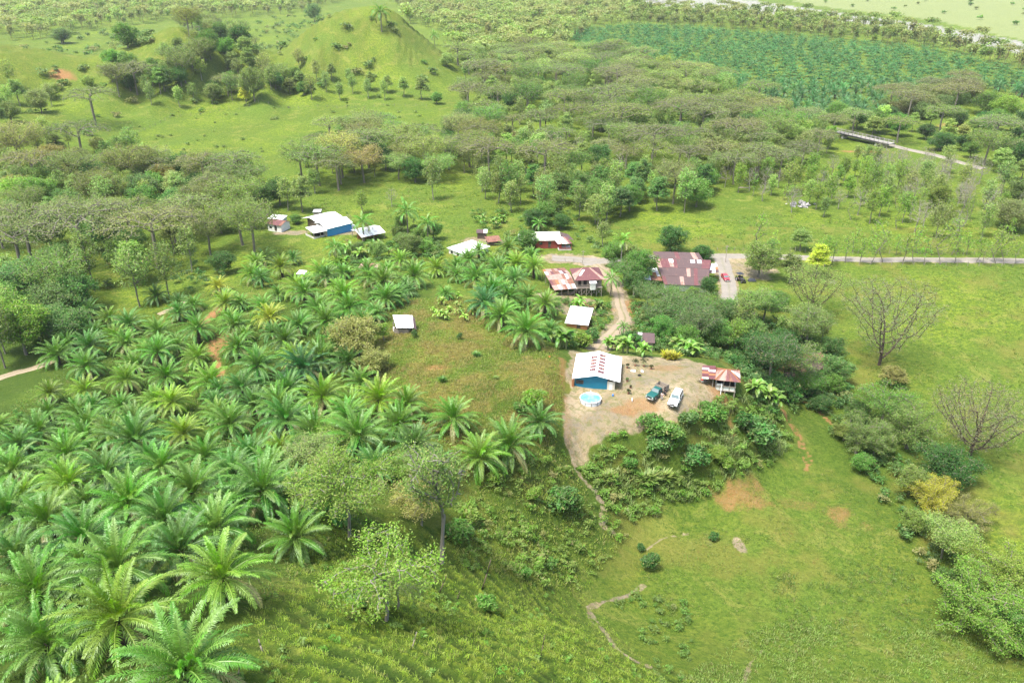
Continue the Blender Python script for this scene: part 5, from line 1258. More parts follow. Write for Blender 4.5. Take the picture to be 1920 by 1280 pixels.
def pool():
    x, y, z = place(1107.5, 757); y += 1.6
    rad, h = 1.92, 1.05; x, y = unproj(1107.3, 744.6, z + h * .85); x, y = float(x), float(y); z = 13.55
    r = empty('swimming_pool', (x, y, z), 0, 'round frame pool of blue water on a pale slab in front of the blue house', 'pool')
    n = 32; mb = MB(); a = [2 * math.pi * i / n for i in range(n)]
    for i in range(n):
        j = (i + 1) % n
        P = lambda k, rd, zz: (math.cos(a[k]) * rd, math.sin(a[k]) * rd, zz)
        mb.hexa([P(i, rad, 0), P(j, rad, 0), P(j, rad - .05, 0), P(i, rad - .05, 0)], [P(i, rad, h), P(j, rad, h), P(j, rad - .05, h), P(i, rad - .05, h)])
    mb.build('pool_wall', M['poolwall'], r)
    rim = MB()
    for i in range(n): rim.bar((math.cos(a[i]) * rad, math.sin(a[i]) * rad, h + .03), (math.cos(a[(i + 1) % n]) * rad, math.sin(a[(i + 1) % n]) * rad, h + .03), .07)
    rim.build('rim', M['white_paint'], r, smooth=True)
    for i in range(0, n, 3): MB().bar((math.cos(a[i]) * (rad + .07), math.sin(a[i]) * (rad + .07), -.05), (math.cos(a[i]) * (rad + .07), math.sin(a[i]) * (rad + .07), h), .035).build('leg', M['darksteel'], r)
    ins = MB()
    ins.poly([(math.cos(t) * (rad - .06), math.sin(t) * (rad - .06), h - .14) for t in a]); ins.build('water', M['water'], r)
    MB().bar((rad * .1, rad + .25, .1), (rad * .1, rad + .05, h + .5), .03).bar((rad * .1, rad + .05, h + .5), (rad * .1, rad - .35, h + .3), .03).build('hose', M['whiteplastic'], r)
    MB().hexa([(-2.5, -2.35, -.25), (1.9, -2.6, -.25), (2.1, 1.2, -.25), (-2.0, 1.6, -.25)], [(-2.5, -2.35, -.04), (1.9, -2.6, -.04), (2.1, 1.2, -.04), (-2.0, 1.6, -.04)]).build('slab', M['concrete'], r)

def hip_roof(mb, x0, x1, y0, y1, ze, zr, ridge, nx, weights, seed, th=.03):
    """hip roof; ridge = (xa, xb, y)"""
    xa, xb, ym = ridge
    def tri(pts, mi):
        mb.hexa([Vector(p) - Vector((0, 0, th)) for p in pts], pts, mi)
    r = random.Random(seed)
    A, B, C, D = (x0, y0, ze), (x1, y0, ze), (x1, y1, ze), (x0, y1, ze); E, F_ = (xa, ym, zr), (xb, ym, zr)
    for quad_, n in (((A, B, F_, E), nx), ((C, D, E, F_), nx), ((B, C, F_, F_), max(3, nx // 2)), ((D, A, E, E), max(3, nx // 2))):
        p0, p1, p2, p3 = quad_
        for i in range(n):
            u0, u1 = i / n, (i + 1) / n; lz = r.random() * .02
            q = [lerp(p0, p1, u0), lerp(p0, p1, u1), lerp(p3, p2, u1), lerp(p3, p2, u0)]
            q = [(a, b, c + lz) for a, b, c in q]
            tri(q, r.choices(range(len(weights)), weights)[0])

def stilt_shed():
    loc, yaw, w = frame((1341, 729), (1378, 733), 12.9)
    r = empty('shed', loc, yaw, 'small shed on stilts with patchy red and white hip roof at the yard edge', 'shed')
    W, D, he = w, 3.6, 2.25
    mb = MB(); mb.box(0, 0, -.05, W, .08, .75, 0); mb.box(0, D - .08, -.05, W, D, he, 0); mb.box(W - .08, .08, -.05, W, D - .08, .8, 0); mb.box(0, .08, -.05, .08, D - .08, he, 0); mb.box(.1, 0, .78, W * .35, .07, 1.25, 0)
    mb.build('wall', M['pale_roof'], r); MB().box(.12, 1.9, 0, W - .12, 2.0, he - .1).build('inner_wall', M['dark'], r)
    MB().box(-.1, -.15, -.2, W + .1, D + .1, -.055).build('floor', M['wood'], r)
    for x in (0, W * .37, W * .68, W - .14): MB().box(x, -.06, -.05, x + .13, -.002, he).build('post', M['wood'], r)
    MB().box(-.02, -.16, .76, W + .05, -.07, .9).build('rail', M['wood'], r)
    for x, y in ((.05, 0), (W - .05, 0), (W * .5, 0), (.05, D - .2), (W - .05, D - .2)):
        m = MB(); posts_to_ground(m, loc, yaw, [(x, y)], -.21, .08); m.build('stilt', M['wood'], r)
    MB().bar((W * .3, -.3, 1.2), (W * .27, -1.0, -1.4), .06).bar((W * .3, -.3, 1.2), (W * .3, .2, 1.3), .06).build('drain_pipe', M['whiteplastic'], r)
    ro = MB(); hip_roof(ro, -.3, W + .75, -.55, D + .7, he + .02, he + 1.15, (W * .42, W * .62, D * .55), 7, [6, 2, 1, 1], 5)
    ro2 = ro.build('roof', [M['maroon'], M['rust'], M['pale_roof'], M['pinkrust']], r)
    rc = MB()
    for a, b in (((-.3, -.55, he + .07), (W * .42, D * .55, he + 1.2)), ((W + .75, -.55, he + .07), (W * .62, D * .55, he + 1.2)), ((W * .42, D * .55, he + 1.2), (W * .62, D * .55, he + 1.2)), ((W + .75, D + .7, he + .07), (W * .62, D * .55, he + 1.2)), ((-.3, D + .7, he + .07), (W * .42, D * .55, he + 1.2))):
        rc.bar(a, b, .10, sides=5)
    rc.build('ridge_cap', [M['orange_rust']], ro2)
    le = MB(); sheets(le, (-2.7, -.2, he - .15), (-.25, -.5, he + .08), (-.2, D + .6, he + .5), (-2.7, D + .6, he + .3), 2, 7, [3, 2, 2, 1], 7, lift=.05)
    le.build('lean_to_roof', [M['maroon'], M['white_roof'], M['green_roof'], M['orange_rust']], r)
    for x, y in ((-2.3, .1), (-2.3, D), (-.6, .0)):
        m = MB(); posts_to_ground(m, loc, yaw, [(x, y)], he - .1, .07); m.build('post', M['wood'], r)

def simple_house(name, label, cat, pl, pr, z, D, he, hr, roof, roofw, wall, style='gable', over=.4, ridge_x=False, nx=8, seed=0, wallside=None, window=2, door=True, wf=1.0, sink=.5, extra=None, ny=1):
    loc, yaw, w = frame(pl, pr, z); w *= wf
    r = empty(name, loc, yaw, label, cat)
    mb = MB(); t = .1
    mb.box(0, 0, -sink, w, t, he); mb.box(0, t, -sink, t, D, he); mb.box(w - t, t, -sink, w, D, he); mb.box(t, D - t, -sink, w - t, D, he)
    if style == 'gable' and not ridge_x:
        for yy in (0, D - t): mb.hexa([(0, yy, he), (w / 2 - .01, yy, he), (w / 2 - .01, yy + t, he), (0, yy + t, he)], [(0, yy, he + .02), (w / 2 - .01, yy, hr - .08), (w / 2 - .01, yy + t, hr - .08), (0, yy + t, he + .02)]); mb.hexa([(w / 2, yy, he), (w, yy, he), (w, yy + t, he), (w / 2, yy + t, he)], [(w / 2, yy, hr - .08), (w, yy, he + .02), (w, yy + t, he + .02), (w / 2, yy + t, hr - .08)])
    if ridge_x:
        for xx in (0, w - t): mb.hexa([(xx, 0, he), (xx + t, 0, he), (xx + t, D / 2, he), (xx, D / 2, he)], [(xx, 0, he + .02), (xx + t, 0, he + .02), (xx + t, D / 2, hr - .08), (xx, D / 2, hr - .08)]); mb.hexa([(xx, D / 2 + .01, he), (xx + t, D / 2 + .01, he), (xx + t, D, he), (xx, D, he)], [(xx, D / 2 + .01, hr - .08), (xx + t, D / 2 + .01, hr - .08), (xx + t, D, he + .02), (xx, D, he + .02)])
    mb.build('wall', wall, r)
    o = over; x0, x1, y0, y1 = -o, w + o, -o, D + o; ro = MB()
    if style == 'hip': hip_roof(ro, x0, x1, y0, y1, he + .03, hr, (w * .3, w * .7, D / 2) if not ridge_x else (w * .5, w * .5, D / 2), nx, roofw, seed)
    elif style == 'mono': sheets(ro, (x0, y0, he + .03), (x1, y0, he + .03), (x1, y1, hr), (x0, y1, hr), nx, ny, roofw, seed)
    elif ridge_x:
        sheets(ro, (x0, y0, he + .03), (x1, y0, he + .03), (x1, D / 2, hr), (x0, D / 2, hr), nx, ny, roofw, seed); sheets(ro, (x1, y1, he + .03), (x0, y1, he + .03), (x0, D / 2, hr), (x1, D / 2, hr), nx, ny, roofw, seed + 1)
    else:
        sheets(ro, (x0, y1, he + .03), (x0, y0, he + .03), (w / 2, y0, hr), (w / 2, y1, hr), nx, ny, roofw, seed); sheets(ro, (x1, y0, he + .03), (x1, y1, he + .03), (w / 2, y1, hr), (w / 2, y0, hr), nx, ny, roofw, seed + 1)
    rf = ro.build('roof', roof, r)
    if window:
        for i in range(window):
            xa = w * (.12 + .76 * i / max(1, window)); f = MB().box(xa, -.05, he - 1.45, xa + 1.0, -.003, he - .6).build('window', M['darkwood'], r); MB().box(xa + .07, -.08, he - 1.38, xa + .93, -.055, he - .67).build('pane', M['glass'], f)
    if door and w > 2.5:
        d = MB().box(w * .5, -.06, -.1, w * .5 + .85, -.003, min(2.0, he - .2)).build('door', M['darkwood'], r); MB().box(w * .5 + .7, -.1, .9, w * .5 + .78, -.065, 1.0).build('handle', M['steel'], d)
    if extra: extra(r, w, D, he, hr, loc, yaw)
    return r, loc, yaw, w

def village():
    # hut on the knoll
    loc, yaw, w = frame((747, 627), (774, 625), 17.4)
    yaw = -.06
    r = empty('hut', (loc[0], loc[1], loc[2]), yaw, 'small open hut with white tin roof alone on the grassy knoll', 'hut')
    MB().box(-.9, .25, .15, 2.1, .33, 1.15).box(-.9, .33, .15, -.82, 2.8, 1.15).box(2.02, .33, .15, 2.1, 2.8, 1.15).box(-.82, 2.72, .15, 2.02, 2.8, 1.15).build('wall', M['wood'], r)
    MB().box(-.8, .35, .12, 2.0, 2.7, .2).build('floor', M['darkwood'], r)
    for x, y in ((0, 0), (3.0, 0), (-1.6, 3.6), (2.4, 3.7), (-1.3, 1.7)):
        m = MB(); posts_to_ground(m, loc, yaw, [(x, y)], 1.68 + .18 * y, .05); m.build('post', M['wood'], r)
    ro = MB(); sheets(ro, (-.25, -.35, 1.7), (3.2, -.1, 1.7), (2.35, 4.0, 2.5), (-1.75, 3.9, 2.5), 5, 1, [6, 1], 2); ro.build('roof', [M['white_roof'], M['pale_roof']], r)
    MB().slab([(3.2, -.1, 1.72), (3.85, -.15, 1.25), (2.9, 3.6, 2.05), (2.35, 4.0, 2.47)], .03).build('hanging_sheet', M['brown_roof'], r)
    MB().bar((-1.1, 1.0, .3), (-1.1, 1.0, 1.1), .16).build('barrel', M['whiteplastic'], r)
    # low white shed below the stilt house
    a, b = (1062, 619), (1100, 623)
    simple_house('shed', 'low shed with flat white tin roof among banana plants above the driveway', 'shed', a, b, 8.6, 7.0, 2.0, 2.9, [M['white_roof'], M['pale_roof'], M['pinkrust']], [6, 1.5, .6], M['brick'], 'mono', .35, nx=6, seed=9, window=0)
    simple_house('shed', 'small grey brown tin roof among shrubs behind the gravel yard', 'shed', (1190, 653), (1224, 655), 8.8, 3.2, 1.7, 2.3, [M['brown_roof'], M['pale_roof'], M['grey_roof']], [5, 1, 2], M['wood'], 'mono', .3, nx=5, seed=19, window=0)
    # stilt house, right part
    loc, yaw, w = frame((1079, 553), (1127, 551), 5.0)
    r = empty('house', loc, yaw, 'grey wooden house on stilts with faded maroon roof above the driveway', 'house')
    fl, he, D = 2.3, 4.5, 7.0
    MB().box(0, 0, fl, w, .1, he).box(0, .1, fl, .1, D, he).box(w - .1, .1, fl, w, D, he).box(.1, D - .1, fl, w - .1, D, he).build('wall', M['wood'], r)
    MB().box(-.1, -.9, fl - .18, w + .1, D, fl - .003).build('floor', M['wood'], r)
    for x in np.linspace(.1, w - .1, 6):
        for y in (-.8, 2.5, 6): m = MB(); posts_to_ground(m, loc, yaw, [(float(x), y)], fl - .19, .07); m.build('stilt', M['wood'], r)
    br = MB()
    for i in range(5):
        x = .1 + i * (w - .2) / 5; br.bar((x, -.8, .2), (x + (w - .2) / 5, -.8, fl - .3), .04); br.bar((x, -.8, fl - .3), (x + (w - .2) / 5, -.8, .2), .04)
    br.build('brace', M['wood'], r)
    MB().box(.2, -.86, fl + .75, w * .55, -.8, fl + .85).box(.2, -.86, fl + .35, w * .55, -.8, fl + .42).build('railing', M['wood'], r)
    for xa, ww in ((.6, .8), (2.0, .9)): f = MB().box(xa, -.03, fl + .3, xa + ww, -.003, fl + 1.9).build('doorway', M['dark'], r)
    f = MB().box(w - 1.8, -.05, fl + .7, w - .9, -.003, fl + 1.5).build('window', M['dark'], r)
    MB().box(w * .52, -1.7, fl - .3, w * .72, -.92, fl + 1.6).build('washroom', M['pale_roof'], r); MB().slab([(w * .48, -1.9, fl + 1.65), (w * .76, -1.9, fl + 1.65), (w * .76, -.6, fl + 1.9), (w * .48, -.6, fl + 1.9)], .03).build('washroom_roof', M['white_roof'], r)
    st = MB()
    for i in range(9): st.box(-.9, -1.6 - i * .0 + .0, i * .26, .1, -1.0, i * .26 + .05) if False else st.hexa([(-2.6 + i * .3, -1.5, i * .27), (-2.2 + i * .3, -1.5, i * .27), (-2.2 + i * .3, -.9, i * .27), (-2.6 + i * .3, -.9, i * .27)], [(-2.6 + i * .3, -1.5, i * .27 + .06), (-2.2 + i * .3, -1.5, i * .27 + .06), (-2.2 + i * .3, -.9, i * .27 + .06), (-2.6 + i * .3, -.9, i * .27 + .06)])
    st.build('steps', M['wood'], r)
    ro = MB(); hip_roof(ro, -.5, w + .7, -1.0, D + .6, he + .03, he + 1.5, (w * .35, w * .62, D * .6), 9, [9, 1, .6], 3)
    rf = ro.build('roof', [M['maroon'], M['pinkrust'], M['pale_roof']], r)
    MB().bar((-.5, -1.0, he + .08), (w * .35, D * .6, he + 1.56), .09, sides=5).bar((w + .7, -1.0, he + .08), (w * .62, D * .6, he + 1.56), .09, sides=5).bar((w * .35, D * .6, he + 1.56), (w * .62, D * .6, he + 1.56), .09, sides=5).build('ridge_cap', M['pinkrust'], rf)
    MB().slab([(w * .12, 1.0, he + .62), (w * .22, 1.0, he + .62), (w * .42, 3.2, he + 1.33), (w * .32, 3.2, he + 1.33)], .02).build('new_sheet', M['white_roof'], rf)
    # barn, left part
    loc, yaw, w = frame((1040, 556), (1078, 553), 5.6)
    r = empty('barn', loc, yaw, 'open barn with long patchy rust roof joined to the stilt house', 'barn')
    for x in np.linspace(.1, w - .1, 4):
        for y in (.1, 6.0, 11.0): m = MB(); posts_to_ground(m, loc, yaw, [(float(x), y)], 2.2 + (y if y < 7 else 11 - y) * .2, .09); m.build('post', M['wood'], r)
    f = MB(); [f.bar((0, 0, z), (w, 0, z), .05) for z in (.3, .65, 1.0)]; f.build('railing', M['wood'], r)
    MB().box(.1, 6.2, -.3, w - .1, 6.3, 2.6).build('wall', M['darkwood'], r)
    ro = MB(); sheets(ro, (-.4, -.8, 2.25), (w + .1, -.8, 2.25), (w + .1, 6.2, 3.7), (-1.0, 6.2, 3.7), 8, 3, [3, 4, 2, 2, 1], 4, lift=.05); sheets(ro, (w + .1, 12, 2.9), (-.6, 12, 2.9), (-1.0, 6.25, 3.7), (w + .1, 6.25, 3.7), 8, 2, [3, 3, 3, 2, 1], 8, lift=.05)
    ro.build('roof', [M['rust'], M['pinkrust'], M['maroon'], M['grey_roof'], M['orange_rust']], r)
    # big brown roofs at the junction
    loc, yaw, w = frame((1250, 545), (1312, 547), 2.0)
    r = empty('house', loc, yaw, 'sprawling low house with large rusty brown roofs at the road junction', 'house')
    w2 = w + 1.5
    MB().box(-.5, 0, -.5, w2, .1, 2.3).box(-.5, .1, -.5, -.4, 17, 2.3).box(w2 - .1, .1, -.5, w2, 17, 2.3).box(-.4, 16.9, -.5, w2 - .1, 17, 4.2).build('wall', M['cream'], r)
    ro = MB(); sheets(ro, (-.9, -.9, 2.35), (w2 + .3, -.9, 2.35), (w2 + 2.6, 12, 4.9), (-2.6, 12, 4.9), 13, 3, [9, 2, .15, .5], 11, lift=.05)
    rf = ro.build('roof', [M['brown_roof'], M['maroon'], M['white_roof'], M['pinkrust']], r)
    for xx in (1.2, 7.3, 9.2): MB().slab([(xx, 9.9, 4.62), (xx + 1.2, 9.9, 4.62), (xx + 1.2, 11.6, 4.96), (xx, 11.6, 4.96)], .02).build('skylight', M['white_roof'], rf)
    sheets(MB(), (0, 0, 0), (1, 0, 0), (1, 1, 0), (0, 1, 0), 1, 1, [1])
    r2 = MB(); sheets(r2, (-2.6, 13.2, 4.1), (w2 + .8, 13.2, 4.1), (w2 - .2, 17.4, 5.0), (-2.8, 17.4, 5.0), 11, 1, [6, 2, .6], 12); r2.build('rear_roof', [M['brown_roof'], M['maroon'], M['pinkrust']], r)
    MB().slab([(-2.4, 12.0, 4.6), (w2 - 1, 12.0, 4.6), (w2 - 1, 13.1, 4.3), (-2.4, 13.1, 4.3)], .03).build('gutter_sheet', M['grey_roof'], r)
    r3 = MB(); sheets(r3, (-7.4, 3.2, 1.9), (-1.2, 2.0, 2.1), (-2.4, 8.6, 3.4), (-6.6, 9.4, 3.2), 6, 3, [2, 2, 3, 3], 14, lift=.06); r3.build('side_roof', [M['grey_roof'], M['white_roof'], M['orange_rust'], M['rust']], r)
    for x, y in ((-7, 3.6), (-3, 3), (-6, 9)): m = MB(); posts_to_ground(m, loc, yaw, [(x, y)], 1.85, .07); m.build('post', M['wood'], r)
    r4 = MB(); sheets(r4, (w2 + .4, 6.2, 2.8), (w2 + 4.6, 8.2, 2.7), (w2 + 4.6, 13, 3.5), (w2 + 2.5, 12.2, 3.7), 4, 3, [3, 3, 2], 15, lift=.06); r4.build('side_roof', [M['brown_roof'], M['orange_rust'], M['white_roof']], r)
    # pale roofed house with the red porch
    def porch(r, w, D, he, hr, loc, yaw):
        ro = MB(); sheets(ro, (w - .8, -2.4, 1.9), (w + 3.6, -2.4, 1.9), (w + 2.6, 1.6, 2.7), (w - 2.2, 1.6, 2.7), 6, 1, [2, 3, 2], 21); ro.build('porch_roof', [M['maroon'], M['white_roof'], M['pinkrust']], r)
        for x in (w - .4, w + 1.5, w + 3.4): MB().box(x, -2.25, -.4, x + .12, -2.13, 1.88).build('post', M['redwall'], r)
        MB().box(w - .4, -2.2, .45, w + 3.4, -2.14, .6).box(w - .4, -2.2, 0, w + 3.4, -2.14, .15).build('railing', M['redwall'], r)
        MB().box(w - .6, -2.3, -.6, w + 3.5, 1.2, -.02).build('porch_floor', M['concrete'], r)
        ro = MB(); sheets(ro, (w + .2, 1.7, 2.75), (w + 4.6, .6, 1.9), (w + 3.4, 5.5, 2.2), (w + .2, 6, 3.1), 5, 1, [1], 22); ro.build('rear_lean_to', [M['brown_roof']], r)
        ro = MB(); sheets(ro, (-5.5, .8, 2.1), (-.5, -.3, 2.3), (-.5, 5, 3.0), (-5.5, 5, 2.8), 6, 1, [1, 1], 23); ro.build('side_roof', [M['pale_roof'], M['white_roof']], r)
        MB().box(w - .2, -1.2, 0, w + .5, -.6, 1.0).build('red_cupboard', M['redplastic'], r)
    simple_house('house', 'house with pale greenish roof and a red railed porch above the yard road', 'house', (1006, 464), (1049, 463), 2.2, 7.2, 2.35, 3.9, [M['green_roof'], M['pale_roof']], [6, 1], M['redwall'], 'gable', .4, True, 9, 20, extra=porch)
    # hipped white roof behind the palms
    loc, yaw, w = frame((838, 480), (868, 490), 2.2)
    simple_house('house', 'house under a plain white hipped roof behind the top row of palms', 'house', (842, 478), (872, 490), 2.2, 9.5, 2.3, 3.6, [M['white_roof'], M['pale_roof']], [8, 1], M['cream'], 'hip', .5, False, 8, 25)
    o = COL.objects
    # shacks
    simple_house('shack', 'tiny dark shack with a flat white edged roof on the far side of the village', 'shack', (895, 447), (912, 447), 2, 2.4, 1.9, 2.2, [M['brown_roof'], M['pale_roof']], [3, 1], M['darkwood'], 'mono', .3, nx=3, seed=30, window=0, door=False)
    simple_house('shack', 'little open shack with rust and white tin roof beside bare earth', 'shack', (916, 463), (938, 461), 2, 3.4, 1.7, 2.2, [M['rust'], M['white_roof'], M['brown_roof']], [4, 1, 1], M['darkwood'], 'mono', .4, nx=5, seed=31, window=0, door=False)
    # long white roofs with the blue wall: three wings, one home
    L0 = place(604, 446); yaw = R(42)
    r = empty('house', (L0[0], L0[1], 2.1), yaw, 'house of several white roofs with one bright blue side wall', 'house')
    c, s = math.cos(yaw), math.sin(yaw)
    # local x runs up right along the blue wall, local y to the upper left
    MB().box(2.0, -.1, -.5, 11.2, 0, 2.7).box(11.1, 0, -.5, 11.2, 7.0, 2.7).build('side_wall', M['blue'], r)
    MB().box(11.25, -.5, -.4, 12.6, 2.4, 1.6).build('end_panel', M['pale_roof'], r)
    MB().box(2.0, .02, -.5, 2.1, 7.0, 2.7).box(2.1, 6.9, -.5, 11, 7.0, 2.7).build('wall', M['cream'], r)
    ro = MB(); sheets(ro, (1.6, -.5, 2.75), (11.6, -.5, 2.75), (11.6, 3.6, 3.8), (1.6, 3.6, 3.8), 10, 1, [8, 1], 32); sheets(ro, (11.6, 7.6, 2.8), (1.6, 7.6, 2.8), (1.6, 3.6, 3.8), (11.6, 3.6, 3.8), 10, 1, [8, 1], 33); ro.build('roof', [M['white_roof'], M['pale_roof']], r)
    ro = MB(); sheets(ro, (-2.4, 1.0, 1.9), (1.9, -.6, 2.3), (1.9, 5.2, 2.7), (-2.0, 7.0, 2.3), 6, 1, [6, 1, .5], 34); ro.build('porch_roof', [M['white_roof'], M['pale_roof'], M['pinkrust']], r)
    for x, y in ((-2.2, 1.2), (-.2, .4), (1.6, -.3), (-2.0, 3.8), (-1.9, 6.4)): m = MB(); posts_to_ground(m, (L0[0], L0[1], 2.1), yaw, [(x, y)], 1.85, .07); m.build('post', M['wood'], r)
    MB().box(-2.3, .8, -.5, 1.5, .9, .55).box(-2.4, .95, -.5, -2.3, 6.5, .55).build('half_wall', M['concrete'], r)
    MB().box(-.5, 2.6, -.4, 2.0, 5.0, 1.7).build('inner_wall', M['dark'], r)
    ro = MB(); sheets(ro, (3.0, 8.4, 2.6), (12.6, 7.9, 2.7), (12.0, 11.6, 3.6), (2.4, 12.0, 3.5), 10, 1, [7, 1], 35); sheets(ro, (11.4, 15.4, 2.6), (1.6, 15.8, 2.5), (2.4, 12.0, 3.5), (12.0, 11.6, 3.6), 10, 1, [7, 1], 36); ro.build('rear_roof', [M['white_roof'], M['pale_roof']], r)
    MB().box(3.2, 8.6, -.5, 11.6, 8.7, 2.5).box(3.2, 8.7, -.5, 3.3, 15, 2.5).build('rear_wall', M['darkwood'], r)
    # small shed with maroon slope and pale walls
    simple_house('house', 'small pale walled house with a maroon roof left of the white roofs', 'house', (503, 430), (528, 434), 2.0, 4.6, 2.0, 2.9, [M['maroon'], M['rust']], [8, 1], M['cream'], 'gable', .35, True, 6, 37)
    simple_house('shed', 'white flat roofed lean to hidden behind the maroon roofed house', 'shed', (505, 419), (530, 421), 2.0, 3.2, 1.8, 2.1, [M['white_roof']], [1], M['cream'], 'mono', .3, nx=6, seed=38, window=0, door=False)
    # low pale shed right of it
    loc = place(672, 450); yaw = R(36)
    r = empty('shed', (loc[0], loc[1], 2.0), yaw, 'low open shed with pale zinc roof right of the blue side wall', 'shed')
    ro = MB(); sheets(ro, (-.4, -3.4, 2.0), (8.2, -3.4, 2.0), (8.2, .6, 3.1), (-.4, .6, 3.1), 8, 1, [4, 2, 1], 39); sheets(ro, (8.2, 4.4, 2.3), (-.4, 4.4, 2.3), (-.4, .6, 3.1), (8.2, .6, 3.1), 8, 1, [4, 2, 1], 40); ro.build('roof', [M['pale_roof'], M['white_roof'], M['grey_roof']], r)
    for x in (0, 4, 7.8):
        for y in (-3.2, 4.2): m = MB(); posts_to_ground(m, (loc[0], loc[1], 2.0), yaw, [(x, y)], 2.0, .08); m.build('post', M['wood'], r)
    MB().box(.2, 1, -.3, 7.6, 1.1, 2.6).build('wall', M['brick'], r)
    simple_house('shed', 'flat faded red roof half hidden by the top palms', 'shed', (675, 512), (706, 514), 5.6, 2.6, 1.6, 2.0, [M['pinkrust'], M['rust']], [3, 2], M['brick'], 'mono', .3, nx=5, seed=41, window=0, door=False)
    simple_house('shed', 'scrap of white roof showing between yellowish palms', 'shed', (558, 519), (570, 520), 7.5, 1.8, .9, 1.2, [M['white_roof']], [1], M['cream'], 'mono', .2, nx=4, seed=42, window=0, door=False)
    simple_house('shed', 'tiny grey roofed coop behind the white roofs', 'shed', (588, 404), (601, 404), 2, 2.0, 1.2, 1.6, [M['grey_roof']], [1], M['wood'], 'mono', .2, nx=3, seed=43, window=0, door=False)
    # rusty roofs hidden by the trees at right
    simple_house('barn', 'rust brown barn roof half hidden under trees by the grassy hollow', 'barn', (1468, 706), (1506, 722), .2, 10, 2.2, 3.6, [M['rust'], M['brown_roof'], M['pinkrust']], [2, 5, .5], M['darkwood'], 'gable', .5, False, 9, 44, window=0)
    simple_house('shed', 'broken low shed with one pale sheet in front of the hidden barn', 'shed', (1478, 728), (1514, 728), -.2, 2.6, 1.5, 2.3, [M['brown_roof'], M['orange_rust'], M['pale_roof']], [3, 1, 1], M['brick'], 'mono', .3, nx=6, seed=45, window=0, door=False)

# ------------------------------------------------------------------ vehicles
def wheel(parent, x, y, rad=.37, w=.24):
    t = MB(); n = 18
    for i in range(n):
        a, b = 6.2832 * i / n, 6.2832 * (i + 1) / n
        P = lambda an, r_, xx: (x + xx, y + math.cos(an) * r_, rad + math.sin(an) * r_)
        t.hexa([P(a, rad, -w / 2), P(b, rad, -w / 2), P(b, rad * .6, -w / 2), P(a, rad * .6, -w / 2)], [P(a, rad, w / 2), P(b, rad, w / 2), P(b, rad * .6, w / 2), P(a, rad * .6, w / 2)])
    o = t.build('wheel', M['black'], parent)
    MB().bar((x - w * .42, y, rad), (x + w * .42, y, rad), rad * .6, sides=14).build('rim', M['steel'], o)
def prof(mb, pts, wlo, whi, zlo, zhi, mi=0):
    """body from a side outline (y, z), narrowing with height"""
    hw = lambda z: wlo + (whi - wlo) * min(1, max(0, (z - zlo) / (zhi - zlo + 1e-6)))
    L = [(-hw(z), y, z) for y, z in pts]; Rr = [(hw(z), y, z) for y, z in pts]; n = len(pts); o = len(mb.V); mb.V += L + Rr
    mb.F.append(tuple(range(o, o + n))[::-1]); mb.M.append(mi); mb.F.append(tuple(range(o + n, o + 2 * n))); mb.M.append(mi)
    for i in range(n): j = (i + 1) % n; mb.F.append((o + i, o + j, o + n + j, o + n + i)); mb.M.append(mi)
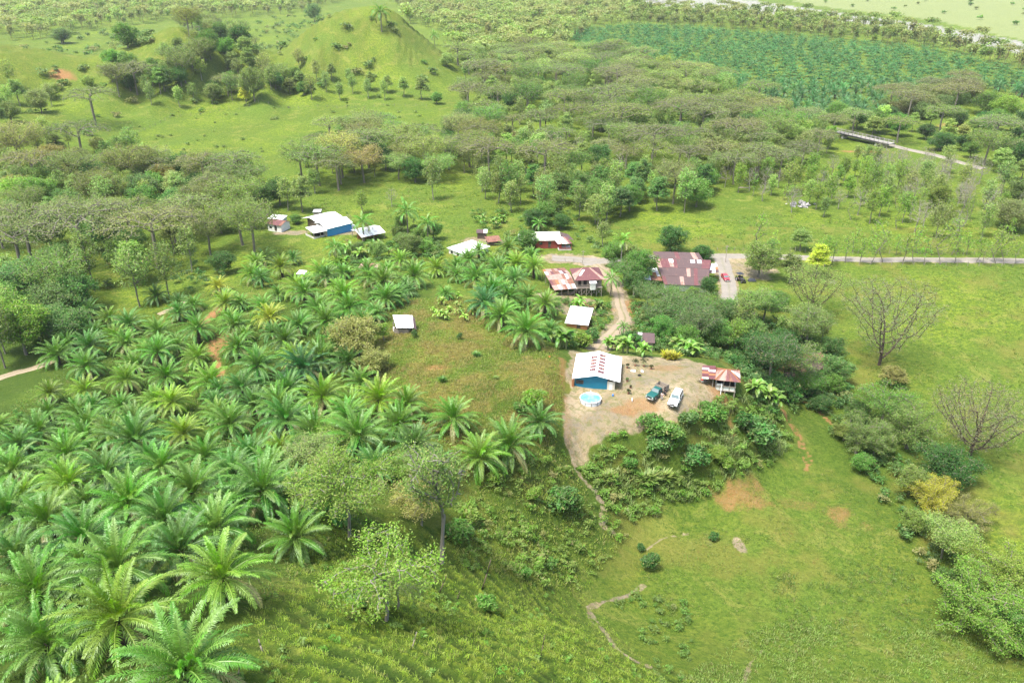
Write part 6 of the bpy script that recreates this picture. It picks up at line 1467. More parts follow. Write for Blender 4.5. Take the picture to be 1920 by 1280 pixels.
def car(label, px, py, rz, paint, kind='suv', z=None, cat='car'):
    x, y, zz = place(px, py); r = empty('parked_' + ('pickup' if kind == 'pickup' else 'car'), (x, y, (zz if z is None else z)), rz, label, cat)
    if kind == 'suv': L, W, hood, roof, ws, fr, rr, gh0 = 4.7, .9, 1.08, 1.78, .75, .35, -2.2, .95
    elif kind == 'pickup': L, W, hood, roof, ws, fr, rr, gh0 = 5.0, .85, 1.05, 1.65, .85, .35, -.55, .95
    else: L, W, hood, roof, ws, fr, rr, gh0 = 4.1, .82, .88, 1.4, .8, .2, -1.45, .85
    f = L / 2; c = .32
    body = MB()
    if kind == 'pickup': out = [(-.75, c), (f - .05, c), (f, .55), (f - .02, .86), (f - .15, .97), (ws, hood), (-.75, hood)]
    else: out = [(-f + .05, c + .05), (f - .1, c), (f, .55), (f - .03, .84), (f - .18, .96 if kind == 'suv' else .78), (ws, hood), (-f + .15, hood), (-f, .8)]
    prof(body, out, W, W * .95, .5, hood); bo = body.build('body', paint, r, bevel=.05)
    gh = MB(); gl = [(ws, hood - .01), (fr, roof - .04), (fr - .25, roof), (rr + .25, roof), (rr, roof - .06), (rr - (.12 if kind != 'car' else .55), hood - .01)]
    prof(gh, gl, W * .95, W * .76, hood, roof); gh.build('cabin', paint, r, bevel=.03)
    hw = lambda z: W * .95 + (W * .76 - W * .95) * (z - hood) / (roof - hood)
    def pane(name, pts, parent=r): MB().poly(pts).build(name, M['windshield' if name == 'windscreen' else 'glass'], parent)
    a, b = (ws, hood), (fr, roof - .04); e = .014
    def on(t): return a[0] + (b[0] - a[0]) * t + e, a[1] + (b[1] - a[1]) * t + e
    y0, z0 = on(.1); y1, z1 = on(.93); pane('windscreen', [(-hw(z0) + .08, y0, z0), (hw(z0) - .08, y0, z0), (hw(z1) - .07, y1, z1), (-hw(z1) + .07, y1, z1)])
    rb = rr - (.12 if kind != 'car' else .55); yy0 = rb + (rr - rb) * .2 - e; yy1 = rb + (rr - rb) * .9 - e; zz0 = hood + (roof - hood) * .2; zz1 = hood + (roof - hood) * .82
    pane('rear_window', [(-hw(zz0) + .1, yy0 - .01, zz0), (-hw(zz1) + .1, yy1 - .01, zz1), (hw(zz1) - .1, yy1 - .01, zz1), (hw(zz0) - .1, yy0 - .01, zz0)])
    for sg in (-1, 1):
        spans = [(ws - .25, fr - .5, -.05), (fr - .6, rr + .1, 0)] if kind != 'suv' else [(ws - .25, -.45, 0), (-.53, -1.35, 0), (-1.43, -2.1, 0)]
        if kind == 'pickup': spans = [(ws - .25, rr + .12, 0)]
        for ya, yb, _ in spans:
            z0, z1 = hood + .06, roof - .12; ft = (ws - .02 - (z1 - hood) / (roof - hood) * (ws - fr)) if ya == ws - .25 else ya
            P = [(sg * (hw(z0) + .012), ya, z0), (sg * (hw(z0) + .012), yb, z0), (sg * (hw(z1) + .012), yb + .03, z1), (sg * (hw(z1) + .012), min(ya, ft - .12), z1)]
            pane('side_window', P if sg > 0 else P[::-1])
        MB().box(min(sg * W, sg * (W + .2)), ws - .35, hood + .03, max(sg * W, sg * (W + .2)), ws - .22, hood + .2).build('mirror', M['black'], r, bevel=.02)
        MB().box(sg * W * .9 - .2 * (sg > 0) - 0 * 1, f - .04, .66, sg * W * .9 + .2 * (sg < 0), f + .015, .84).build('headlight', M['lamp'], r)
        for dy, zt in ((ws - .55, .5),): MB().box(sg * W - .005 if sg > 0 else sg * W - .016, dy - 1.0, hood - .2, sg * W + .016 if sg > 0 else sg * W + .005, dy - .85, hood - .16).build('door_handle', M['black'], r)
        if kind != 'pickup': MB().box(sg * W * .9 - .16 * (sg > 0), -f - .005, .72, sg * W * .9 + .16 * (sg < 0), -f + .05, .98).build('tail_light', M['tail'], r)
        for yw in (f - .85, -f + .95 if kind != 'pickup' else -f + 1.05):
            wheel(r, sg * (W - .1), yw, .38 if kind != 'car' else .32)
            MB().bar((sg * (W - .02), yw, .4), (sg * (W + .008), yw, .4), .46 if kind != 'car' else .38, sides=16).build('wheel_arch', M['black'], r) if False else None
    MB().box(-W * .45, f - .01, .6, W * .45, f + .02, .82).build('grille', M['black'], r)
    MB().box(-W * .98, f - .06, .34, W * .98, f + .07, .52).build('bumper', M['steel'] if kind != 'suv' else M['darksteel'], r, bevel=.03)
    MB().box(-.26, f + .072, .37, .26, f + .085, .49).build('number_plate', M['whiteplastic'], r)
    if kind == 'suv':
        for sg in (-1, 1): MB().bar((sg * .6, .1, roof + .05), (sg * .6, -2.0, roof + .05), .025).build('roof_rail', M['darksteel'], r)
    if kind == 'pickup':
        y0, y1, zb, zt = -f - .05, -.72, .72, 1.55
        bed = MB().box(-.95, y0, zb, .95, y1, zb + .08); b = bed.build('cargo_bed', M['darkwood'], r)
        for nm, q in (('bed_side', (-1.0, y0, zb, -.95, y1, zt)), ('bed_side', (.95, y0, zb, 1.0, y1, zt)), ('tailgate', (-.95, y0, zb + .09, .95, y0 + .05, zt)), ('headboard', (-.95, y1 - .05, zb + .09, .95, y1, zt + .3))): MB().box(*q).build(nm, M['wood'], b)
        rk = MB()
        for x in (-.99, .99):
            for k in range(4): yk = y0 + .1 + k * (y1 - y0 - .2) / 3; rk.box(x - .03, yk - .03, zb, x + .03, yk + .03, zt + .12)
            rk.bar((x, y0, zt + .05), (x, y1, zt + .05), .03)
        rk.build('stake', M['darksteel'], b)
        MB().box(-.4, -f + .1, .45, .4, -.7, .7).build('chassis', M['black'], r)
    return r
def motorbike():
    x, y, z = place(1317, 719); r = empty('motorcycle', (x, y, z), R(75), 'dark motorcycle parked at the left side of the stilted shed', 'motorcycle')
    for yy in (.68, -.68):
        w = MB()
        for i in range(16): a, b = 6.2832 * i / 16, 6.2832 * (i + 1) / 16; w.bar((0, yy + math.cos(a) * .28, .3 + math.sin(a) * .28), (0, yy + math.cos(b) * .28, .3 + math.sin(b) * .28), .05, sides=5)
        w.bar((-.06, yy, .3), (.06, yy, .3), .07); w.build('wheel', M['black'], r)
    MB().bar((0, .68, .3), (0, .42, .95), .04).bar((0, .45, .85), (0, -.5, .62), .06).bar((0, -.68, .3), (0, -.1, .45), .05).build('frame', M['darksteel'], r)
    MB().box(-.13, -.15, .32, .13, .25, .62).build('engine', M['steel'], r, bevel=.03); MB().hexa([(-.1, -.05, .7), (.1, -.05, .7), (.1, .4, .78), (-.1, .4, .78)], [(-.14, -.05, .88), (.14, -.05, .88), (.12, .38, .95), (-.12, .38, .95)]).build('fuel_tank', M['redplastic'], r, bevel=.03)
    MB().box(-.13, -.8, .7, .13, -.08, .82).build('seat', M['black'], r, bevel=.03); MB().bar((-.36, .38, 1.02), (.36, .38, 1.02), .025).build('handlebar', M['darksteel'], r); MB().bar((0, .5, .85), (0, .58, .85), .09).build('headlight', M['lamp'], r)
def tractor():
    x, y, z = place(1389, 528); r = empty('tractor', (x, y, z), R(200), 'small dark tractor with a canopy parked on the clearing by the side road', 'tractor')
    MB().box(-.35, -.4, .6, .35, 1.5, 1.25).build('engine_hood', M['darksteel'], r, bevel=.05); MB().box(-.7, -1.5, .6, .7, -.4, .9).build('platform', M['pinkrust'], r); MB().box(-.25, -1.2, .9, .25, -.7, 1.5).build('seat', M['black'], r, bevel=.04)
    for sx, sy in ((-.65, -1.4), (.65, -1.4), (-.65, -.3), (.65, -.3)): MB().bar((sx, sy, .9), (sx, sy, 2.2), .04).build('canopy_post', M['darksteel'], r)
    MB().slab([(-.85, -1.7, 2.22), (.85, -1.7, 2.22), (.85, 0, 2.28), (-.85, 0, 2.28)], .06).build('canopy', M['tarp'], r)
    for x_, y_, rd in ((-.85, -.95, .62), (.85, -.95, .62), (-.6, 1.15, .36), (.6, 1.15, .36)): wheel(r, x_, y_, rd, .32)
def skin(name, pts, edges, radii, mat, parent):
    me = bpy.data.meshes.new(name); me.from_pydata(pts, edges, []); me.materials.append(mat); o = link(name, me, parent)
    m = o.modifiers.new('skin', 'SKIN'); m.use_smooth_shade = True
    for i, rd in enumerate(radii): me.skin_vertices[0].data[i].radius = (rd, rd * .85) if not isinstance(rd, tuple) else rd
    me.skin_vertices[0].data[0].use_root = True
    o.modifiers.new('sub', 'SUBSURF').levels = 1; o.modifiers['sub'].render_levels = 2
    return o
def person(px, py, rz, label, top, bottom, arms, seed, z=None, lean=0.0):
    x, y, zz = place(px, py); r = empty('person', (x, y, zz if z is None else z), rz, label, 'person')
    la, ra = arms
    P = [(0, 0, .95), (0, .01, 1.15), (0, .02 + lean, 1.38), (0, .03 + lean, 1.50), (0, .05 + lean, 1.60), (0, .05 + lean, 1.70),      # pelvis, waist, chest, neck, head, crown 0-5
         (-.19, .01 + lean, 1.42), la[0], la[1], (.19, .01 + lean, 1.42), ra[0], ra[1],                        # shoulders/elbow/wrist 6-11
         (-.10, 0, .88), (-.12, .04, .50), (-.13, 0, .09), (-.14, .16, .04), (.10, 0, .88), (.13, .05, .50), (.14, -.02, .09), (.15, .14, .04)]
    E = [(0, 1), (1, 2), (2, 3), (3, 4), (4, 5), (2, 6), (6, 7), (7, 8), (2, 9), (9, 10), (10, 11), (0, 12), (12, 13), (13, 14), (14, 15), (0, 16), (16, 17), (17, 18), (18, 19)]
    Rd = [.14, .125, (.17, .11), .055, (.085, .10), .06, .06, .042, .03, .06, .042, .03, .09, .06, .042, .04, .09, .06, .042, .04]
    # hands: palm and fingers
    for w_, e_ in ((8, 7), (11, 10)):
        d = (Vector(P[w_]) - Vector(P[e_])).normalized(); sd = Vector((0, 1, 0)) if abs(d.y) < .8 else Vector((1, 0, 0)); b0 = len(P)
        P.append(tuple(Vector(P[w_]) + d * .07)); E.append((w_, b0)); Rd.append((.035, .022))
        for k, (o_, ln) in enumerate(((-.03, .075), (-.01, .085), (.01, .08), (.03, .065))): P.append(tuple(Vector(P[b0]) + d * ln + sd * o_)); E.append((b0, len(P) - 1)); Rd.append(.009)
        P.append(tuple(Vector(P[w_]) + d * .05 + sd * .06)); E.append((w_, len(P) - 1)); Rd.append(.011)
    skin('body', P, E, Rd, M['skin'], r)
    # nose, eyes on the head
    hy = .05 + lean
    skin('hair', [(0, hy - .03, 1.68), (0, hy - .01, 1.735), (0, hy - .06, 1.63)], [(0, 1), (0, 2)], [(.095, .10), .05, .06], M['hair'], r)
    skin('shirt', [P[0], P[1], P[2], (0, .02 + lean, 1.45), P[6], tuple(Vector(P[6]).lerp(Vector(P[7]), .7)), P[9], tuple(Vector(P[9]).lerp(Vector(P[10]), .7))], [(0, 1), (1, 2), (2, 3), (2, 4), (4, 5), (2, 6), (6, 7)], [(.165, .14), (.15, .13), (.19, .13), .08, .08, .065, .08, .065], top, r)
    skin('trousers', [(0, 0, .98), P[12], P[13], (-.13, 0, .13), P[16], P[17], (.14, -.02, .13)], [(0, 1), (1, 2), (2, 3), (0, 4), (4, 5), (5, 6)], [(.155, .13), .11, .08, .062, .11, .08, .062], bottom, r)
    return r

def yard_things(loc2, yaw):
    for px, py, h, lab in ((1191, 686, 1.3, 'tallest dark potted shrub on the yard edge behind the pickup'), (1176, 690, .8, 'small round shrub left of the dark one on the yard edge'), (1221, 692, .9, 'small dark shrub right of the tall one on the yard edge'), (1207, 687, 1.5, 'dark reddish leafed shrub in the middle of the yard plants'), (1178, 738, .8, 'dark leafy pot plant alone between pool and pickup'), (1176, 715, .6, 'tiny plant on the yard right of the blue house'), (1163, 690, .7, 'low green plant beside the blue house corner'), (1182, 727, .4, 'very small dark plant above the lone pot plant')):
        x, y, z = place(px, py); r = empty('potted_shrub', (x, y, z), random.random() * 6, lab, 'plant', 'small plants set out in the yard')
        MB().bar((0, 0, -.05), (0, 0, .28), .17, sides=10, r2=.22).build('pot', M['terracotta'], r)
        V, F, la = bush_mesh(int(px), H=h, W=h * .8, n=200, ls=.11, lobes=5); o = link('foliage', mesh_np('foliage', V + np.array([0, 0, .25]), F, [LEAF], attrs={'lv': la}), r); o.color = ((.07, .085, .03, 1) if 'dark' in lab else (.10, .19, .03, 1))
    # pale drum and bench among them
    for px, py, lab, m, q in ((1187, 696, 'white plastic sack lying among the yard plants', 'whiteplastic', (1.1, .5, .35)), (1204, 697, 'pale plastic bag by the reddish shrub in the yard', 'whiteplastic', (.7, .4, .4)), (1199, 704, 'black tyre lying on the yard among plants', 'black', None), (1185, 753, 'short white post standing between pool and pickup', 'whiteplastic', 'post'), (1030, 669, 'red plastic sheet lying on the edge of the knoll', 'redplastic', (.9, .5, .12)), (1149, 742, 'light blue tub standing by the annex of the blue house', 'blueplastic', (.4, .4, .45))):
        x, y, z = place(px, py)
        mb = MB()
        if q == 'post': mb.bar((0, 0, -.2), (0, 0, .75), .09, sides=10).bar((0, 0, .75), (0, 0, .82), .11, sides=10); nm = 'post'
        elif q is None:
            for i in range(14): a, b = 6.2832 * i / 14, 6.2832 * (i + 1) / 14; mb.bar((math.cos(a) * .26, math.sin(a) * .26, .1), (math.cos(b) * .26, math.sin(b) * .26, .1), .1, sides=6)
            nm = 'tyre'
        else: a, b, c = q; mb.hexa([(-a / 2, -b / 2, 0), (a / 2, -b / 2 * .8, 0), (a / 2 * .9, b / 2, 0), (-a / 2 * .9, b / 2 * .9, 0)], [(-a / 2 * .7, -b / 2 * .6, c), (a / 2 * .6, -b / 2 * .6, c * .8), (a / 2 * .7, b / 2 * .6, c), (-a / 2 * .6, b / 2 * .6, c * .7)]); nm = {'whiteplastic': 'sack', 'redplastic': 'plastic_sheet', 'blueplastic': 'tub'}[m]
        o = mb.build(nm, M[m], None, bevel=.06 if isinstance(q, tuple) else 0, smooth=True); o.location = (x, y, z); o.rotation_euler = (0, 0, random.random() * 3); tag(o, lab, nm.replace('_', ' '))

def bridge():
    a = place(1560, 248); b = place(1664, 271); z = 2.0
    ax, ay = unproj(1560, 246, z); bx, by = unproj(1664, 269.5, z); L = math.hypot(bx - ax, by - ay)
    r = empty('bridge', (float(ax), float(ay), z), math.atan2(by - ay, bx - ax), 'long narrow bridge with pale railings on the road behind the wood', 'bridge')
    MB().box(-1, 0, -.35, L + 1, 4.2, 0).build('deck', M['bridgegrey'], r)
    for y in (-.12, 4.32): g = MB().box(-1, y - .1, -.8, L + 1, y + .1, -.1).build('girder', M['darksteel'], r)
    for y in (-.05, 4.25):
        rl = MB(); rl.bar((-1, y, .95), (L + 1, y, .95), .09, sides=6); rl.bar((-1, y, .5), (L + 1, y, .5), .06, sides=6)
        n = int(L / 2.4); [rl.box(i * L / n - .12, y - .12, 0, i * L / n + .12, y + .12, 1.15) for i in range(n + 1)]
        rl.build('railing', M['bridgegrey'], r)
    for x in (L * .2, L * .8): MB().box(x - .5, .3, -6, x + .5, 3.9, -.36).build('pier', M['concrete'], r)
def heap():
    x, y, z = place(1503, 386); r = np.random.default_rng(3); bm = bmesh.new()
    for i in range(26):
        s = r.uniform(.4, 1.2); m = Matrix.Translation(Vector((r.normal() * 2.2, r.normal() * 1.4, max(0, 1.1 - i * .04) * r.random()))) @ Matrix.Rotation(r.random() * 6, 4, Vector((r.normal(), r.normal(), 1))) @ Matrix.Diagonal(Vector((s * r.uniform(.8, 1.6), s, s * .7, 1)))
        g = bmesh.ops.create_icosphere(bm, subdivisions=1, radius=.8, matrix=m)
        for v in g['verts']: v.co += Vector(r.normal(size=3) * .12)
    me = bpy.data.meshes.new('rock_heap'); bm.to_mesh(me); bm.free(); me.materials.append(M['rock']); link('rock_heap', me, None, (x, y, z), label='heap of grey rocks lying in the pasture above the main road', cat='rock heap')
def stakes():
    S = [((902, 1099), (920, 1051), .09, 'leaning dark post on the slope above the terraces', 'darkwood'), ((823, 1107), (838, 1082), .07, 'short leaning dark stake right of the crooked pale tree', 'darkwood'), ((1013, 1231), (1020, 1194), .06, 'thin upright dark post near the bottom centre of the grass', 'darkwood'),
         ((772, 1221), (783, 1197), .05, 'pale thin stick leaning in the terraced grass', 'wood'), ((493, 1220), (489, 1200), .07, 'grey wooden stake beside the lowest palms', 'wood'), ((468, 1258), (467, 1233), .06, 'upright pale stake lowest near the bottom palm', 'wood'), ((442, 1265), (455, 1241), .05, 'thin bent pale stick next to the bottom palm', 'wood'),
         ((641, 1105), (645, 1080), .06, 'dark stake left of the airy slope tree', 'darkwood'), ((727, 1112), (733, 1092), .09, 'thick dark stump beside the airy slope tree', 'darkwood'), ((857, 1122), (862, 1112), .07, 'little dark stump right of the short leaning stake', 'darkwood')]
    for b, t, rd, lab, m in S:
        x, y, z = place(*b); d = math.sqrt(x * x + y * y + (CH - z) ** 2); Lw = math.hypot(t[0] - b[0], t[1] - b[1]) * d / FPX / .74
        hx = (t[0] - b[0]) * d / FPX
        o = MB().bar((0, 0, -.3), (hx * .6, 0, Lw * .55), rd, 0, 7, rd * .8).bar((hx * .6, 0, Lw * .55), (hx, .05, Lw), rd * .8, 0, 7, rd * .55).build('wooden_stake', M[m], None, smooth=True); o.location = (x, y, z); tag(o, lab, 'stake', 'stakes standing in the near grass')
def post_row(pts, gap, label, rail=True, h=1.3, name='fence'):
    """one fence: posts with wires"""
    P = []
    for (x0, y0), (x1, y1) in zip(pts[:-1], pts[1:]):
        n = max(1, int(math.hypot(x1 - x0, y1 - y0) / gap)); P += [(x0 + (x1 - x0) * i / n, y0 + (y1 - y0) * i / n) for i in range(n)]
    P.append(pts[-1]); P = P[:90]
    g = [ground(*p) for p in P]; r = empty(name, (P[0][0], P[0][1], g[0]), 0, label, 'fence')
    o3 = Vector((P[0][0], P[0][1], g[0])); wi = MB()
    for i, (x, y) in enumerate(P):
        b = Vector((x, y, g[i])) - o3; t = b + Vector((random.gauss(0, .08), random.gauss(0, .08), h * random.uniform(.85, 1.15)))
        MB().bar(b - Vector((0, 0, .3)), t, .07, 0, 5).build('post', M['wood'], r)
        if i: [wi.bar(pb + Vector((0, 0, k)), b + Vector((0, 0, k)), .012, 0, 3) for k in (.4, .75, 1.1)]
        pb = b
    wi.build('wire', M['darksteel'], r)
def poles():
    for px, py, h, lab in ((1360, 492, 5.5, 'slim utility pole at the road junction'), (1187, 560, 4, 'wooden pole beside the driveway bend'), (1093, 487, 3.0, 'short pole in the yard of the red railed porch')):
        x, y, z = place(px, py); r = empty('utility_pole', (x, y, z), 0, lab, 'pole'); MB().bar((0, 0, -.5), (0, 0, h), .11, 0, 8, .08).build('pole', M['wood'], r); MB().box(-.6, -.05, h - .4, .6, .05, h - .28).build('crossarm', M['wood'], r)
def logs():
    for i, (px, py, L, a, lab) in enumerate(((700, 589, 2.6, .5, 'grey branch pile lying near the knoll hut'), (1166, 372, 4, .1, 'fallen log at the front of the central wood'), (1395, 353, 5, -.2, 'fallen grey trunk in the meadow left of the bare wood'), (1560, 529, 2.5, .6, 'grey stump lying in the pasture below the road'))):
        x, y, z = place(px, py); r = np.random.default_rng(i); mb = MB()
        for k in range(7): c = r.normal(size=2) * .35; t = a + r.normal() * .25; l = L * r.uniform(.3, .55); mb.bar((c[0] - math.cos(t) * l, c[1] - math.sin(t) * l, .12), (c[0] + math.cos(t) * l, c[1] + math.sin(t) * l, .2 + r.random() * .3), .09, 0, 6, .04)
        o = mb.build('fallen_branches', M['wood'], None, smooth=True); o.location = (x, y, z); tag(o, lab, 'branches')
def build_all():
    mats(); loc, yaw, loc2 = blue_house(); pool(); stilt_shed(); village()
    car('white parked off road car with dark windscreen facing the camera', 1266, 753, R(155), M['white_paint'], 'suv')
    car('dark green pickup with an empty wooden cargo bed', 1231, 741, R(138), M['green_paint'], 'pickup', cat='pickup')
    car('small red car parked on the side road', 1360, 524, R(184), M['red_paint'], 'car')
    motorbike(); tractor()
    person(1240.5, 750, R(160), 'person in pale shirt and grey trousers standing between pickup and white car', M['shirt'], M['trousers'], (((-.27, .02, 1.15), (-.24, .16, .98)), ((.27, .02, 1.15), (.26, .12, .95))), 1)
    person(1247.5, 742, R(60), 'person in dark clothes bending behind the cargo bed of the pickup', M['darkcloth'], M['darkcloth'], (((-.24, .2, 1.2), (-.2, .42, 1.15)), ((.24, .2, 1.2), (.2, .42, 1.12))), 2, lean=.12)
    yard_things(loc2, yaw); bridge(); heap(); stakes(); poles(); logs()
    tp = place(1410, 527); mb = MB(); mb.hexa([(-1.3, -.7, 0), (1.3, -.6, 0), (1.2, .7, 0), (-1.2, .8, 0)], [(-.8, -.3, .9), (.9, -.3, .6), (.7, .4, .7), (-.7, .3, 1.0)]); o = mb.build('covered_heap', M['tarp'], None, bevel=.15, smooth=True); o.location = tp; tag(o, 'low heap under a black tarpaulin beside the small tractor', 'heap')
    off = lambda L, d: [(x, y + d) for x, y in L]
    post_row(gpts([(1345,470),(1425,471),(1500,472)]), 2.6, 'post and wire fence along the far verge near the junction')
    post_row(off(MAIN_ROAD[7:11], -4.6) , 3.0, 'post and wire fence on the near verge of the main road')
    post_row(off(MAIN_ROAD[6:11], 5), 3.2, 'post and wire fence on the far verge of the main road')
    post_row(gpts([(1035,492),(1060,491),(1092,494)]), 2.5, 'short fence between the yard road and the rusty barn roof')
    post_row(gpts([(250,252),(320,222),(430,207),(560,203),(720,199),(800,200)]), 5, 'long fence with shrubby line at the top of the bright meadow')
def build_roads():
    rg = road_mat('gravel_road', (.34, .31, .26), (.28, .26, .225), .35); rt = road_mat('dirt_road', (.40, .32, .22), (.34, .28, .20), .8)
    strip('road', MAIN_ROAD, 4.6, rg, .14, 2.5); strip('road', SIDE_ROAD, 5.2, rg, .12, 1.5, jit=.15); strip('driveway', DRIVE, 3.3, rt, .10); strip('dirt_track', LEFT_TRACK, 2.8, rt, .12); strip('dirt_track', TRACK_END, 2.4, rt, .12)
    strip('road', BRIDGE_ROAD, 5, rg, .35, 4); strip('road', BRIDGE_END, 5, rg, .3, 4); strip('road', YARD_ROAD, 6.5, rg, .11, 1.5)
# ------------------------------------------------------------------ ground cover
def tuft(seed, n=9, h=.5, w=.05, spread=.22, lean=.5):
    r = np.random.default_rng(seed); a = r.random(n) * 6.283; ln = r.uniform(.15, 1, n) * lean; hh = h * r.uniform(.55, 1.1, n)
    b = np.column_stack([r.normal(size=(n, 2)) * spread, np.full(n, -.06)]); out = np.column_stack([np.cos(a), np.sin(a), np.zeros(n)])
    S = np.column_stack([-np.sin(a), np.cos(a), np.zeros(n)]) * w; m = b + out * (ln * hh * .5)[:, None] + np.array([0, 0, 1]) * (hh * .65)[:, None]; t = b + out * (ln * hh * 1.25)[:, None] + np.array([0, 0, 1]) * (hh * .85)[:, None]
    V = np.concatenate([np.stack([b - S, b + S, m + S * .8, m - S * .8], 1), np.stack([m - S * .8, m + S * .8, t + S * .2, t - S * .2], 1)]).reshape(-1, 3)
    la = np.column_stack([.5 + .3 * (r.random(n) - .5), r.random(n), (r.random(n) < .1) * .7]); la = np.concatenate([la, la]); return V, np.arange(len(V)).reshape(-1, 4), np.repeat(la, 4, 0)
def scatter(name, X, Y, protos, scale, col, label, cat, seed=0, mat=None, tone=None, dead=0.0, sink=0.0, Z=None):
    r = np.random.default_rng(seed); n = len(X); Z = hgt(X, Y) if Z is None else Z; pi = r.integers(0, len(protos), n); Vs, Fs, Ls, o = [], [], [], 0
    an = r.random(n) * 6.283; sc = r.uniform(scale[0], scale[1], n); tn = (tone if tone is not None else fbm(X / 6, Y / 6, 3)) * .22 + r.normal(size=n) * .08; hu = r.random(n); dd = (r.random(n) < dead) * r.uniform(.3, .9, n)
    for k, (v, f, l) in enumerate(protos):
        s = np.where(pi == k)[0]
        if not len(s): continue
        c, sn = np.cos(an[s]), np.sin(an[s]); q = sc[s]
        x = (v[None, :, 0] * c[:, None] - v[None, :, 1] * sn[:, None]) * q[:, None] + X[s][:, None]; y = (v[None, :, 0] * sn[:, None] + v[None, :, 1] * c[:, None]) * q[:, None] + Y[s][:, None]; z = v[None, :, 2] * q[:, None] + Z[s][:, None] - sink
        Vs.append(np.stack([x, y, z], 2).reshape(-1, 3)); Fs.append((f[None] + (np.arange(len(s)) * len(v))[:, None, None] + o).reshape(-1, 4)); o += len(s) * len(v)
        L = np.repeat(l[None], len(s), 0); L[:, :, 0] = np.clip(L[:, :, 0] + tn[s][:, None], 0, 1); L[:, :, 1] = np.clip(L[:, :, 1] * .35 + hu[s][:, None] * .65, 0, 1); L[:, :, 2] = np.maximum(L[:, :, 2], dd[s][:, None]); Ls.append(L.reshape(-1, 3))
    V, F, L = np.concatenate(Vs), np.concatenate(Fs), np.concatenate(Ls)
    ob = link(name, mesh_np(name, V, F, [mat or LEAF], attrs={'lv': L}), label=label, cat=cat, kind='stuff'); ob.color = (*col, 1); print(name, n, len(F)); return ob
def region(poly, dens, seed, mx=200000):
    """random ground points inside a part of the photo, dens per square metre"""
    r = np.random.default_rng(seed); w = np.array([place(a, b)[:2] for a, b in poly]); x0, y0 = w.min(0) - 6; x1, y1 = w.max(0) + 6
    n = int(min((x1 - x0) * (y1 - y0) * dens, mx * 3)); X = r.uniform(x0, x1, n); Y = r.uniform(y0, y1, n); Z = hgt(X, Y, False); px, py = project(X, Y, Z); ok = in_poly(px, py, poly); return X[ok][:mx], Y[ok][:mx]
def thin(X, Y, m, r): k = r.random(len(X)) < m; return X[k], Y[k]
FORE = [(380,1290),(470,1130),(560,1040),(640,1020),(740,1020),(840,1000),(900,900),(1000,850),(1060,860),(1085,930),(1120,1020),(1110,1100),(1150,1180),(1230,1260),(1280,1300),(800,1320)]
SLOPE = [(1080,870),(1150,822),(1235,795),(1300,772),(1340,748),(1400,742),(1470,790),(1485,835),(1440,875),(1370,905),(1330,930),(1250,960),(1190,985),(1130,950),(1095,905)]
WSLOPE = [(860,960),(930,880),(1000,840),(1060,850),(1080,900),(1130,960),(1180,1010),(1130,1060),(1080,1110),(1000,1100),(930,1080),(850,1060)]
KNOLL = [(640,690),(720,600),(740,560),(900,560),(960,620),(1040,655),(1052,700),(1052,760),(1040,840),(960,860),(860,850),(780,810),(700,780)]
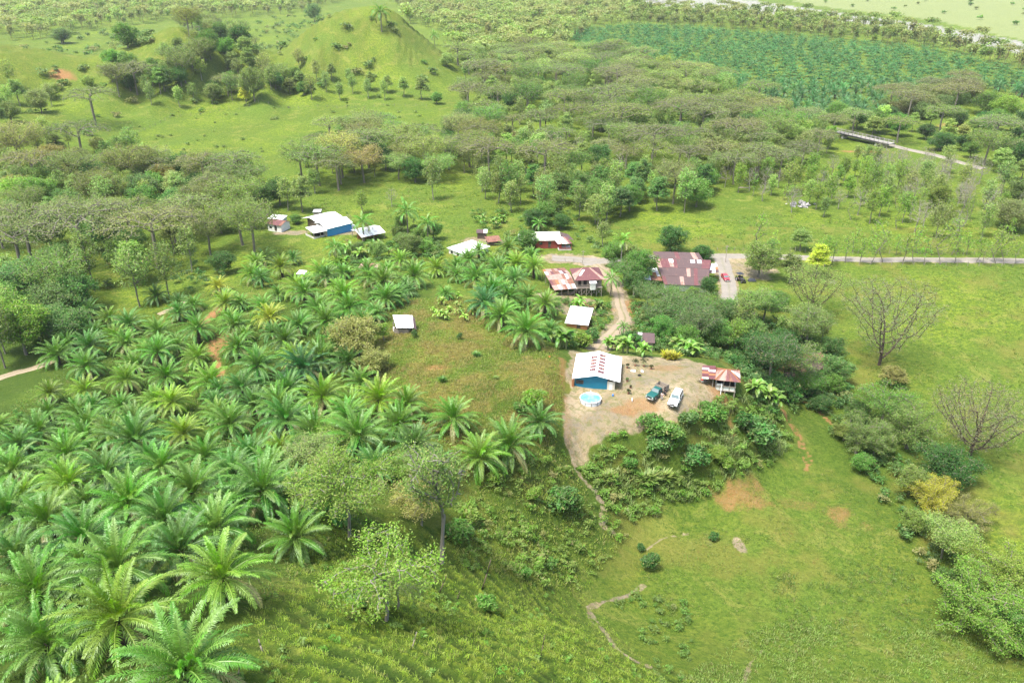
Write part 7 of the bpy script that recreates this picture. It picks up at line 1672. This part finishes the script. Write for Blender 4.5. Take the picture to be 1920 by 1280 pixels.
def build_cover():
    r = np.random.default_rng(77); T = [tuft(i, 10, .55, .045, .26) for i in range(6)]; TS = [tuft(80 + i, 16, .42, .022, .24, .9) for i in range(6)]; T2 = [tuft(20 + i, 7, .38, .05, .22, .8) for i in range(5)]; TD = [tuft(40 + i, 9, .5, .035, .3, .5) for i in range(4)]
    # terraced slope: long grass hangs from the lip of every terrace
    X, Y = region(FORE, 11, 1, 90000); Z = hgt(X, Y, False); m = terr_mask(X, Y, Z)
    ph = terr_phase(X, Y, Z); saw = ph - np.floor(ph); w = np.where((saw > .46) & (saw < .74), .85, .0); w = w * m + .28 * (1 - m)
    w = w * np.clip(.75 + fbm(X / 3.5, Y / 3.5, 3) * .9, .05, 1)
    k = r.random(len(X)) < w; X, Y, tn = X[k], Y[k], (.5 * m * np.where((saw > .52) & (saw < .78), 1, -1.4) + fbm(X / 6, Y / 6, 3) * .6)[k]  # terrace shading put into tuft tone: lighter on the lip, darker below
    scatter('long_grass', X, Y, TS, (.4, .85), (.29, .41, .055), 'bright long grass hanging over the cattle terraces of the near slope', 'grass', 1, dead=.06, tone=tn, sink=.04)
    X, Y = region([(640,1040),(860,960),(960,980),(1060,1080),(1120,1180),(1230,1290),(380,1320),(480,1120)], .3, 2, 2500); X, Y = thin(X, Y, np.clip(.35 + fbm(X / 5 + 4, Y / 5, 3), 0, 1), r)
    scatter('dark_weeds', X, Y, [bush_mesh(400 + i, H=.5, W=.6, n=26, ls=.13, lobes=3) for i in range(4)], (.6, 1.4), (.15, .28, .045), 'low darker weeds between the tufts of the near slope', 'weeds', 2)
    # the knoll: tawny tufts
    X, Y = region(KNOLL, 5.5, 3, 40000); n1 = fbm(X / 7, Y / 7, 3); k = n1 > .02; g = (Y > 95) & (Y < 175); 
    scatter('dry_grass', X[k & g], Y[k & g], TD, (.6, 1.2), (.34, .31, .09), 'tawny dry grass tufts on top of the knoll', 'grass', 3, dead=.3)
    k2 = (~k) & g; scatter('knoll_grass', X[k2], Y[k2], T2, (.6, 1.25), (.20, .28, .045), 'green weeds and tufts on top of the knoll', 'grass', 4, dead=.1)
    # slopes of the house hill
    Bs = [bush_mesh(420 + i, H=1.3, W=1.3, n=85, ls=.17, lobes=5) for i in range(5)]; Bf = [bush_mesh(440 + i, H=.7, W=.9, n=46, ls=.13, lobes=4) for i in range(4)]; Sp = [tuft(60 + i, 16, 1.3, .06, .25, .8) for i in range(3)]
    X, Y = region(SLOPE, 1.15, 5); k = yard_mask(X, Y) < .05; X, Y = X[k], Y[k]; X, Y = thin(X, Y, np.clip(.55 + fbm(X / 5, Y / 5, 3) * 1.2, .05, 1), r)
    scatter('slope_undergrowth', X, Y, Bs, (.5, 1.35), (.17, .30, .05), 'tangled green undergrowth on the steep slope below the yard', 'undergrowth', 5, dead=.05)
    X, Y = region(SLOPE, 1.6, 6); k = yard_mask(X, Y) < .1; X, Y = X[k], Y[k]; X, Y = thin(X, Y, np.clip(.3 + fbm(X / 6 + 9, Y / 6, 3) * 1.3, .0, 1), r)
    scatter('cane_grass', X, Y, Sp, (.6, 1.3), (.22, .30, .10), 'pale cane like grass clumps on the slope below the yard', 'grass', 6, dead=.18)
    X, Y = region(WSLOPE, 1.5, 7); X, Y = thin(X, Y, np.clip(.45 + fbm(X / 4, Y / 4, 3) * 1.2, 0, 1), r)
    scatter('bank_undergrowth', X, Y, Bf + Bs[:1], (.5, 1.3), (.18, .30, .05), 'patchy low growth on the grassy bank in front of the bare yard', 'undergrowth', 7, dead=.07)
    X, Y = region(WSLOPE, 4.5, 8, 30000); X, Y = thin(X, Y, np.clip(.5 + fbm(X / 3, Y / 3, 3), 0, 1), r)
    scatter('bank_grass', X, Y, T2, (.6, 1.4), (.28, .35, .07), 'yellow green grass on the bank in front of the bare yard', 'grass', 8, dead=.15)
    # wood floors, gardens, stream sides
    for i, (poly, d, col, lab, sc) in enumerate((
        ([(1180,560),(1230,585),(1330,600),(1400,650),(1390,690),(1320,672),(1230,662),(1175,655),(1160,640),(1185,605)], .55, (.10, .21, .045), 'thick garden growth between the driveway and the stilted shed', (.7, 1.7)),
        ([(1040,560),(1090,572),(1140,570),(1150,610),(1120,650),(1070,655),(1035,645),(1020,600)], .45, (.11, .23, .045), 'garden growth around the low white roofed shed', (.6, 1.4)),
        ([(640,455),(720,452),(830,455),(840,490),(960,478),(1000,478),(1010,500),(900,520),(740,500),(660,520),(600,490)], .30, (.11, .22, .05), 'garden growth along the top edge of the palm grove', (.7, 1.7)),
        ([(1380,600),(1470,600),(1560,680),(1600,760),(1560,790),(1480,750),(1400,730),(1370,680)], .45, (.085, .19, .045), 'dark growth under the trees of the hollow', (.8, 2.0)),
        ([(1540,770),(1600,780),(1700,860),(1800,980),(1900,1100),(1930,1210),(1860,1215),(1760,1110),(1690,1010),(1640,920),(1570,850)], .32, (.10, .20, .045), 'scrub under the stream side trees at right', (.7, 1.7)),
        ([(-20,780),(150,770),(330,770),(520,800),(640,850),(700,900),(640,980),(520,960),(300,1000),(-20,1060)], .30, (.11, .23, .04), 'low growth on the ground of the palm grove', (.5, 1.2)),
        ([(-20,600),(150,560),(330,560),(420,540),(420,500),(200,480),(-20,500)], .05, (.09, .19, .05), 'bushes on the floor of the left forest', (1, 2.6)),
        ([(880,400),(1060,395),(1120,430),(1200,470),(1200,520),(1140,500),(1080,470),(1000,470),(900,450)], .06, (.12, .23, .05), 'bushes behind the pale roofed house', (.9, 2.0)),
        ([(1360,700),(1440,700),(1500,760),(1480,790),(1420,770),(1370,740)], .5, (.10, .21, .04), 'bushes on the slope right of the stilted shed', (.6, 1.5)),
        ([(1200,1110),(1280,1120),(1300,1200),(1290,1290),(1240,1290),(1190,1190),(1140,1140)], .35, (.14, .25, .05), 'scrub along the gully at the foot of the near slope', (.4, 1.0)))):
        X, Y = region(poly, d, 30 + i); k = yard_mask(X, Y) < .05
        for L in (DRIVE, SIDE_ROAD, MAIN_ROAD, YARD_ROAD, LEFT_TRACK, RED_PATH): k &= pl_dist(X, Y, L) > 2.6
        px, py = project(X, Y, hgt(X, Y, False)); k &= np.array([not any(a - 3 < u < c + 3 and b + 8 < v < e + 8 for a, b, c, e in BBOX) for u, v in zip(px, py)], bool); X, Y = X[k], Y[k]
        X, Y = thin(X, Y, np.clip(.6 + fbm(X / 7, Y / 7, 3), .1, 1), r)
        if len(X): scatter('undergrowth', X, Y, Bs, sc, col, lab, 'undergrowth', 40 + i, dead=.05)
    # rough pasture tussocks: near right field, then thinner further off
    for i, (poly, d, mx, P, sc, col, lab) in enumerate((
        ([(1250,1290),(1420,1180),(1560,1160),(1740,1180),(1930,1230),(1930,1300)], 5, 42000, T, (.6, 1.3), (.22, .32, .075), 'tall pale green grass along the bottom right of the valley'),
        ([(1450,1080),(1600,1050),(1700,1060),(1760,1180),(1600,1220),(1450,1180)], 3, 12000, T, (.5, 1.1), (.14, .23, .05), 'rough darker tussocks in the middle of the near valley'),
        ([(1180,1060),(1300,960),(1440,880),(1560,880),(1680,980),(1740,1100),(1600,1200),(1400,1200),(1250,1180)], 3.2, 42000, T2, (.35, .95), (.15, .235, .042), 'short tussocks over the near valley pasture'),
        ([(1560,500),(1930,500),(1930,980),(1800,880),(1720,780),(1600,700),(1540,600)], .9, 30000, T2, (.6, 1.6), (.14, .235, .04), 'dark tussocks across the right pasture'),
        ([(560,380),(720,350),(860,350),(1000,400),(1200,420),(1500,400),(1930,420),(1930,475),(1400,470),(1200,465),(1100,440),(880,440),(700,430)], .35, 24000, T2, (.9, 2.4), (.13, .23, .04), 'weedy tussocks over the pasture behind the village'),
        ([(-20,790),(200,620),(400,540),(640,520),(700,560),(700,800),(760,900),(640,1040),(440,1150),(380,1290),(-20,1290)], 1.4, 24000, T2, (.6, 1.6), (.14, .25, .045), 'grass between the palms of the hillside grove'))):
        X, Y = region(poly, d, 60 + i, mx); Z = hgt(X, Y); k = yard_mask(X, Y) < .3
        for L in (TRAIL, MAIN_ROAD, LEFT_TRACK, RED_PATH, DRIVE): k &= pl_dist(X, Y, L) > (3.2 if L is MAIN_ROAD else 1.3)
        X, Y = X[k], Y[k]; X, Y = thin(X, Y, np.clip(.5 + fbm(X / 9, Y / 9, 4) * 1.1, .03, 1), r)
        scatter('pasture_grass', X, Y, P, sc, col, lab, 'grass', 70 + i, dead=.08)
    # far pastures and hills: dark bushes as one mass
    X, Y = region([(0,100),(200,60),(400,50),(560,30),(700,30),(830,110),(800,180),(560,190),(420,215),(200,250),(0,280)], .010, 90); X, Y = thin(X, Y, np.clip(.3 + fbm(X / 30, Y / 30, 3) * 1.6, .02, 1), r)
    scatter('hill_scrub', X, Y, [bush_mesh(470 + i, H=2.6, W=3.4, n=90, ls=.55, lobes=6) for i in range(3)], (.5, 1.6), (.14, .25, .06), 'scattered scrub on the far grassy hills', 'scrub', 90, dead=.1)
    X, Y = region([(150,250),(330,205),(560,190),(850,200),(900,225),(860,300),(560,330),(300,340)], .004, 91); scatter('meadow_scrub', X, Y, [bush_mesh(480 + i, H=1.2, W=2.0, n=60, ls=.4, lobes=5) for i in range(3)], (.4, 1.1), (.16, .24, .06), 'small dots of scrub in the bright meadow', 'scrub', 91)

SHRUBS = [ # base pixel, kind, scale, colour, label
 (1218,1068,'shrub',1,1.25,G_DARK,'dark rounded shrub standing alone at the foot of the near bank'),(1337,1012,'shrub',0,.8,G_DARK,'small dark shrub beside the white sand patch'),(912,1150,'shrub',1,1.0,G_MID,'round green shrub in the terraced grass'),
 (1050,950,'shrub',3,1.6,G_BLUE,'pale grey green bushy shrub on the bank'),(1075,965,'shrub',1,1.4,G_MID,'green shrub right of the pale grey green one'),(1032,1065,'shrub',0,.9,G_MID,'small green shrub lower on the bank'),(985,1085,'shrub',1,.8,G_MID,'small shrub left of the lowest bank one'),
 (1000,940,'shrub',1,1.0,G_LIME,'tall narrow light shrub on the bank'),(1200,1030,'shrub',2,.7,G_DARK,'low dark shrub left of the lone one'),(930,905,'shrub',0,1.3,G_LIME,'light green bush under the slope palm'),
 (1225,815,'shrub',3,1.7,G_MID,'big leaved bushy clump below the pickup'),(1260,835,'shrub',1,1.8,G_MID,'big leaved bushy clump right of the first'),(1290,800,'shrub',0,1.7,G_BLUE,'bushy clump on the lip below the white car'),(1235,845,'shrub',3,1.5,G_BLUE,'bluish clump in the middle of the slope'),
 (1420,830,'shrub',3,2.2,G_BLUE,'large pale bluish shrub low on the right of the slope'),(1300,870,'shrub',3,1.6,G_BLUE,'bluish shrub in the centre of the steep slope'),(1180,880,'shrub',0,1.4,G_MID,'green shrub on the left of the steep slope'),(1360,880,'shrub',1,1.3,G_LIME,'bright shrub near the red bare patch'),
 (1330,790,'shrub',3,1.6,G_MID,'green shrub just below the stilted shed'),(1390,800,'shrub',0,1.6,G_DARK,'dark shrub right below the stilted shed'),(1215,905,'spiky',1,1.4,G_PALE,'pale cane clump in the middle of the slope'),(1245,900,'spiky',0,1.4,G_PALE,'pale cane clump right of the middle one'),
 (1140,900,'spiky',1,1.0,G_PALE,'pale cane clump beside the footpath'),(830,715,'spiky',0,.7,G_MID,'dark small tuft in the middle of the knoll'),(893,668,'spiky',0,.7,G_BLUE,'bluish small agave like tuft on the knoll'),(930,710,'shrub',2,.45,G_PALE,'tiny pale seedling on the right of the knoll'),
 (862,636,'shrub',1,.55,G_DARK,'dark stump like bush on the upper knoll'),(778,632,'shrub',1,.6,G_DARK,'dark stump like bush beside the knoll hut'),(800,790,'shrub',0,.9,G_MID,'green bush at the lower edge of the knoll'),(1000,760,'shrub',3,1.4,G_LIME,'bright spreading bush at the right edge of the knoll'),
 (975,775,'shrub',0,1.1,G_MID,'green bush left of the bright spreading one'),(1470,750,'shrub',3,2.0,G_DARK,'dark glossy thicket at the head of the red path'),(1500,745,'shrub',3,1.8,G_DARK,'dark thicket right of the one at the red path'),(1250,672,'spiky',0,1.2,G_YEL,'yellow crotons behind the gravel yard'),(1262,674,'spiky',1,1.0,G_YEL,'yellow croton clump right of its twin'),
 (1185,650,'shrub',3,1.6,G_DARK,'dark shrub left of the small brown roof'),(1160,650,'shrub',0,1.4,G_MID,'green bush by the driveway behind the blue house'),(1090,650,'shrub',3,1.5,G_LIME,'bright bush behind the blue house roof'),(1060,650,'shrub',1,1.5,G_MID,'bush left behind the blue house'),(1110,640,'shrub',0,1.5,G_DARK,'dark bush by the driveway behind the blue house'),
 (665,1130,'shrub',2,1.0,G_BLUE,'dark green fern like clump on the near slope'),(860,1010,'shrub',3,1.3,G_MID,'bush right of the tall two stemmed tree'),(880,980,'shrub',0,1.4,G_LIME,'light bush above right of the two stemmed tree'),(700,560,'shrub',3,1.2,G_MID,'bush among the upper palms'),
]
def place_shrubs():
    for px, py, k, v, s, c, lab in SHRUBS:
        x, y, z = place(px, py); vv = v % len(PROTO[k]); plant(k, x, y, s, col=jit(c, .08), var=vv, label=lab, cat='shrub', name='shrub' if k == 'shrub' else 'grass_clump', group='single shrubs')
    BAN = [(1412,742),(1432,752),(1446,764),(1425,735),(1288,664),(1272,660),(1300,668),(1035,640),(1048,650),(1022,632),(640,470),(655,478),(700,476),(712,470),(668,488),(690,500),(640,505),(655,520),(725,480),(1092,577),(1085,582),(1125,585),(1000,420),(945,418),
           (1145,655),(1170,662),(1205,668),(930,425),(905,420)]
    it = []
    for px, py in BAN:
        x, y, z = place(px, py); o = plant('banana', x, y, random.uniform(.9, 1.35), col=jit((.14, .27, .04), .12), cat='banana plant', name='banana_plant', group='banana plants of the village'); it.append((o, px, py, 'broad leaved'))
    LB = [('the stilted shed', 1350, 705), ('the gravel yard', 1260, 690), ('the low white roofed shed', 1078, 602), ('the low pale zinc shed', 692, 435), ('the top palms', 680, 510), ('the stilt house', 1090, 530), ('the blue house', 1120, 690), ('the pale roofed house', 1030, 445)]
    name_by_landmark(it, LB, 'banana plant')
    it = []
    for i, (px, py) in enumerate([(1560,492),(1585,493),(1612,494),(1632,495),(1656,492),(1680,479),(1692,494),(1712,494),(1732,496),(1748,479),(1765,497),(1790,494),(1812,478),(1828,495),(1843,497),(1868,494),(1884,497),(1905,495),(1600,476),(1640,474),(1722,476),(1782,478),(1860,480),(1450,474),(1420,470)]):
        x, y, z = place(px, py); o = plant('sapling', x, y, random.uniform(.8, 1.35), col=jit(G_LIME, .12), name='sapling', group='saplings lining the main road', tilt=.06); it.append((o, px, py, 'roadside light'))
    name_by_landmark(it, [('the fallen branches by the road', 1560, 520), ('the forked tree by the right edge', 1895, 430), ('the far side of the main road', 1720, 470), ('the road stretch above the lone bare tree', 1660, 520)], 'sapling')
    it = []
    for px, py in [(815,585),(828,572),(842,585),(858,575),(838,600),(852,592),(868,590),(880,580),(820,598),(872,602),(846,562),(830,556),(890,592),(862,560)]:
        x, y, z = place(px, py); o = plant('banana', x, y, random.uniform(.45, .7), col=jit((.20, .32, .05), .12), cat='banana plant', name='young_banana_plant', group='young banana plants behind the knoll'); it.append((o, px, py, 'young ragged'))
    name_by_landmark(it, [('the small hut on the knoll', 755, 605), ('the dense palms right of the knoll', 950, 590)], 'banana plant')
    for key, px, py, s, lab in (('coco', 683, 452, 1.1, 'tall dark headed palm in front of the low pale zinc shed'), ('coco', 765, 440, 1.35, 'big shaggy palm behind the garden trees'), ('coco', 803, 455, 1.1, 'pale palm right of the big shaggy one'), ('coco', 632, 500, 1.0, 'spreading palm at the garden corner below the blue walls'), ('coco', 1145, 555, .85, 'palm leaning by the driveway bend right of the stilt house'),
                            ('royal', 1163, 512, 1.0, 'tall palm with yellow hanging fronds left of the brown roofs'), ('coco', 1372, 592, .6, 'small palm at the lower end of the side road'), ('coco', 716, 62, 2.0, 'feathery palm on the shoulder of the grassy peak'), ('coco', 815, 86, 1.5, 'palm right behind the foot of the grassy peak'), ('coco', 1010, 445, .8, 'thin palm in front of the pale greenish roof'), ('coco', 1168, 634, .5, 'little palm beside the driveway by the brown shed')):
        x, y, z = place(px, py); plant(key, x, y, s, col=jit(P_GRN if key == 'coco' else P_LIME, .06), var=0 if key == 'royal' or s > 1 else 0, label=lab, cat='palm tree', name='palm_tree', group='single palms of the village')
import time as _t
_t0 = _t.time()
def lap(s): print('LAP', s, round(_t.time() - _t0, 1))
build_world()
build_terrain(); lap('terrain')
build_haze(); build_roads(); build_all(); lap('built')
build_protos(); lap('protos')
place_palms(); place_trees(); lap('trees')
place_woods(); lap('woods')
place_far(); lap('far')
place_shrubs(); build_cover(); lap('cover')
